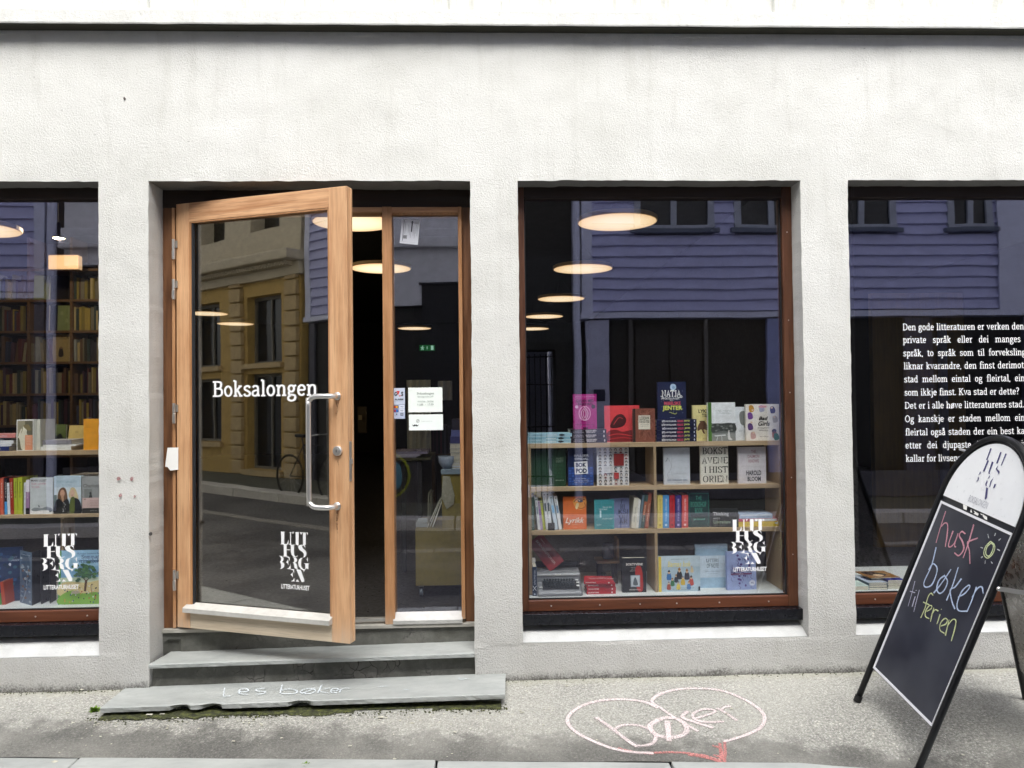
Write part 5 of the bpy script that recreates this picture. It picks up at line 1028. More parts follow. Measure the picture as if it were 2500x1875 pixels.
# dark things behind the typewriter: glass jar & bottle
t = MB().lathe((0, 0, 0), [(.03, 0), (.034, .01), (.034, .07), (.028, .08), (.03, .085)], 20).build('glass_jar', C('#8f9aa6', .2, .1), None, smooth=True); t.location = (W(*TY(1265, 340), .5).x, .5, W(*TY(1265, 345), .5).z); tag(t, 'frosted glass jar on a low board behind the red stack', 'jar')
bb = rect(TY(1070, 350), TY(1420, 395), .5); tag(MB().box(bb[0], bb[1], .44, .56, bb[2], bb[3]).build('wooden_board', SHELF, None, (bb[0], .5, bb[2])), 'short pale board holding the glass jar', 'board')
tag(MB().box(bb[1]-.012, bb[1], .45, .55, bb[3]+.001, bb[3]+.12).build('wooden_upright', SHELFZ, None, (bb[1], .5, bb[3])), 'short pale wooden upright right of the glass jar', 'board')
tag(MB().box(bb[0]+.01, bb[0]+.03, .45, .55, B0, bb[2]-.001).box(bb[1]-.03, bb[1]-.01, .45, .55, B0, bb[2]-.001).build('wooden_block', C('#2e2620', .7), None, (bb[0], .5, B0)), 'dark block carrying the short board', 'block')
t = MB().lathe((0, 0, 0), [(.032, .0), (.035, .03), (.03, .06), (.012, .065), (.012, .085)], 20).build('ink_bottle', C('#14181c', .15), None, smooth=True); t.location = (W(*TY(1195, 600), .36).x, .36, B0+.001); tag(t, 'round black glass bottle behind the low red stack', 'bottle')

# --- display shelf in the left window
LZ = [W(100, LL(0, 645)[1], YFr).z, W(100, LL(0, 1480)[1], YFr).z]; LB = [W(100, LL(0, 705)[1], YFr).z, W(100, LL(0, 1522)[1], YFr).z]
lx0, lx1 = -3.4, -1.935; of = Vector((lx1, YFr, ZG)); sh = empty('display_shelf', of, 'pale wooden display shelf with new books in the left window', 'shelf')
for k in range(2): MB().box(lx0, lx1-.0185, YFr, YFr+.25, LB[k], LZ[k]).build('shelf_board', SHELF, sh, of, bevel=.0012)
MB().box(lx1-.018, lx1, YFr+.001, YFr+.25, ZG+.001, LZ[0]).build('side_panel', SHELFZ, sh, of, bevel=.001)
xd = W(172, 1300, .46).x; MB().box(xd, xd+.016, .36, .475, ZG+.001, LB[1]).build('divider', SHELFZ, sh, of, bevel=.001)
A0, A1 = LZ
LK = 'books in the shop windows'
stackx = dict(Y=.262, depth=.15, jit=.002)
ys_ = [(635, '#1f2f6c', 118, 'dark blue'), (578, '#dfe2e8', 150, 'white'), (545, '#eef0f0', 175, 'glossy white'), (503, '#1c1a22', 150, 'black'), (472, '#d98a84', 200, 'salmon pink')]
z_ = A0
for i, (yb_, c, xr_, nm) in enumerate(ys_):
    yt_ = (ys_[i+1][0] if i < 4 else 425); h_ = (yb_-yt_)/5.35/ (FPX/(CD+.262)); xx = W(*LL(xr_, yb_), .262).x
    book(0, 0, h_, z_, .262, h_, c, nm+' book lying flat in the pile at the left edge of the left window', [('t', '#c9ccd8', 'ROMAN', .6, .3, .8, .7)], mode='flat', depth=.15, x=(xx-.21, xx)); z_ += h_+.0005
bk(LL, 218, 237, 437, 632, A0, 'off-white book with a sepia portrait photograph of a person and an orange block', '#ecebe4',
   [('r', '#6d6852', .05, .04, .96, .98), ('r', '#a39c7e', .05, .04, .5, .5), ('ps', '#e2dcc4', [(.3, .95), (.2, .7), (.12, .5), (.3, .42), (.38, .3), (.52, .2), (.62, .3), (.6, .45), (.75, .6), (.6, .95)]), ('e', '#f0ead4', .48, .27, .1, .08), ('ps', '#8a7c52', [(.4, .2), (.7, .16), (.85, .34), (.62, .34)]), ('l', '#efe8d2', .07, [(.1, .58), (.3, .3)]), ('r', '#e59a72', .5, .5, .95, .98)]+[('r', '#f0c9b0', .56, .55+.05*i, .88, .56+.05*i) for i in range(6)], T=.05, Y=.262, lean=0)
for k, (a, b) in enumerate(((440, 475), (478, 526))):
    spine(LL, a, b-a, 236, A0, '#d5d4c4' if k else '#c3c3b6', ['thin', 'thick'][k]+' cream paperback standing right behind the portrait book', 0, [], ybot=632, Y=.268)
z_ = A0
for x0, x1, yb_, yt_, c, nm in ((530, 935, 632, 582, '#e6e8e2', 'white book at the bottom of the three in the middle of the top shelf'), (563, 1000, 580, 560, '#eef0ea', 'thin white book in the middle of the three'), (555, 940, 558, 500, '#8f8c90', 'grey book on top of the three')):
    h_ = (yb_-yt_)/5.35/(FPX/(CD+.262)); book(0, 0, h_, z_, .262, h_, c, nm, [('t', '#b9b6b0', 'FORLAG', .5, .3, .8, .6)], mode='flat', depth=.17, x=(W(*LL(x0, yb_), .262).x, W(*LL(x1, yb_), .262).x), yaw=-.03); z_ += h_+.0005
bk(LL, 885, 380, 1090, 560, A0, 'mottled yellow-brown book leaning behind the grey one', '#c0a45c', [('t', '#8a7438', 'dikt', .4, .3, .6, .45)], Y=.42, lean=.2, dz=.03)
bk(LL, 600, 350, 860, 500, A0, 'dark green picture book with black silhouettes behind the middle stack', '#5c6634', [('ps', '#14150e', [(.1, .95), (.2, .5), (.45, .42), (.5, .6), (.75, .45), (.85, .95)])], Y=.47, dz=.02)
bk(LL, 1093, 228, 1322, 618, A0, 'plain bright orange-yellow book at the right end of the top shelf in the left window', '#f0a52c', [('r', '#c07c1c', .1, .26, .62, .266)], Y=.262)
def tab(mp, x, y, Y, label):
    p = W(*mp(x, y), Y); q = W(*mp(x+105, y-30), Y)
    o = MB().box(0, q.x-p.x, 0, .0015, -.02, q.z-p.z).build('price_tab', WHITE, None, (p.x, Y, p.z)); tag(o, label, 'price tag')
    pl = Plane((0, 0, q.z-p.z), (1, 0, 0), (0, 0, -1), (0, -1, 0), q.x-p.x, q.z-p.z); pl.draw([('l', '#333333', .05, [(.08, .8), (.22, .3)]), ('r', '#888888', .35, .45, .9, .6)]); pl.build('print', o)
tab(LL, 1102, 228, .275, 'small white tab sticking up from the orange-yellow book'); tab(LL, 435, 995, .275, 'small white tab above the pale grey novel'); tab(LL, 722, 973, .275, 'small white tab above the cover with two women'); tab(LL, 1095, 968, .275, 'small white tab above the grey cover with a pink band')
tab(LL, 160, 995, .30, 'small white tab above the first lime spine'); tab(LL, 285, 1000, .30, 'small white tab right of the lime spines'); tab(LL, 60, 985, .30, 'small white tab above the black spine')
for xb, t_, yt, c, ln, nm in ((-45, 50, 1005, '#c9503c', 0, 'orange-red spine at the picture edge'), (8, 38, 1010, '#d86a54', -4, 'salmon red spine'), (62, 36, 1000, '#1d2230', -10, 'black spine with a sky blue foot'), (100, 34, 1065, '#e6eaee', -14, 'short white spine'), (140, 44, 1003, '#a8341f', -18, 'brick red spine'),
                          (186, 48, 1002, '#b3bc3a', -10, 'lime green spine, left of a pair'), (236, 58, 996, '#bcc63c', -4, 'lime green spine, right of a pair'), (310, 24, 1060, '#e3e4e6', 2, 'white spine with black lettering'), (337, 46, 1025, '#a983a8', 4, 'white and purple spine')):
    o = spine(LL, xb, t_, yt, A1, c, nm+' on the second shelf of the left window', ln, [vt('Roman frå i år', '#2c2c30' if c in ('#b3bc3a', '#bcc63c', '#e6eaee', '#e3e4e6') else '#f0e0d8', .12, .55)]+([('r', '#4f9fdc', 0, .65, 1, 1)] if 'sky blue' in nm else [])+([('r', '#efeaf0', 0, 0, 1, .35), ('r', '#1f1a22', 0, .82, 1, 1)] if 'purple' in nm else []), ybot=1468)
bk(LL, 395, 1000, 690, 1450, A1, 'pale grey novel with a red and dark title and a snowy shore', '#cdd3d3',
   [('t', '#5a4448', 'MARI ULSET', .04, .04, .74, .1, .02), ('t', '#c9939a', 'SLIK LEVER', .05, .13, .7, .19, .01), ('t', '#c9939a', 'VI HER', .05, .22, .42, .28, .01), ('r', '#eef0f0', 0, .86, 1, 1), ('ps', '#8f9698', [(.05, .88), (.2, .82), (.5, .84), (.75, .8), (.98, .86), (.98, .92), (.6, .89), (.2, .92)]), ('ps', '#5a5f62', [(.35, .75), (.42, .78), (.39, .82)]), ('ps', '#6f7678', [(.82, .86), (.92, .84), (.95, .93), (.86, .95)]), ('l', '#7c8284', .006, [(.58, .84), (.6, .99)])], Y=.262, T=.026)
bk(LL, 707, 975, 1060, 1440, A1, 'light blue cover with a photograph of two smiling women, one dark-haired and one blonde', '#c3d6e2',
   [('r', '#dfeaf0', 0, .3, 1, .6), ('r', '#5a6f5c', 0, .5, .1, .75), ('t', '#9fb9c8', 'FØDT SENSITIV', .1, .12, .86, .19, .01), ('t', '#8fa6b4', 'Siri Martinsen', .3, .22, .66, .25),
    ('ps', '#7a5a40', [(.12, .6), (.18, .38), (.32, .3), (.44, .36), (.5, .6), (.42, .7), (.2, .7)]), ('e', '#d8a98c', .31, .46, .085, .1), ('ps', '#1f2022', [(.0, 1), (.04, .7), (.18, .6), (.32, .68), (.48, .6), (.56, .72), (.58, 1)]), ('ps', '#c9a080', [(.27, .56), (.36, .56), (.33, .7)]),
    ('ps', '#e2cfa0', [(.55, .56), (.58, .38), (.68, .3), (.8, .36), (.9, .6), (.76, .66)]), ('e', '#e6bea2', .68, .46, .085, .1), ('ps', '#161a24', [(.56, 1), (.6, .66), (.7, .58), (.9, .62), (1, .78), (1, 1)]), ('ps', '#5f6b2c', [(.6, .62), (.76, .58), (.74, 1), (.58, 1)])]+
   [('e', '#b9b9b4', .32+.12*random.random(), .7+.25*random.random(), .012, .012) for _ in range(14)]+[('l', '#a06c5a', .012, [(.28, .5), (.31, .52), (.34, .5)], 1), ('l', '#b06c5a', .012, [(.65, .5), (.68, .52), (.71, .5)], 1), ('t', '#b9b9b4', 'kagge', .5, .95, .6, .97)], Y=.262, T=.03)
bk(LL, 1075, 980, 1330, 1430, A1, 'grey cover with a small figure and a wide pink band, left window', '#a8aaa8',
   [('t', '#6f716f', 'Charlotte', .04, .2, .98, .3, .02), ('r', '#8c908c', .1, .34, .5, .58), ('e', '#3a3c3a', .42, .46, .06, .04), ('ps', '#3a3c3a', [(.34, .58), (.38, .5), (.48, .5), (.5, .58)]), ('r', '#dcbfb8', 0, .58, 1, .86), ('e', '#8a5a56', .14, .62, .03, .02)]+[('r', '#b89a94', .4, .66+.04*i, .9, .67+.04*i) for i in range(4)]+[('r', '#2c2c2a', 0, .86, 1, 1), ('t', '#c9c9c4', 'gyldendal', .4, .92, .75, .94)], Y=.262, T=.03)
z_ = A1
for i in range(4):
    book(0, 0, .040, z_+.02, .50, .04, '#b9b3a2', 'thick cream page block in the tall pile behind the second shelf, level '+['one, lowest', 'two', 'three', 'four, topmost'][i], [('r', '#c9c4b4', 0, .3, .98, .34), ('r', '#a9a494', 0, .6, .98, .63)], mode='fore', depth=.15, x=(W(*LL(905+8*(i % 2), 900), .5).x, W(*LL(1125, 900), .5).x)); 
    book(0, 0, .040, z_+.02, .52, .04, '#c5bfb0', 'cream page block in the right-hand pile behind the second shelf, level '+['one, lowest', 'two', 'three', 'four, topmost'][i], [('r', '#d2cdbd', 0, .3, .98, .34)], mode='fore', depth=.15, x=(W(*LL(1150, 900), .52).x, W(*LL(1360, 900), .52).x)); z_ += .0405
# a low plinth under those piles
tag(MB().box(W(*LL(900, 900), .5).x, -1.96, .4865, .68, LB[1]-.001, A1+.019).build('riser_board', SHELF, None, (-2, .5, A1)), 'pale board under the cream page piles', 'board')
LB0 = ZG+.001
bk(LA, -70, 962, 118, 1375, LB0, 'midnight blue picture book with white title at the lower left corner of the left window', '#17325c',
   [('t', '#cfdcee', 'NATT', .62, .17, .84, .2), ('t', '#cfdcee', 'VRIMLEBOK', .6, .23, .92, .26), ('e', '#dfe6ee', .62, .32, .04, .03)]+[('e', random.choice(['#2c5a8c', '#123048', '#3a6a7c', '#20406c']), .1+.85*random.random(), .1+.85*random.random(), .06, .03) for _ in range(40)], Y=.30, T=.02, yaw=.25, lean=.05)
spine(LA, 14, 22, 1180, LB0, '#b8482a', 'orange-red board book edge in front of the midnight blue book', -14, [], ybot=1385, Y=.25); spine(LA, -4, 16, 1260, LB0, '#4f9a3c', 'green board book edge at the lower left corner', -14, [], ybot=1385, Y=.25)
# folded panorama book
p = [(130, 975, 1330, .30), (208, 985, 1372, .225), (265, 985, 1358, .31), (270, 990, 1355, .25), (322, 985, 1350, .33), (326, 990, 1352, .26), (365, 985, 1340, .34)]
fb = empty('folding_book', W(*LA(208, 1372), .25), 'dark night-scene picture book standing opened out in zigzag folds', 'book')
fx = [W(LA(a, 0)[0], 1480, y).x for a, _, _, y in p]; hh = W(LA(208, 0)[0], LA(0, 985)[1], .24).z-LB0
for i in range(len(p)-1):
    a = Vector((fx[i], p[i][3], LB0)); b = Vector((fx[i+1], p[i+1][3], LB0)); d = (b-a); nn = Vector((d.y, -d.x, 0)).normalized()
    if nn.y > 0: nn = -nn
    pg = MB().slab([a, b, b+Vector((0, 0, hh)), a+Vector((0, 0, hh))], -nn*.0025).build('page', C('#23242c' if i else '#5a7088', .35), fb, fb.location)
    pl = Plane(a+Vector((0, 0, hh)), d.normalized(), (0, 0, -1), nn, d.length, hh)
    it = [('ps', '#31506e', [(.1, .1), (.6, .05), (.9, .3), (.7, .6), (.2, .5)]), ('l', '#9fb0c0', .05, [(.7, .3), (.5, .75), (.2, .98)], 1)] if i == 0 else []
    it += [('e', random.choice(['#4a3a30', '#3a4250', '#6a5a40', '#2f3a34', '#55606c', '#7a6450'] if i else ['#8fa6b8', '#46688a', '#7a5a4a', '#a9b6c0']), .1+.8*random.random(), .08+.86*random.random(), .10, .022) for _ in range(34)]
    if i == 0: it.append(('t', '#dfe6ea', 'I byen om natta', .2, .05, .9, .08))
    pl.draw(it); pl.build('page_print', fb, fb.location)
bk(LA, 378, 978, 680, 1356, LB0, 'sunny picture book with a big tree on a green meadow and a green spine', '#8fc0e6',
   [('r', '#4fa03c', 0, 0, .045, 1), ('r', '#a9d2ee', .045, 0, 1, .3), ('r', '#d8e8c8', .045, .5, 1, .62), ('ps', '#ecd79a', [(.05, .62), (.3, .58), (.6, .6), (1, .56), (1, .8), (.05, .84)]), ('ps', '#8cc03e', [(.05, .84), (.3, .74), (.5, .8), (.8, .78), (1, .82), (1, .995), (.05, .995)]),
    ('s', '#2c4a7c', 'Sommar-', .48, .08, .9, .15, (1.2, .8)), ('s', '#2c4a7c', 'vrimlebok', .42, .155, .88, .225, (1.2, .8)), ('t', '#3c5c8c', 'Rotraut Susanne Berner', .4, .04, .98, .07), ('l', '#6a4a30', .05, [(.58, .76), (.6, .55)]), ('l', '#6a4a30', .02, [(.6, .58), (.48, .44)]), ('l', '#6a4a30', .02, [(.6, .58), (.75, .42)])]+
   [('e', random.choice(['#4c7a4c', '#3c6a44', '#5f8f52', '#557f60']), .6+random.gauss(0, .13), .4+random.gauss(0, .065), .045, .025) for _ in range(70)]+[('e', random.choice(['#c9503c', '#e8e4dc', '#3c5a8c', '#e0a43c', '#2f2f34', '#c9c4b0']), .12+.85*random.random(), .62+.34*random.random(), .014, .014) for _ in range(46)]+[('l', '#b08450', .012, [(.72, .64), (.75, .82)]), ('ps', '#c9b9a0', [(.3, .76), (.42, .74), (.5, .78), (.36, .8)])], Y=.235, T=.018, lean=.06)

# --- tall bookcase deep behind the left window
YC = 3.55; kz = lambda y: W(120, L1(0, y)[1], YC).z; kx = lambda x: W(L1(x, 0)[0], 750, YC).x
shz = [kz(v) for v in (640, 862, 1087, 1312, 1540, 1768, 1990, 2215)]; pitchz = shz[0]-shz[1]; ux = [kx(205)-(kx(515)-kx(205))*k for k in (3, 2, 1)]+[kx(205), kx(515), kx(825)]
case = empty('tall_bookcase', (kx(205), YC, shz[-1]), 'tall dark wooden bookcase packed with books deep behind the left window', 'bookcase'); of = case.location
for z in shz: MB().box(ux[0], ux[-1], YC, YC+.28, z-.022, z).build('shelf_board', DARKWOOD, case, of)
for x in ux: MB().box(x-.011, x+.011, YC-.002, YC+.28, shz[-1]-.3, shz[0]+.0).build('upright', DARKWOOD, case, of)
MB().box(ux[0], ux[-1], YC+.28, YC+.3, shz[-1]-.3, shz[0]+.3).build('back_panel', C('#1d1712', .8), case, of)
MB().box(ux[3]-.011, ux[3]+.011, YC-.002, YC+.28, shz[0], shz[0]+.3).box(ux[4]-.011, ux[4]+.011, YC-.002, YC+.28, shz[0], shz[0]+.3).build('upright', DARKWOOD, case, of)
pal = [('#6f6a58', 'grey-brown'), ('#8c8468', 'khaki'), ('#5a2a22', 'dark red'), ('#2c3a34', 'dark green'), ('#33384c', 'slate blue'), ('#a89a6c', 'cream'), ('#47303c', 'plum'), ('#7c7030', 'mustard'), ('#24242a', 'black'), ('#8f9490', 'pale grey'), ('#5c4632', 'brown'), ('#9c8a3c', 'ochre')]
rown = ['top', 'second', 'third', 'fourth', 'fifth', 'sixth', 'seventh']
bayn = {2: 'left bay', 3: 'middle bay', 4: 'right bay'}
ord_ = ['first', 'second', 'third', 'fourth', 'fifth', 'sixth', 'seventh', 'eighth', 'ninth', 'tenth', 'eleventh', 'twelfth', 'thirteenth', 'fourteenth', 'fifteenth', 'sixteenth', 'seventeenth', 'eighteenth', 'nineteenth', 'twentieth']
for r_ in range(0, 6):
    for b_ in (2, 3, 4):
        z = shz[r_+1] if r_ < 7 else 0; z = shz[r_] if r_ == 0 and False else shz[r_+1]
        x = ux[b_]+.014; xe = ux[b_+1]-.014; i = 0
        if b_ == 2: x = kx(-20)
        if b_ == 4: xe = kx(750)
        if r_ in (0, 1) and b_ == 3 or (r_ == 2 and b_ == 3): xe = ux[b_]+.22 if r_ == 2 else x
        lean = random.choice((0, 0, .12)) if not (r_ == 2 and b_ == 3) else -.14
        while x < xe-.012 and i < 20:
            t_ = random.uniform(.013, .034); h = random.uniform(.17, .245); c, nm = random.choice(pal)
            if x+t_ > xe: break
            d = random.uniform(.10, .15)
            if random.random() < .07: x += .02; continue
            o = MB().box(0, t_-.001, 0, d, 0, h).build('book', C(c, .6, .2), None); o.location = (x, YC+.02+random.uniform(0, .02), z+.0005)
            if lean and h < .22: o.rotation_euler = (0, lean*(1 if i > 2 else .4), 0); o.location.z += max(0, t_*math.sin(lean)); 
            tag(o, f'{nm} spine, {ord_[i]} in the {bayn[b_]} of the tall bookcase, {rown[r_]} shelf', 'book', 'books on the tall bookcase'); x += t_+(.006 if lean else .0012); i += 1
def facebook(x0, y0, x1, y1, row, c, label, items=()):
    a, b = W(*L1(x0, y0), YC+.05), W(*L1(x1, y1), YC+.05); z = shz[row+1]
    book(a.x, b.x, a.z-z, z, YC+.05, .03, c, label, items, lean=.05, group='books on the tall bookcase')
facebook(243, 688, 352, 850, 0, '#7c8438', 'olive green cover turned outward on the top shelf of the tall bookcase')
facebook(245, 900, 350, 1075, 1, '#2a2622', 'almost black cover with a faint drawing turned outward in the tall bookcase', [('l', '#5a5048', .02, [(.3, .4), (.6, .3), (.5, .6), (.3, .7), (.6, .8)], 1)])
facebook(415, 905, 510, 1078, 1, '#7d8a5c', 'grey-green cover turned outward beside the dark one in the tall bookcase', [('e', '#8f9a70', .3, .3, .12, .08), ('e', '#8f9a70', .7, .6, .12, .08)])
facebook(378, 1110, 505, 1300, 2, '#a08f62', 'tan cover with a small dark figure turned outward in the tall bookcase', [('t', '#6a5a38', 'LORCA', .15, .08, .92, .2, .02), ('ps', '#2c241c', [(.35, .8), (.38, .55), (.48, .45), (.58, .55), (.62, .8)]), ('e', '#8a6a4c', .48, .5, .05, .04)])

# ------------------------------------------------------------ lettering on the panes
def flatprint(items, p0, p1, Y, name, parent=None):
    x0, x1, z0, z1 = rect(p0, p1, Y)
    pl = Plane((x0, Y, z1), (1, 0, 0), (0, 0, -1), (0, -1, 0), x1-x0, z1-z0); pl.draw(items); return pl.build(name, parent)
YG = .1495
Z2 = mapper(10.367, 1770, 1250)
flatprint(logo_items(VINYL), Z2(135, 180), Z2(1045, 1500), YG, 'logo_lettering', win3)
w1 = [c for c in shop.children if c.name.startswith('window') and c.name != 'window_surround' and 'ledge' not in c.name]
flatprint(logo_items(VINYL), LA(268, 865), LA(516, 1228), YG, 'logo_lettering', shop)
LN = [(375, 943, 1098, 'Den gode litteraturen er verken den'), (376, 1019, 1078, 'private språk eller dei manges'), (378, 1098, 1108, 'språk, to språk som til forveksling'), (381, 1175, 1098, 'liknar kvarandre, den finst derimot'),
      (383, 1253, 1104, 'stad mellom eintal og fleirtal, ein'), (385, 1332, 1070, 'som ikkje finst. Kva stad er dette?'), (387, 1410, 1100, 'Det er i alle høve litteraturens stad.'), (388, 1490, 1104, 'Og kanskje er staden mellom ein'),
      (390, 1569, 1128, 'fleirtal også staden der ein best kan'), (391, 1647, 1120, 'etter dei djupaste innsiktene ein'), (393, 1726, 880, 'kallar for livsens')]
fs = None; mb = MB().use(VINYL); sc_u = W(*S1(600, 1300), YG); sc_v = W(*S1(600, 1272), YG); uz = abs(sc_u.z-sc_v.z)/5.0     # metres per font unit
_, a6 = slab_quads(LN[5][3]); ux_ = (W(*S1(1070, 1332), YG).x-W(*S1(385, 1332), YG).x)/a6
k_ = 0
for x0, yb, x1, s_ in LN:
    p = W(*S1(x0, yb), YG); pe = W(*S1(x1, yb), YG); words = s_.split(' '); adv = [slab_quads(w_)[1]*ux_*.985 for w_ in words]
    gap = ((pe.x-p.x)-sum(adv))/max(1, len(words)-1); gap = max(gap, ux_*1.4); x = p.x
    if x1 == 880: gap = ux_*2.4
    for w_, a in zip(words, adv):
        for quads in slab_quads(w_, .98, .68)[0]:
            k_ += 1
            yy_ = YG-.0004-(k_ % 7)*.00006
            mb.add([(x+q.x*ux_*.985, yy_, p.z+(q.y-.1)*uz) for f in quads for q in f], [tuple(range(4*i, 4*i+4)) for i in range(len(quads))])
        x += a+gap
mb.build('pane_text', None, shop)
# ------------------------------------------------------------ notices on the sidelight
YS = .1815
def notice(name, a, b, col, items, label, cat, Y=YS, rot=0):
    x0, x1, z0, z1 = rect(a, b, Y); cx, cz = (x0+x1)/2, (z0+z1)/2
    o = MB().box(x0-cx, x1-cx, 0, .0006, z0-cz, z1-cz).build(name, C(col, .6, .03), None); o.location = (cx, Y, cz); o.rotation_euler = (0, rot, 0); tag(o, label, cat)
    pl = Plane((x0-cx, 0, z1-cz), (1, 0, 0), (0, 0, -1), (0, -1, 0), x1-x0, z1-z0); pl.draw(items); pl.build('print', o); return o
notice('opening_hours_sign', SD(210, 72), SD(583, 342), '#eef6f0', [('s', '#6d7672', 'Boksalongen', .25, .19, .76, .31, (1.0, .7)), ('s', '#9aa29e', 'åpningstider juli', .27, .33, .74, .41), ('s', '#9aa29e', 'mandag - lørdag', .27, .52, .74, .6), ('t', '#7a827e', '11:00  -  17:00', .27, .65, .74, .72, .01)], 'larger pale paper notice with opening hours on the sidelight', 'notice')
notice('logo_card', SD(217, 366), SD(590, 540), '#eef6f2', [('e', '#9aa09c', .26, .41, .05, .11), ('e', '#e2e8e4', .26, .41, .04, .085), ('l', '#8a908c', .01, [(.23, .48), (.29, .34)]), ('t', '#8a908c', 'Bergen Litteraturhus', .37, .41, .69, .46), ('ps', '#14140f', [(.09, .62), (.13, .68), (.17, .62), (.19, .66), (.21, .62), (.25, .68), (.29, .62), (.25, .74), (.2, .72), (.19, .68), (.18, .72), (.13, .74)])], 'smaller white card with a black moustache below the opening hours notice', 'card')
notice('alarm_sticker', SD(44, 78), SD(173, 256), '#c6d0e2', [('e', '#15161c', .24, .36, .13, .13), ('e', '#c6d0e2', .25, .36, .075, .075), ('r', '#15161c', .24, .36, .37, .41), ('p', '#d83a2c', [(.3, .18), (.56, .18), (.46, .4), (.34, .4), (.4, .26), (.3, .26)]), ('l', '#d83a2c', .06, [(.5, .44), (.56, .5), (.66, .46)], 1), ('t', '#15161c', 'S', .68, .22, .86, .5, .05), ('t', '#2c3040', 'ALARM', .12, .64, .86, .75, .04), ('r', '#8a93a8', .1, .79, .88, .8)], 'alarm company sticker with black and red logo on the sidelight', 'sticker')
notice('card_payment_sticker', SD(44, 258), SD(173, 414), '#b9c4dc', [('r', '#2a2440', .06, .06, .46, .28), ('e', '#d8402c', .2, .17, .1, .08), ('e', '#e8b040', .32, .17, .1, .08), ('r', '#e2e8f4', .54, .06, .96, .28), ('t', '#2a4a8c', 'VISA', .6, .12, .9, .2, .02), ('r', '#1f3f8c', .06, .34, .46, .54), ('e', '#c9382c', .2, .44, .1, .07), ('e', '#3a78c8', .32, .44, .1, .07), ('r', '#e2e8f4', .54, .34, .96, .54), ('t', '#2a4a8c', 'VISA', .6, .4, .9, .48, .02), ('e', '#1c2c50', .3, .68, .06, .05), ('t', '#4a5470', 'Diners', .12, .76, .44, .81), ('r', '#3c4660', .62, .6, .86, .78), ('t', '#dfe6f4', 'JCB', .65, .64, .83, .74, .02), ('t', '#6a7490', 'velkommen', .3, .9, .72, .95)], 'blue-grey payment card sticker under the alarm sticker', 'sticker')
tk = notice('ticket', R4(650, 292), R4(762, 442), '#d6d8e0', [('r', '#6f7280', .12, .05, .15, .9), ('r', '#6f7280', .22, .1, .235, .6), ('r', '#3c3e48', .55, .05, .62, .5), ('t', '#6a6c78', 'BERGEN', .5, .1, .9, .14)]+[('r', '#8a8c98', .4+.07*i, .2+.05*(i % 3), .415+.07*i, .55+.1*(i % 3)) for i in range(8)]+[('r', '#2c2c34', .16+.035*i, .66, .175+.035*i+.01*(i % 2), .80) for i in range(6)]+[('r', '#a9abb4', .05, .92, .95, .925)], 'crumpled printed ticket taped slightly askew at the top of the sidelight', 'ticket', rot=R(6))
o = MB(); jp = [W(*R3(x, y), .135) for x, y in ((148, 234), (214, 232), (214, 368), (165, 374), (148, 352), (133, 350))]
o.slab([p.copy() for p in jp], (0, .0008, 0)); p = jp[0]; o = o.build('paper_slip', WHITE, None, p); tag(o, 'small white paper slip taped to the left door jamb', 'paper')

# ------------------------------------------------------------ things seen through the sidelight
OLV = C('#8a7a34', .6, .15)
def ibox(name, a, b, Y, d, col, label, cat, **kw):
    x0, x1, z0, z1 = rect(a, b, Y); o = MB().box(x0, x1, Y, Y+d, z0, z1).build(name, col, None, (x0, Y, z0), **kw); return tag(o, label, cat)
Yc = .75
x0, x1, z0, z1 = rect(SD(578, 1020), SD(800, 1700), Yc)
cn = empty('counter', (x0, Yc, FLZ), 'olive sales counter on castors behind the sidelight', 'counter')
_, _, zq, _ = rect(R5(740, 730), R5(1010, 1080), Yc); xl_, _, _, zsh = rect(R5(740, 730), R5(1010, 1080), Yc)
xr_ = x1+.5
MB().box(x0, xr_, Yc, Yc+.45, zsh, z1-.001).build('upper_cabinet', OLV, cn, cn.location, bevel=.002); MB().box(xl_, xr_, Yc-.002, Yc+.45, zq, zsh-.001).build('lower_cabinet', C('#8f8048', .6, .15), cn, cn.location, bevel=.002)
MB().box(x0-.004, xr_, Yc-.01, Yc+.46, z1, z1+.028).build('counter_top', C('#8fa0ac', .35, .1), cn, cn.location, bevel=.002)
for xx in (xl_+.03, xl_+.45):
    c_ = MB().box(xx-.015, xx+.015, Yc+.03, Yc+.07, FLZ+.06, zq-.001).build('castor', ALU, cn, cn.location)
    MB().lathe((xx-.012, Yc+.04, FLZ+.031), [(.028, 0), (.03, .004), (.03, .020), (.028, .024)], 18, 'x').build('wheel', C('#77808c', .3, .1, .3), c_, cn.location)
# stack of books on it
z_ = z1+.029
for i, (y0, y1, xl0, c, s_) in enumerate([(988, 962, 690, '#dfe6f2', 'white'), (962, 925, 648, '#c9d2e2', 'pale'), (922, 888, 680, '#cfc4a0', 'cream'), (886, 812, 668, '#c9c9c0', 'thick cream'), (810, 768, 664, '#b9b8b0', 'grey'), (766, 708, 662, '#b5b4ae', 'dim cream'), (706, 632, 668, '#4a4a80', 'violet-blue'), (630, 560, 680, '#6a70a8', 'lavender'), (556, 440, 690, '#3a3644', 'dark')]):
    X0 = W(*SD(xl0, y0), .78).x; h_ = (y0-y1)/4.485/(FPX/(CD+.78))
    book(0, 0, h_, z_, .78, h_, c, s_+' book in the tall stack on the counter behind the sidelight, '+['lowest', 'second', 'third', 'fourth', 'fifth', 'sixth', 'seventh', 'eighth', 'topmost'][i], [], mode='fore' if i < 6 else 'flat', depth=.17, x=(X0, X0+.24), group='books on the counter'); z_ += h_+.0005
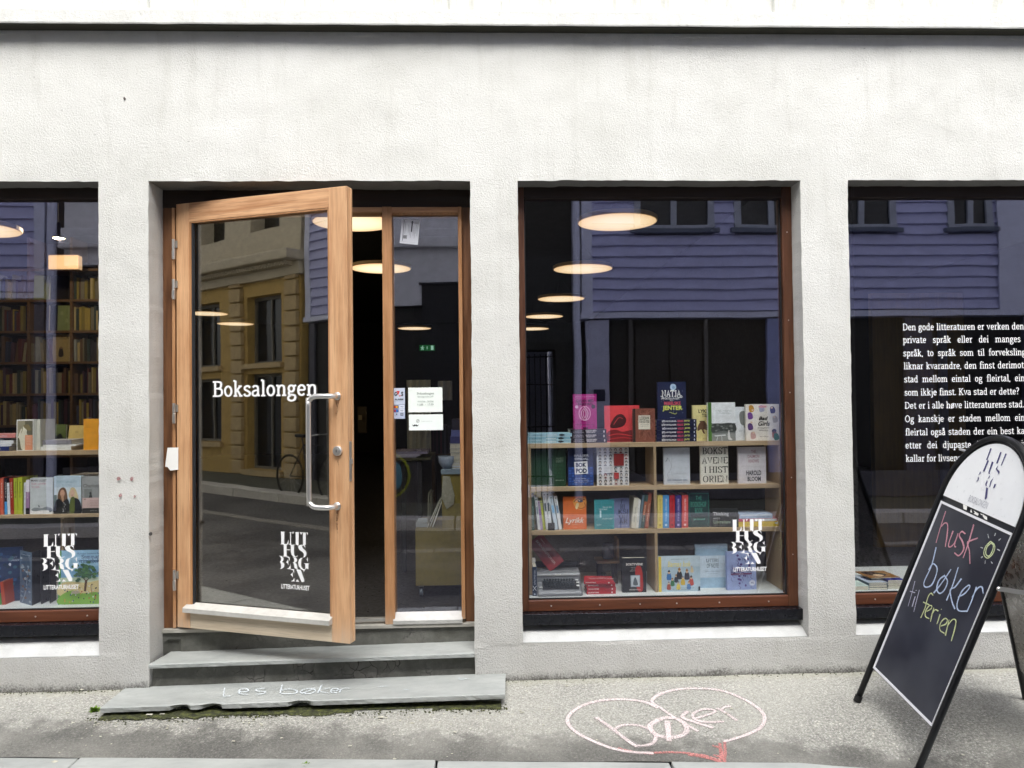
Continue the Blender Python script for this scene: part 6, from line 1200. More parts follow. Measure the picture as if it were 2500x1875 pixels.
# leaning magazines on the low shelf of the counter
for i, (xa, xt, ya) in enumerate(((412, 540, 1320), (440, 556, 1300), (470, 566, 1330), (418, 425, 1230), (436, 452, 1235))):
    a = W(*SD(xa, 1600), .80); b = W(*SD(xt, ya), .80)
    d = Vector((b.x-a.x, 0, b.z-a.z)); a.z = zsh+.001; nn = Vector((d.z, 0, -d.x)).normalized()*.006
    tag(MB().slab([a, a+d, a+d+nn, a+nn], (0, .2, 0)).build('magazine', C(['#d8d8c8', '#b9bca8', '#e2e2d8', '#8f8f7c', '#6f6a58'][i], .5), None, a), ['pale magazine leaning steeply', 'middle one of the leaning magazines', 'outermost leaning magazine', 'grey upright magazine', 'brownish upright magazine'][i]+' on the counter shelf behind the sidelight', 'magazine', 'magazines leaning on the counter')
ibox('paper_pile', SD(292, 1455), SD(420, 1500), .8, .2, C('#9aa2a4', .6), 'grey paper pile on the low counter shelf', 'papers').location.z = zsh+.001
pb = W(*SD(625, 1040), .74); o = MB().slab([pb+Vector((x, 0, z)) for x, z in ((-.02, 0), (.022, -.005), (.05, -.12), (.045, -.17), (.0, -.2), (-.03, -.13))], (0, .009, 0)).build('plastic_bag', C('#a9a694', .25, .1), None, pb, bevel=.003); tag(o, 'crumpled translucent plastic bag hanging on the counter front', 'bag')
t = MB().lathe((0, 0, 0), [(.015, 0), (.035, .015), (.048, .04), (.05, .075), (.046, .076)], 20).build('bowl', C('#9aa6b8', .3), None, smooth=True); t.location = (W(*SD(628, 900), .80).x, .80, z1+.029); tag(t, 'grey bowl on the counter beside the tall book stack', 'bowl')
# curtains of corrugated fabric
def curtain(a, b, Y, label, col='#c9c7ac'):
    x0, x1, z0, z1 = rect(a, b, Y); mb = MB(); n = 90; folds = (x1-x0)/.055
    for i in range(n+1):
        x = x0+(x1-x0)*i/n; y = Y+.016*math.sin(i/n*folds*2*math.pi); mb.v += [(x, y, z0), (x, y, z1), (x, y+.002, z0), (x, y+.002, z1)]
    for i in range(n): k = 4*i; mb.f += [(k, k+4, k+5, k+1), (k+2, k+3, k+7, k+6)]; mb.mi += [0, 0]
    tag(mb.build('curtain', C(col, .9, .12), None, (x0, Y, z0), smooth=True), label, 'curtain')
curtain(SD(195, -10), SD(456, 775), 2.2, 'pale ribbed curtain behind the opening hours notice', '#e2e0c6'); curtain(SD(535, 0), SD(690, 212), 2.4, 'second ribbed curtain at the right of the sidelight', '#cfd0c6')
ibox('table', SD(40, 845), SD(450, 870), 1.4, .6, C('#5c5a40', .7), 'dim table behind the sidelight carrying bright magazines', 'table'); 
for i, (a, b, c, s_) in enumerate(((SD(20, 826), SD(300, 846), '#cfc6e0', 'lower'), (SD(40, 800), SD(338, 826), '#e6e0f4', 'middle'), (SD(40, 772), SD(420, 800), '#b9b0cc', 'upper'))): ibox('magazine', a, b, 1.45, .3, C(c, .25), 'bright lavender magazine on the dim table, '+s_+' of three', 'magazine')
x0, x1, z0, z1 = rect(SD(60, 870), SD(440, 1500), 1.5); o = MB().box(x0+.05, x0+.08, 1.45, 1.5, FLZ, z1-.002).box(x1-.08, x1-.05, 1.45, 1.5, FLZ, z1-.002).build('trestle', C('#2c2a24', .8), None, (x0, 1.5, FLZ)); tag(o, 'dark legs under the dim table', 'trestle')
for i in range(9):
    xa = 470+i*22; ibox('book', SD(xa, 480+8*(i % 3)), SD(xa+20, 800), 2.8, .15, C(['#3a2432', '#26202c', '#452c3c', '#202028', '#55303c', '#2a2c38', '#4a4452', '#26222a', '#3c3644'][i], .6), ['first', 'second', 'third', 'fourth', 'fifth', 'sixth', 'seventh', 'eighth', 'ninth'][i]+' spine of the dim row behind the counter, seen through the sidelight', 'book').__setitem__('group', 'dim books behind the counter')
ibox('shelf', SD(455, 803), SD(680, 812), 2.75, .3, DARKWOOD, 'dark shelf carrying the dim row of books', 'shelf')
x0, x1, z0, z1 = rect(SD(455, 815), SD(680, 1400), 2.8); tag(MB().box(x0+.01, x0+.04, 2.8, 3.0, FLZ, z1).box(x1-.04, x1-.01, 2.8, 3.0, FLZ, z1).build('shelf_upright', DARKWOOD, None, (x0, 2.8, FLZ)), 'dark uprights carrying the dim shelf', 'shelf')
# dim framed picture and papers deep in the doorway
p0 = R4(395, 1490); ibox('picture_frame', R4(385, 1440), R4(440, 1600), 4.5, .03, C('#40361f', .7), 'dim brown framed picture deep in the doorway', 'picture'); ibox('paper_note', R4(390, 1492), R4(412, 1522), 4.47, .002, C('#8a7c58', .7), 'small pale note on the dim picture in the doorway', 'paper')

# ------------------------------------------------------------ magazine heap in the far right window
def heap(name, pts, Y, d, z0, t, col, label, tilt=0, items=()):
    x0, x1 = W(*MG(pts[0], 700), Y).x, W(*MG(pts[1], 700), Y).x
    o = MB().box(0, x1-x0, 0, d, 0, t).build(name, C(col, .4, .15), None); o.location = (x0, Y, z0); o.rotation_euler = (0, 0, tilt); tag(o, label, 'magazine' if name == 'magazine' else 'book', 'printed matter lying in the right window')
    MB().box(.003, x1-x0-.003, -.0006, d-.003, t*.12, t*.88).build('pages', PAGES, o)
    if items:
        pl = Plane((0, d, t), (1, 0, 0), (0, -1, 0), (0, 0, 1), x1-x0, d); pl.draw(items); pl.build('cover_print', o)
    return o
zc_ = ZG+.0015
heap('book', (60, 500), .185, .12, zc_, .026, '#d9ece2', 'thick white paperback with pale green page edges in the far right window', 0, [('e', '#2c2c2c', .3, .2, .06, .06)])
zz_ = zc_
for i, (c, t_, s_) in enumerate((('#22303a', .012, 'lowest'), ('#3a5468', .012, 'second'), ('#51708a', .009, 'third'), ('#c9d6e6', .003, 'pale, topmost'))):
    heap('magazine', (500+i*4, 1060), .20, .17, zz_, t_, c, 'blue-grey magazine in the pile beside the white paperback, '+s_, .03*i-.04, [('ps', '#2a4a7c', [(.2, .3), (.5, .2), (.6, .6), (.3, .7)]), ('r', '#e2e6ee', .5, .6, .9, .8)] if i == 3 else ()); zz_ += t_+.0006
zz_ = zc_
for i, (c, t_, s_) in enumerate((('#8f9488', .010, 'lowest'), ('#4a4c46', .009, 'second'), ('#8a8c82', .009, 'third'), ('#b9b9ae', .006, 'fourth'), ('#2a2c8c', .012, 'royal blue, topmost'))):
    heap('magazine', (1075, 1560), .21, .17, zz_, t_, c, 'magazine in the right pile of the far right window, '+s_, -.05, ()); zz_ += t_+.0006
o = heap('magazine', (560, 1480), .24, .16, zz_+.001, .003, '#9a6c34', 'glossy brown and gold magazine sliding across the tops of both piles', .06, [('ps', '#3a2414', [(.1, .2), (.5, .1), (.8, .5), (.4, .9)]), ('ps', '#e8c8a0', [(.3, .6), (.5, .5), (.62, .7), (.4, .85)]), ('l', '#f0d080', .03, [(.6, .2), (.95, .6)])]); 
heap('book', (1690, 1900), .2, .14, zc_, .02, '#e6e0d6', 'white book hidden behind the folding sign in the far right window', 0)
# yellow book corner glimpsed behind the sign
o = book(0, 0, .105, zc_, .30, .02, '#e8d020', 'yellow book corner glimpsed between the two halves of the folding sign', [], x=(W(*SR(336, 320), .30).x-.05, W(*SR(374, 320), .30).x), lean=.1)

# ------------------------------------------------------------ folding pavement sign
uA = Vector((-.030, -.988, -.125)).normalized(); P0 = Vector((2.077, -.439, .94)); vA = Vector((.3295, -.0832, .9405)); vA = (vA-uA*vA.dot(uA)).normalized(); nA = uA.cross(vA)
if nA.dot(Vector((0, -CD, CZ))-P0) < 0: nA = -nA
def sign_uv(px, py, off=0.0):
    d = ray(px, py); o = Vector((0, -CD, CZ)); q = P0+nA*off; t = nA.dot(q-o)/nA.dot(d); p = o+d*t-q; return p.dot(uA), p.dot(vA)
def SP(u, v, k=0.0): return P0+uA*u+vA*v+nA*k
cor = [sign_uv(*S2(*q)) for q in ((572, 382), (900, 548), (545, 1480), (268, 1190))]
wS = (cor[1][0]+cor[2][0])/2-(cor[0][0]+cor[3][0])/2; uL = (cor[0][0]+cor[3][0])/2; uR = uL+wS; vT = (cor[0][1]+cor[1][1])/2; vB = (cor[2][1]+cor[3][1])/2
SG = empty('folding_sign', SP(uL, vB-.15), 'black folding pavement sign with arched white header and chalkboard in pink, blue and yellow chalk', 'sign')
SL = SG.location
topv = sign_uv(*S2(840, 88))[1]; gap_ = .022; tr = .014
footL = -SP(0, 0).z/vA.z
def zg(p): return gz_(p.x, p.y)
def foot(u):   # v where the leg meets the sloping pavement
    v = -1.0
    for _ in range(20): p = SP(u, v); v -= (p.z-zg(p))/ (vA.z-.09*vA.y)
    return v
ul, ur = uL-gap_, uR+gap_; um = (ul+ur)/2; ra = (ur-ul)/2; vs_ = vT+.045; rise = topv-vs_
path = [SP(ul, foot(ul)+.004), SP(ul, vB), SP(ul, 0)]+[SP(um-ra*math.cos(a), vs_+rise*math.sin(a)) for a in [math.pi*i/28 for i in range(29)]]+[SP(ur, 0), SP(ur, vB), SP(ur, foot(ur)+.004)]
MB().tube(path, tr, 14).build('tube_frame', BLACKM, SG, SL, smooth=True)
for u in (ul, ur):
    f_ = SP(u, foot(u)); MB().tube([f_+vA*.0, f_+vA*.03], tr+.003, 12).build('foot_cap', C('#0c0c0e', .6), SG, SL)
BD = C('#20232e', .32, .12)
# boards
bd = MB().slab([SP(uL-.006, vB-.006, -.004), SP(uR+.006, vB-.006, -.004), SP(uR+.006, vT+.045, -.004), SP(uL-.006, vT+.045, -.004)], nA*-.008); bd.build('backing_board', C('#22242c', .4), SG, SL)
t_ = NT('chalkboard'); v_ = t_.co(); n1_ = t_.noise(v_, 3, 3, .5)
CB = t_.fin(t_.mix(t_.smooth(n1_, .4, .7), (.016, .018, .032), (.040, .044, .062)), t_.smooth(n1_, .3, .7, .3, .38), None)
MB().slab([SP(uL+.006, vB+.006, -.003), SP(uR-.006, vB+.006, -.003), SP(uR-.006, vT-.006, -.003), SP(uL+.006, vT-.006, -.003)], nA*.004).build('chalkboard', CB, SG, SL)
ed = MB(); e_ = .0105
for a, b, c, d in ((uL, uR, vT-e_, vT), (uL, uR, vB, vB+e_), (uL, uL+e_, vB+e_, vT-e_), (uR-.004, uR, vB+e_, vT-e_)):
    ed.slab([SP(a, c, .0), SP(b, c, .0), SP(b, d, .0), SP(a, d, .0)], nA*.004)
ed.build('white_edge', C('#e9e9ee', .4, .04), SG, SL)
hb = [sign_uv(*S3(133, 915)), sign_uv(*S3(1212, 1458))]; hv = (hb[0][1]+hb[1][1])/2
harc = [SP(um-(ra-.022)*math.cos(a), max(hv, vs_)+ (topv-.026-max(hv, vs_))*math.sin(a), -.001) for a in [math.pi*i/36 for i in range(37)]]
hd_ = MB(); poly = [SP(um+(ra-.022), hv, -.001), SP(um-(ra-.022), hv, -.001)]+harc[0:1]+harc[1:]; hd_.slab([p.copy() for p in poly[::-1]], nA*.004)
hd_.build('header_panel', C('#eff1f4', .35, .02), SG, SL)
bk_ = MB(); harc2 = [SP(um-(ra-.004)*math.cos(a), vs_+(rise-.008)*math.sin(a), -.006) for a in [math.pi*i/36 for i in range(37)]]
bk_.slab([SP(um+ra-.004, vT+.04, -.006), SP(um-ra+.004, vT+.04, -.006)][::-1]+[p.copy() for p in harc2], nA*-.006).build('header_backing', C('#26282c', .45), SG, SL)
# logo on header (dark) and chalk drawings
def sign_items(name, items, k=.0042): 
    pl = Plane(SP(0, 0, 0), uA, -vA, nA, 1, 1, k); pl.draw(items); return pl.build(name, SG, SL)
VIO = C('#3c3870', .4, .05)
l0 = sign_uv(*S3(885, 215)); 
def su(x, y): u, v = sign_uv(*S3(x, y), .004); return (u, -v)
strokes = [[(880, 218), (902, 224), (835, 395), (848, 405), (845, 412), (808, 390), (822, 382)], [(1035, 275), (1057, 282), (995, 455), (970, 455)], [(1115, 300), (1137, 308), (1062, 480), (1048, 495), (1044, 485)],
           [(835, 408), (858, 415), (790, 582), (764, 578)], [(905, 425), (930, 440), (868, 600), (880, 630), (850, 610), (854, 585)], [(1003, 485), (965, 540), (1000, 600), (1005, 628), (978, 660), (1025, 600), (1022, 575), (985, 540)],
           [(725, 578), (735, 605), (692, 645), (708, 612)], [(690, 655), (705, 690), (690, 730), (656, 740), (680, 715)], [(870, 635), (872, 670), (838, 705), (856, 668)], [(832, 715), (840, 740), (822, 785), (830, 815), (806, 800), (806, 770)],
           [(938, 668), (885, 735), (862, 825), (875, 825), (900, 740)], [(948, 775), (972, 782), (945, 842), (925, 838)], [(818, 828), (845, 840), (830, 990), (810, 1020), (794, 1012)]]
sign_items('logo', [('p', VIO, [su(*p) for p in s_]) for s_ in strokes])
# faint header subtitle, set along the sign
pa, pb_ = su(540, 1010), su(825, 1150)
u0_, v0_ = pa; pl = Plane(SP(u0_, -v0_+.02, 0), uA, -vA, nA, pb_[0]-u0_, .03, .0042); pl.draw([('t', '#b9bac2', 'BOKSALONGEN', 0, 0, 1, 1)]); pl.build('header_text', SG, SL)
sign_items('band_lettering', [('p', WHITE, [su(*p) for p in s_]) for s_ in ([(455, 1090), (520, 1120), (512, 1185), (462, 1165)], [(580, 1165), (600, 1225), (568, 1215)], [(622, 1190), (700, 1240), (690, 1275), (620, 1240), (640, 1225)], [(760, 1245), (830, 1290), (832, 1340), (790, 1320), (765, 1280)], [(720, 1235), (765, 1250), (745, 1262)])], .0045)
def chalk2(name, col, w_, paths, mp=S2, dens=1.0, jit=1.0):
    it = []
    w_ *= 1.25; m_ = mat_chalk('chalk_'+name, col, .30, .52, 420, dens)
    for k in range(2):
        for P in paths:
            q = []
            for (x, y) in P:
                u, v = sign_uv(*mp(x+random.uniform(-1.6, 1.6)*jit, y+random.uniform(-1.6, 1.6)*jit), .004); q.append((u, -v))
            it.append(('l', m_, w_, q, 1))
    pl = Plane(SP(0, 0, 0), uA, -vA, nA, 1, 1, .0013); pl.draw(it); pl.build(name, SG, SL)
chalk2('pink_chalk_word', (.62, .30, .36), .0042, [[(598, 442), (575, 510), (550, 590)], [(575, 515), (592, 498), (606, 505), (604, 550), (594, 610)], [(632, 535), (612, 590), (614, 610), (634, 600), (652, 560)], [(656, 545), (640, 600), (646, 612)], [(690, 548), (672, 538), (660, 556), (676, 585), (682, 620), (660, 652), (638, 640)], [(729, 505), (705, 590), (680, 662)], [(748, 570), (720, 580), (700, 590), (708, 630), (712, 690)]])
chalk2('blue_chalk_word', (.50, .60, .80), .0042, [[(552, 612), (528, 700), (496, 775), (500, 800), (530, 790), (552, 745), (556, 710), (536, 690), (515, 720)], [(592, 745), (566, 770), (555, 810), (568, 832), (592, 815), (605, 775), (592, 745)], [(622, 718), (580, 780), (540, 830)], [(655, 708), (630, 790), (600, 865)], [(672, 760), (640, 800), (618, 815), (628, 870), (640, 905)], [(655, 850), (690, 830), (712, 800), (700, 795), (672, 825), (652, 880), (660, 912), (700, 915)], [(742, 800), (722, 860), (700, 915)], [(722, 850), (745, 810), (768, 800), (776, 832)]])
chalk2('grey_chalk_word', (.52, .52, .66), .0026, [[(452, 772), (436, 830), (418, 892)], [(428, 820), (452, 828)], [(452, 845), (438, 895)], [(472, 815), (458, 870), (446, 918)], [(456, 818), (458, 816)]])
chalk2('yellow_chalk_word', (.62, .68, .36), .0034, [[(538, 840), (525, 830), (512, 850), (498, 900), (478, 948)], [(492, 872), (520, 885)], [(506, 915), (528, 905), (532, 890), (518, 890), (502, 915), (502, 940), (520, 950)], [(540, 900), (530, 940), (524, 965)], [(534, 925), (548, 908), (562, 915)], [(572, 930), (556, 975)], [(576, 905), (578, 908)], [(574, 985), (598, 975), (604, 955), (590, 950), (572, 975), (570, 1005), (590, 1020)], [(614, 955), (602, 1000), (596, 1030)], [(606, 985), (628, 955), (646, 960), (640, 1000), (624, 1055)]])
chalk2('yellow_chalk_sun', (.66, .74, .42), .0032, [[(808, 585), (785, 610), (778, 645), (795, 665), (820, 640), (828, 605), (808, 585)], [(812, 592), (792, 612), (786, 642), (800, 655), (816, 632), (822, 606), (812, 592)]])
chalk2('chalk_sun_rays', (.62, .66, .66), .0022, [[(796, 550), (800, 568)], [(832, 545), (828, 558)], [(858, 572), (848, 580)], [(854, 628), (842, 622)], [(818, 690), (812, 680)], [(784, 690), (784, 676)], [(764, 662), (774, 656)], [(762, 612), (774, 618)]])
# rear half of the sign: mirrored frame leaning the other way
top = SP(um, topv-.05, -.02); hz = Vector((uA.x, uA.y, uA.z)); vR = Vector((-.25, -.03, .967)); vR = (vR-hz*vR.dot(hz)).normalized(); nR = hz.cross(vR).normalized()
if nR.x > 0: nR = -nR      # towards the camera side (left)
TP = top+Vector((.02, 0, 0))
def RP(u, v, k=0.0): return TP+uA*(u-um)+vR*v+nR*k
def footR(u):
    v = -1.2
    for _ in range(20): p = RP(u, v); v -= (p.z-zg(p))/(vR.z-.09*vR.y)
    return v
arc = [RP(um-ra*math.cos(a), -.25+.30*math.sin(a)) for a in [math.pi*i/24 for i in range(25)]]
MB().tube([RP(ul, footR(ul)+.004)]+arc+[RP(ur, footR(ur)+.004)], tr, 12).build('rear_tube_frame', BLACKM, SG, SL, smooth=True)
MB().slab([RP(ul+.004, -1.13), RP(ur-.004, -1.13), RP(ur-.004, -.25), RP(ul+.004, -.25)], nR*.006).build('rear_panel', C('#8d8a86', .28, .08, .9), SG, SL)
sb = SP(ur, sign_uv(*S2(825, 800))[1]); se = RP(ur, -.56, .012); dd_ = (se-sb)
MB().slab([sb+Vector((0, -.016, -.009)), se+Vector((0, -.016, -.009)), se+Vector((0, -.016, .009)), sb+Vector((0, -.016, .009))], (0, -.003, 0)).build('spreader_bar', STEEL, SG, SL)
MB().lathe(sb+Vector((0, -.021, 0)), [(.008, 0), (.008, -.004), (.005, -.007)], 12, 'y').build('bolt', STEEL, SG, SL)
MB().tube([SP(ul, topv-.1, 0), SP(ul, topv-.1, -.03)], .006, 8).build('hinge_bolt', STEEL, SG, SL)

# ------------------------------------------------------------ chalk on the ground and the doorstep
def chalk_ground(name, paths, mp, w_, mt, label, cat='chalk drawing', zf=None, jit=.0015, reps=2, root=None):
    mb = MB().use(mt); k = 0
    for r_ in range(reps):
        for P in paths:
            q = []
            for (x, y) in P:
                px, py = mp(x, y)
                if zf is None: p = gnd(px, py)
                else:
                    d = ray(px, py); t = 4.0; z = .02
                    for _ in range(8): t = (z-CZ)/d.z; z = zf((d*t).x)
                    p = Vector((0, -CD, CZ))+d*t
                q.append(Vector((p.x+random.uniform(-jit, jit), p.y+random.uniform(-jit, jit))))
            q = cat_rom(q, 5)
            quads = strip2d(q, lambda t: w_*(1+.25*math.sin(len(q))));
            k += 1
            for f in quads: mb.add([(v.x, v.y, (.09*min(v.y, 0)+.004*nz(v.x, v.y, 3)+.0022 if zf is None else zf(v.x)+.0006)+k*.00006) for v in f], [(0, 1, 2, 3)])
    return tag(mb.build(name, None, None, q.copy().to_3d() if 0 else (0, 0, 0)), label, cat)
heart = [(768, 520), (735, 488), (770, 452), (850, 425), (960, 418), (1080, 428), (1180, 465), (1265, 515), (1308, 565), (1290, 620), (1215, 660), (1100, 695)]
heart2 = [(765, 522), (700, 492), (600, 478), (490, 482), (390, 505), (325, 545), (305, 590), (340, 640), (430, 690), (540, 730), (640, 748), (740, 752)]
letters = [[(448, 570), (520, 620), (600, 680), (660, 720)], [(545, 630), (580, 608), (650, 608), (715, 625), (752, 655), (745, 695), (700, 712), (650, 715)], [(770, 580), (725, 610), (745, 650), (800, 668), (870, 665), (912, 640), (900, 600), (860, 575), (800, 572), (770, 580)], [(812, 585), (820, 690)],
           [(770, 515), (850, 570), (970, 640)], [(918, 535), (890, 568), (960, 595), (1045, 622)], [(950, 575), (1040, 545), (1050, 530), (1000, 525), (950, 545), (950, 575), (1010, 592), (1100, 590)], [(1062, 520), (1110, 545), (1168, 585)], [(1085, 535), (1100, 515), (1135, 512)]]
SMG = mat_chalk('chalk_smudge', (.60, .54, .52), .42, .66, 120, .38)
chalk_ground('chalk_dust', [heart, heart2]+letters, G4, .034, SMG, 'faint chalk dust smudged round the heart drawing', 'chalk drawing', jit=.006)
CHK = mat_chalk('pink_white_chalk', (.72, .62, .61), .33, .52, 190, 1.0)
chalk_ground('chalk_heart', [heart, heart2]+letters, G4, .017, CHK, 'pale pink chalk heart with a handwritten word inside it on the pavement', jit=.0025)
RED = mat_chalk('red_chalk', (.66, .28, .26), .38, .58, 170, .8)
chalk_ground('red_chalk_arrow', [[(565, 728), (640, 745), (740, 755)], [(720, 752), (860, 748), (1000, 760)], [(920, 758), (1010, 775), (1090, 800)], [(905, 752), (1000, 770), (1080, 790)], [(1045, 715), (1080, 730), (1090, 790)], [(1080, 700), (1085, 745), (1075, 790)], [(1105, 695), (1105, 745), (1100, 800)], [(1050, 760), (1090, 775), (1108, 800)], [(1000, 762), (1060, 785), (1100, 808)]], G4, .016, RED, 'red chalk arrow scribble under the chalk heart', jit=.004)
WCH = mat_chalk('white_chalk', (.78, .84, .88), .36, .56, 200, .7)
chalk_ground('chalk_words', [[(962, 245), (960, 262), (958, 282)], [(958, 282), (990, 279)], [(1022, 262), (1062, 260), (1055, 248), (1030, 252), (1026, 268), (1060, 274)], [(1138, 246), (1105, 250), (1100, 258), (1135, 262), (1130, 270), (1098, 272)], [(1210, 232), (1200, 268)], [(1204, 256), (1240, 250), (1272, 258), (1262, 270), (1202, 270)], [(1300, 252), (1288, 265), (1330, 270), (1352, 256), (1330, 248), (1300, 252)], [(1292, 272), (1350, 246)], [(1380, 232), (1362, 268)], [(1412, 246), (1370, 258), (1408, 268)], [(1420, 258), (1448, 256), (1445, 248), (1425, 250), (1420, 264), (1445, 267)], [(1462, 250), (1456, 266)], [(1460, 254), (1478, 246), (1500, 248)]],
             G3, .006, WCH, 'two faint white chalk words written on the lower doorstep', zf=lambda x: lower_z(x)+.0015, jit=.001)
chalk_ground('chalk_marks', [[(1960, 202), (2005, 206)], [(1965, 206), (1990, 212)], [(1730, 250), (1760, 255)], [(1620, 240), (1660, 237)]], G3, .005, WCH, 'scattered white chalk dashes at the right end of the lower doorstep', zf=lambda x: lower_z(x)+.0015)

# ------------------------------------------------------------ the other side of the street (seen in the glass)
YO = -6.4
def oz(mpxy): # reflected height
    return None
SID = C('#aeb1d8', .6, .1); SIDT = C('#c4c8e0', .55, .08); TRIMB = C('#545c70', .6, .1)
def board_house(name, x0, x1, zbase, ztop, wins, label, side_trim=True, pitch=.152):
    h = empty(name, ((x0+x1)/2, YO, 0), label, 'building'); of = h.location
    MB().box(x0, x1, YO-6, YO-.05, -.1, ztop).build('wall', C('#6a6e80', .8, .1), h, of)
    z = zbase; m_ = None
    while z < ztop:
        segs = [(x0+.14, x1-.14)]
        for (a, b, c, d) in wins:
            if z+pitch > c and z < d:
                segs = [s for q in segs for s in ([(q[0], min(a, q[1])), (max(b, q[0]), q[1])] if q[0] < b and q[1] > a else [q]) if s[1]-s[0] > .02]
        for a, b in segs:
            MB().slab([(a, YO-.05, z), (a, YO+.024, z), (a, YO+.022, z+.02), (a, YO-.022, z+pitch-.001), (a, YO-.05, z+pitch-.001)], (b-a, 0, 0)).build('weatherboard', SID, h, of)
        z += pitch
    for a in (x0, x1-.14): MB().box(a, a+.139, YO-.05, YO+.025, zbase-.02, ztop).build('corner_board', SIDT, h, of)
    MB().box(x0-.02, x1+.02, YO-.05, YO+.06, zbase-.10, zbase-.021).build('base_moulding', SIDT, h, of)
    for (a, b, c, d) in wins:
        w_ = MB().box(a, b, YO-.03, YO+.05, c, c+.05).box(a, b, YO-.03, YO+.03, d-.06, d).box(a, a+.09, YO-.03, YO+.03, c+.05, d-.06).box(b-.09, b, YO-.03, YO+.03, c+.05, d-.06).box((a+b)/2-.04, (a+b)/2+.04, YO-.03, YO+.025, c+.05, d-.06).build('window', C('#9aa0ae', .5, .1), h, of)
        MB().box(a-.06, b+.06, YO-.02, YO+.09, c-.06, c-.001).build('window_sill', TRIMB, w_, of)
        MB().box(a+.09, b-.09, YO-.02, YO-.014, c+.05, d-.06).build('pane', C('#15181c', .12, .2), w_, of)
    return h, of
h, of = board_house('wooden_house', 1.36, 12.5, 2.62, 8.2, [(2.1, 3.22, 3.76, 5.3), (3.5, 4.56, 3.76, 5.3), (4.82, 5.82, 3.76, 5.3), (6.55, 7.2, 3.76, 5.3), (8.6, 9.8, 3.76, 5.3), (2.1, 3.22, 6.3, 7.7), (4.62, 6.0, 6.3, 7.7)], 'lavender-grey weatherboarded wooden house across the street, seen reflected in the right windows')
MB().box(1.3, 12.5, YO-.06, YO-.045, 0, 2.5).build('shopfront_wall', C('#191715', .7, .3), h, of)
for a, b, c in ((1.40, 1.72, '#a9acc4'), (2.0, 2.06, '#4c4a48'), (3.05, 3.1, '#5c5a58'), (3.95, 4.3, '#8a93c0'), (4.62, 4.74, '#c8b8cc'), (5.9, 6.3, '#4a4a5c'), (7.6, 7.9, '#4a4a5c')): MB().box(a, b, YO-.045, YO+.02, 0, 2.5).build('pilaster', C(c, .7), h, of)
MB().box(1.3, 12.5, YO-.05, YO+.06, 0, .35).build('plinth', C('#55555c', .8, .2), h, of)
for a, b in ((2.1, 2.55), (2.58, 3.02)): MB().box(a, b, YO-.045, YO-.02, .36, 2.3).build('door', C('#17120f', .5), h, of)
MB().box(7.25, 7.8, YO+.03, YO+.06, 2.6, 8.1).build('corner_board', SIDT, h, of)
dp = MB().tube([(1.28, YO+.05, 0), (1.28, YO+.05, 8)], .05, 10).build('drain_pipe', SIDT, None, (1.28, YO+.05, 0)); tag(dp, 'grey drain pipe at the left corner of the wooden house, seen reflected', 'drain pipe')
tag(MB().tube([(8.0, YO+.05, 0), (8.0, YO+.05, 8)], .05, 10).build('drain_pipe', SIDT, None, (8.0, YO+.05, 0)), 'second grey drain pipe farther right on the wooden house', 'drain pipe')
x0, x1, z0, z1 = 1.50, 1.66, 1.36, 1.52; pq = MB().box(x0, x1, YO+.021, YO+.03, z0, z1).build('number_plate', C('#1c2440', .4), None, (x0, YO, z0)); tag(pq, 'dark blue house number plate on the pilaster across the street', 'plate')
# passage with gate between the houses
pg = empty('gateway', (.7, YO, 0), 'dark timber gateway with an iron grille in front of a bright courtyard, seen reflected', 'gateway'); of = pg.location
DK = C('#1f1e1c', .8, .25)
MB().box(-.05, .42, YO-.6, YO-.02, 0, 8).box(.98, 1.22, YO-.6, YO-.02, 0, 8).box(.42, .98, YO-.6, YO-.02, 2.1, 8).build('timber_wall', DK, pg, of)
for i in range(7): MB().tube([(.46+i*.08, YO-.3, .0), (.46+i*.08, YO-.3, 2.05)], .008, 6).build('bar', BLACKM, pg, of)
for z in (.3, 1.0, 1.6, 2.0): MB().box(.42, .98, YO-.31, YO-.29, z, z+.02).build('bar', BLACKM, pg, of)
MB().box(.3, 1.1, YO-3.0, YO-2.9, -.1, 2.4).build('courtyard_wall', C('#c9cbd6', .7), pg, of)
for i in range(24): MB().box(-.04+i*.052, .002+i*.052, YO-.02, YO-.008, 2.2, 3.4).build('louvre', C('#2a2c2c', .7), pg, of)
# white plaster building
PLW = mat_smooth_paint('opposite_plaster', (.72, .72, .76), .006)
wb = empty('plaster_building', (-3, YO, 0), 'white plastered building with a cornice above a dark shopfront, seen reflected in the sidelight', 'building'); of = wb.location
MB().box(-5.7, -4.4, YO-6, YO, 3.3, 8.6).box(-4.4, -.45, YO-6, YO, 2.72, 8.6).box(-.45, -.06, YO-6, YO, 3.0, 8.6).build('wall', PLW, wb, of)
MB().box(-5.72, -.05, YO+.001, YO+.14, 3.52, 3.68).build('cornice', PLW, wb, of, bevel=.02); MB().box(-5.72, -.05, YO+.001, YO+.07, 3.68, 3.8).build('cornice', PLW, wb, of, bevel=.02)
MB().box(-5.7, -4.401, YO-6, YO-.12, -.1, 3.299).box(-4.4, -.06, YO-6, YO-.12, -.1, 2.719).build('shopfront', C('#151413', .5, .3), wb, of)
MB().box(-.86, -.06, YO-.1, YO+.03, -.1, 2.999).build('dark_pier', C('#1c1c20', .7), wb, of); MB().box(-.9, -.05, YO-.1, YO+.06, 2.999, 3.03).build('pier_cap', C('#2a2a30', .7), wb, of)
MB().box(-5.7, -.87, YO-.11, YO+.02, -.1, .55).build('plinth', C('#4a484a', .8, .2), wb, of)
for a in (-5.1, -3.6, -2.3): MB().box(a, a+.22, YO-.11, YO+.0, .56, 2.71).build('pilaster', C('#77787e', .7), wb, of)
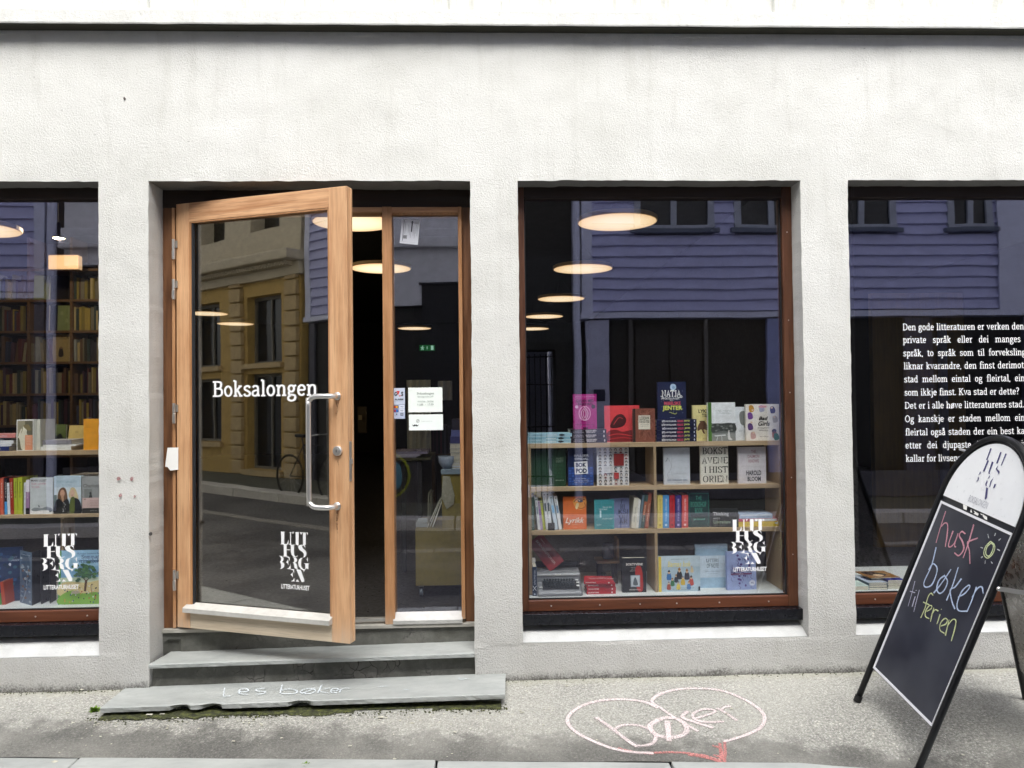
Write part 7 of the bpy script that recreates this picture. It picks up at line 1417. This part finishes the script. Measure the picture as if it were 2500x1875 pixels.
for a in (-5.2, -3.4, -1.7):
    w_ = MB().box(a, a+1.0, YO+.0005, YO+.03, 4.6, 6.4).build('window', C('#b9bbc2', .5), wb, of); MB().box(a+.08, a+.92, YO+.031, YO+.034, 4.7, 6.3).build('pane', C('#15181c', .12), w_, of)
gf = Plane((-1.72, YO+.0, .72), (1, 0, 0), (0, 0, -1), (0, 1, 0), .68, .68, .022); gf.draw([('e', '#a8b02c', .5, .5, .5, .5), ('e', '#151413', .5, .5, .45, .45), ('ps', '#5f95a4', [(.2, .3), (.5, .15), (.78, .3), (.8, .7), (.5, .86), (.22, .7)]), ('e', '#23343c', .38, .42, .1, .06), ('ps', '#7c5a68', [(.3, .6), (.5, .56), (.66, .62), (.5, .74)])]); o = gf.build('graffiti'); tag(o, 'round yellow and teal graffiti low on the dark shopfront across the street', 'graffiti'); o.location.y += 0
hs = empty('hanging_sign', (-4.25, YO+.5, 3.1), 'hanging sign board on a dark bracket across the street, seen reflected in the left window', 'sign')
MB().tube([(-4.25, YO+.0, 3.72), (-4.25, YO+.85, 3.6)], .025, 8).tube([(-4.25, YO+.0, 3.3), (-4.25, YO+.6, 3.62)], .018, 8).build('bracket', BLACKM, hs, hs.location)
MB().slab([(-4.75, YO+.45, 3.5), (-3.95, YO+.6, 3.38), (-3.9, YO+.6, 2.62), (-4.7, YO+.45, 2.78)], (.02, -.05, 0)).build('sign_board', C('#a9adc8', .6), hs, hs.location)
for i in range(7): MB().box(-4.62+i*.08, -4.58+i*.08, YO+.60, YO+.62, 2.95, 3.25).build('letter_stroke', C('#2c3044', .6), hs, hs.location)
# narrow side house with louvred cladding
h, of = board_house('grey_clad_house', -9.2, -5.95, 2.95, 8.4, [(-8.2, -7.1, 4.6, 6.1)], 'pale grey weatherboarded house farther left across the street, reflected in the door', pitch=.165)
MB().box(-9.2, -5.95, YO-.06, YO-.04, 0, 2.83).build('shopfront_wall', C('#1b1a1c', .6, .3), h, of)
for a in (-9.1, -8.0, -6.9, -6.1): MB().box(a, a+.14, YO-.04, YO+.01, 0, 2.83).build('pilaster', C('#4c4c58', .7), h, of)
tag(MB().tube([(-5.83, YO+.06, 0), (-5.83, YO+.06, 8)], .06, 10).build('drain_pipe', SIDT, None, (-5.83, YO+.06, 0)), 'thick pale drain pipe between the plaster building and the grey clad house', 'drain pipe')
# ochre stone corner building
OC = mat_smooth_paint('ochre_render', (.58, .40, .14), .008); OCL = mat_smooth_paint('ochre_stone', (.58, .44, .24), .01); CRM = mat_smooth_paint('cream_render', (.62, .55, .42), .006)
ob = empty('ochre_building', (-12, YO, 0), 'ochre building with rusticated pilasters and a heavy cornice, seen reflected in the open door', 'building'); of = ob.location
X0, X1 = -17.5, -9.35; CZ1 = 4.15
wins = [(-11.05, -9.95, 2.15, 3.45), (-13.1, -12.0, 2.15, 3.45), (-15.1, -14.1, 2.15, 3.45)]
doors_ = [(-11.05, -9.95, 0.1, 1.95), (-13.1, -12.0, .6, 1.9), (-15.1, -14.1, .6, 1.9)]
def wall_with_holes(x0, x1, z0, z1, holes, y0, y1, m_, name, par, off):
    xs_ = sorted({x0, x1, *[v for h_ in holes for v in h_[:2]]}); zs_ = sorted({z0, z1, *[v for h_ in holes for v in h_[2:]]}); mb = MB()
    for a, b in zip(xs_, xs_[1:]):
        for c, d in zip(zs_, zs_[1:]):
            if not any(h_[0] <= (a+b)/2 <= h_[1] and h_[2] <= (c+d)/2 <= h_[3] for h_ in holes): mb.box(a, b, y0, y1, c, d)
    return mb.build(name, m_, par, off)
wall_with_holes(X0, X1, -.1, CZ1, wins+doors_, YO-.3, YO, OC, 'wall', ob, of)
MB().box(X0, X1, YO-5, YO-.31, -.1, CZ1).build('dark_interior', C('#121110', .3), ob, of)
for (a, b, c, d) in wins+doors_:
    w_ = MB().box(a, a+.06, YO-.25, YO-.17, c, d).box(b-.06, b, YO-.25, YO-.17, c, d).box(a+.06, b-.06, YO-.25, YO-.17, d-.06, d).box(a+.06, b-.06, YO-.25, YO-.17, c, c+.05).box((a+b)/2-.02, (a+b)/2+.02, YO-.25, YO-.18, c+.05, d-.06).build('window', C('#77746c', .5), ob, of)
    MB().box(a+.06, b-.06, YO-.22, YO-.215, c+.05, d-.06).build('pane', C('#20242a', .08), w_, of); MB().box(a-.08, b+.08, YO-.02, YO+.1, c-.1, c-.001).build('window_sill', OCL, w_, of)
for x in (-9.75, -11.5, -13.55, -15.6):
    z = .0
    while z < 3.7: MB().box(x, x+.36, YO+.001, YO+.10, z+.012, z+.268).build('rusticated_block', OCL, ob, of, bevel=.02); z += .28
MB().box(X0, X1+.1, YO+.001, YO+.12, 3.72, 3.95).build('frieze', CRM, ob, of); MB().box(X0, X1+.15, YO+.001, YO+.45, CZ1-.19, CZ1).build('cornice', CRM, ob, of, bevel=.03)
dn = MB()
for i in range(90): x = X0+i*.09; dn.box(x, x+.045, YO+.121, YO+.3, CZ1-.27, CZ1-.195)
tag(dn.build('dentil_course', CRM, ob, of), kind='stuff')
wall_with_holes(X0, X1, CZ1+.001, 9.5, [(-10.9, -10.0, 4.7, 6.2), (-12.7, -11.8, 4.7, 6.2), (-14.6, -13.7, 4.7, 6.2)], YO-.3, YO, CRM, 'upper_wall', ob, of); MB().box(X0, X1, YO-4, YO-.31, CZ1+.001, 9.4).build('dark_interior', C('#1a1a18', .3), ob, of)
for a, b in ((-22, -17.6), (12.6, 22)): tag(MB().box(a, b, YO-5, YO, -.1, 8.3).build('plain_building', PLW, None, (a, YO, 0)), 'plain pale building farther %s along the street, only reflected' % ('left' if a < 0 else 'right'), 'building')
# parked bicycle by the ochre building
bx_, by_ = -7.6, YO+1.15; bc = empty('bicycle', (bx_, by_, -.12), 'dark bicycle parked by the ochre building, seen reflected in the open door', 'bicycle'); of = bc.location
for k, dx_ in enumerate((-.52, .52)):
    c_ = Vector((bx_+dx_, by_, .22)); w_ = MB().tube([c_+Vector((.33*math.cos(a), 0, .33*math.sin(a))) for a in [i*math.pi/16 for i in range(32)]], .016, 6, closed=True).build('wheel', BLACKM, bc, of)
    sp_ = MB()
    for i in range(14): a = i*math.pi/7; sp_.tube([c_, c_+Vector((.32*math.cos(a), 0, .32*math.sin(a)))], .0015, 3)
    sp_.build('spokes', STEEL, w_, of)
A_, B_, C_, D_, E_ = [Vector((bx_+x, by_, z)) for x, z in ((-.52, .22), (-.08, .22), (-.18, .72), (.36, .74), (.52, .22))]
MB().tube([A_, B_], .01, 6).tube([A_, C_], .008, 6).tube([B_, C_], .014, 6).tube([C_, D_], .014, 6).tube([B_, D_], .014, 6).tube([D_, E_], .012, 6).tube([C_, C_+Vector((-.03, 0, .12))], .01, 6).tube([D_, D_+Vector((-.03, 0, .12))], .01, 6).build('frame', C('#3c3c44', .3, .1, .5), bc, of)
MB().box(bx_-.32, bx_-.1, by_-.06, by_+.06, .84, .89).build('saddle', BLACKM, bc, of, bevel=.02)
MB().tube([(bx_+.28, by_-.28, .88), (bx_+.33, by_-.1, .9), (bx_+.33, by_+.1, .9), (bx_+.28, by_+.28, .88)], .012, 8).build('handlebar', STEEL, bc, of)
x = -16
for i in range(60):
    L_ = .42+.1*math.sin(i*2.3); o = MB().box(x+.01, x+L_, -3.86, -3.70, -.2, -.147+.004*math.sin(i*3)).build('gutter_stone', C('#8f8c86', .8, .2), None, (x, -3.8, -.15), bevel=.008)
    tag(o, 'worn pale gutter stone in the row along the middle of the street', 'gutter stone', 'gutter stones in the street'); x += L_+.01
# brown partition and pale post dimly seen in the far right window
x0, x1, z0, z1 = rect(S1(200, 720), S1(745, 1659), 2.0)
tag(MB().box(x0, x1, 2.0, 2.06, FLZ, z1).build('brown_partition', mat_wood('brown_partition_wood', (.16, .10, .035), (.24, .15, .055), 'z', .6), None, (x0, 2, FLZ)), 'dim brown wooden partition behind the text in the far right window', 'partition')
x0, x1, z0, z1 = rect(S1(605, 900), S1(645, 1659), 1.9); tag(MB().box(x0, x1, 1.9, 1.94, FLZ, z1).build('post', C('#7a7c90', .6), None, (x0, 1.9, FLZ)), 'slim grey post in front of the brown partition, far right window', 'post')
# small marks on the plaster
for i, (mp, x, y, r_, c, lb) in enumerate(((None, 289, 1169, .009, '#a05a5c', 'small red smear on the plaster pillar, upper left of four'), (None, 321, 1169, .008, '#a8686a', 'small red smear on the plaster pillar, upper right of four'), (None, 293, 1209, .008, '#a8686a', 'small red smear on the plaster pillar, lower left of four'), (None, 328, 1212, .006, '#b98a8a', 'faint red smear on the plaster pillar, lower right of four'), (None, 303, 240, .0055, '#5c5450', 'small dark rusty fixing high on the plaster above the left pillar'), (None, 366, 1304, .007, '#4a4846', 'small dark chip on the edge of the pillar left of the door'))):
    p = W(x, y, -.007); n = 9; o = MB().slab([p+Vector((r_*(.7+.4*random.random())*math.cos(k*.698), 0, r_*(.8+.7*random.random())*math.sin(k*.698))) for k in range(n)], (0, .012, 0)).build('wall_mark', mat_chalk('mark', lin(c)[:3], .4, .55, 200, .8) if i < 4 else C(c, .8), None, p); tag(o, lb, 'mark')
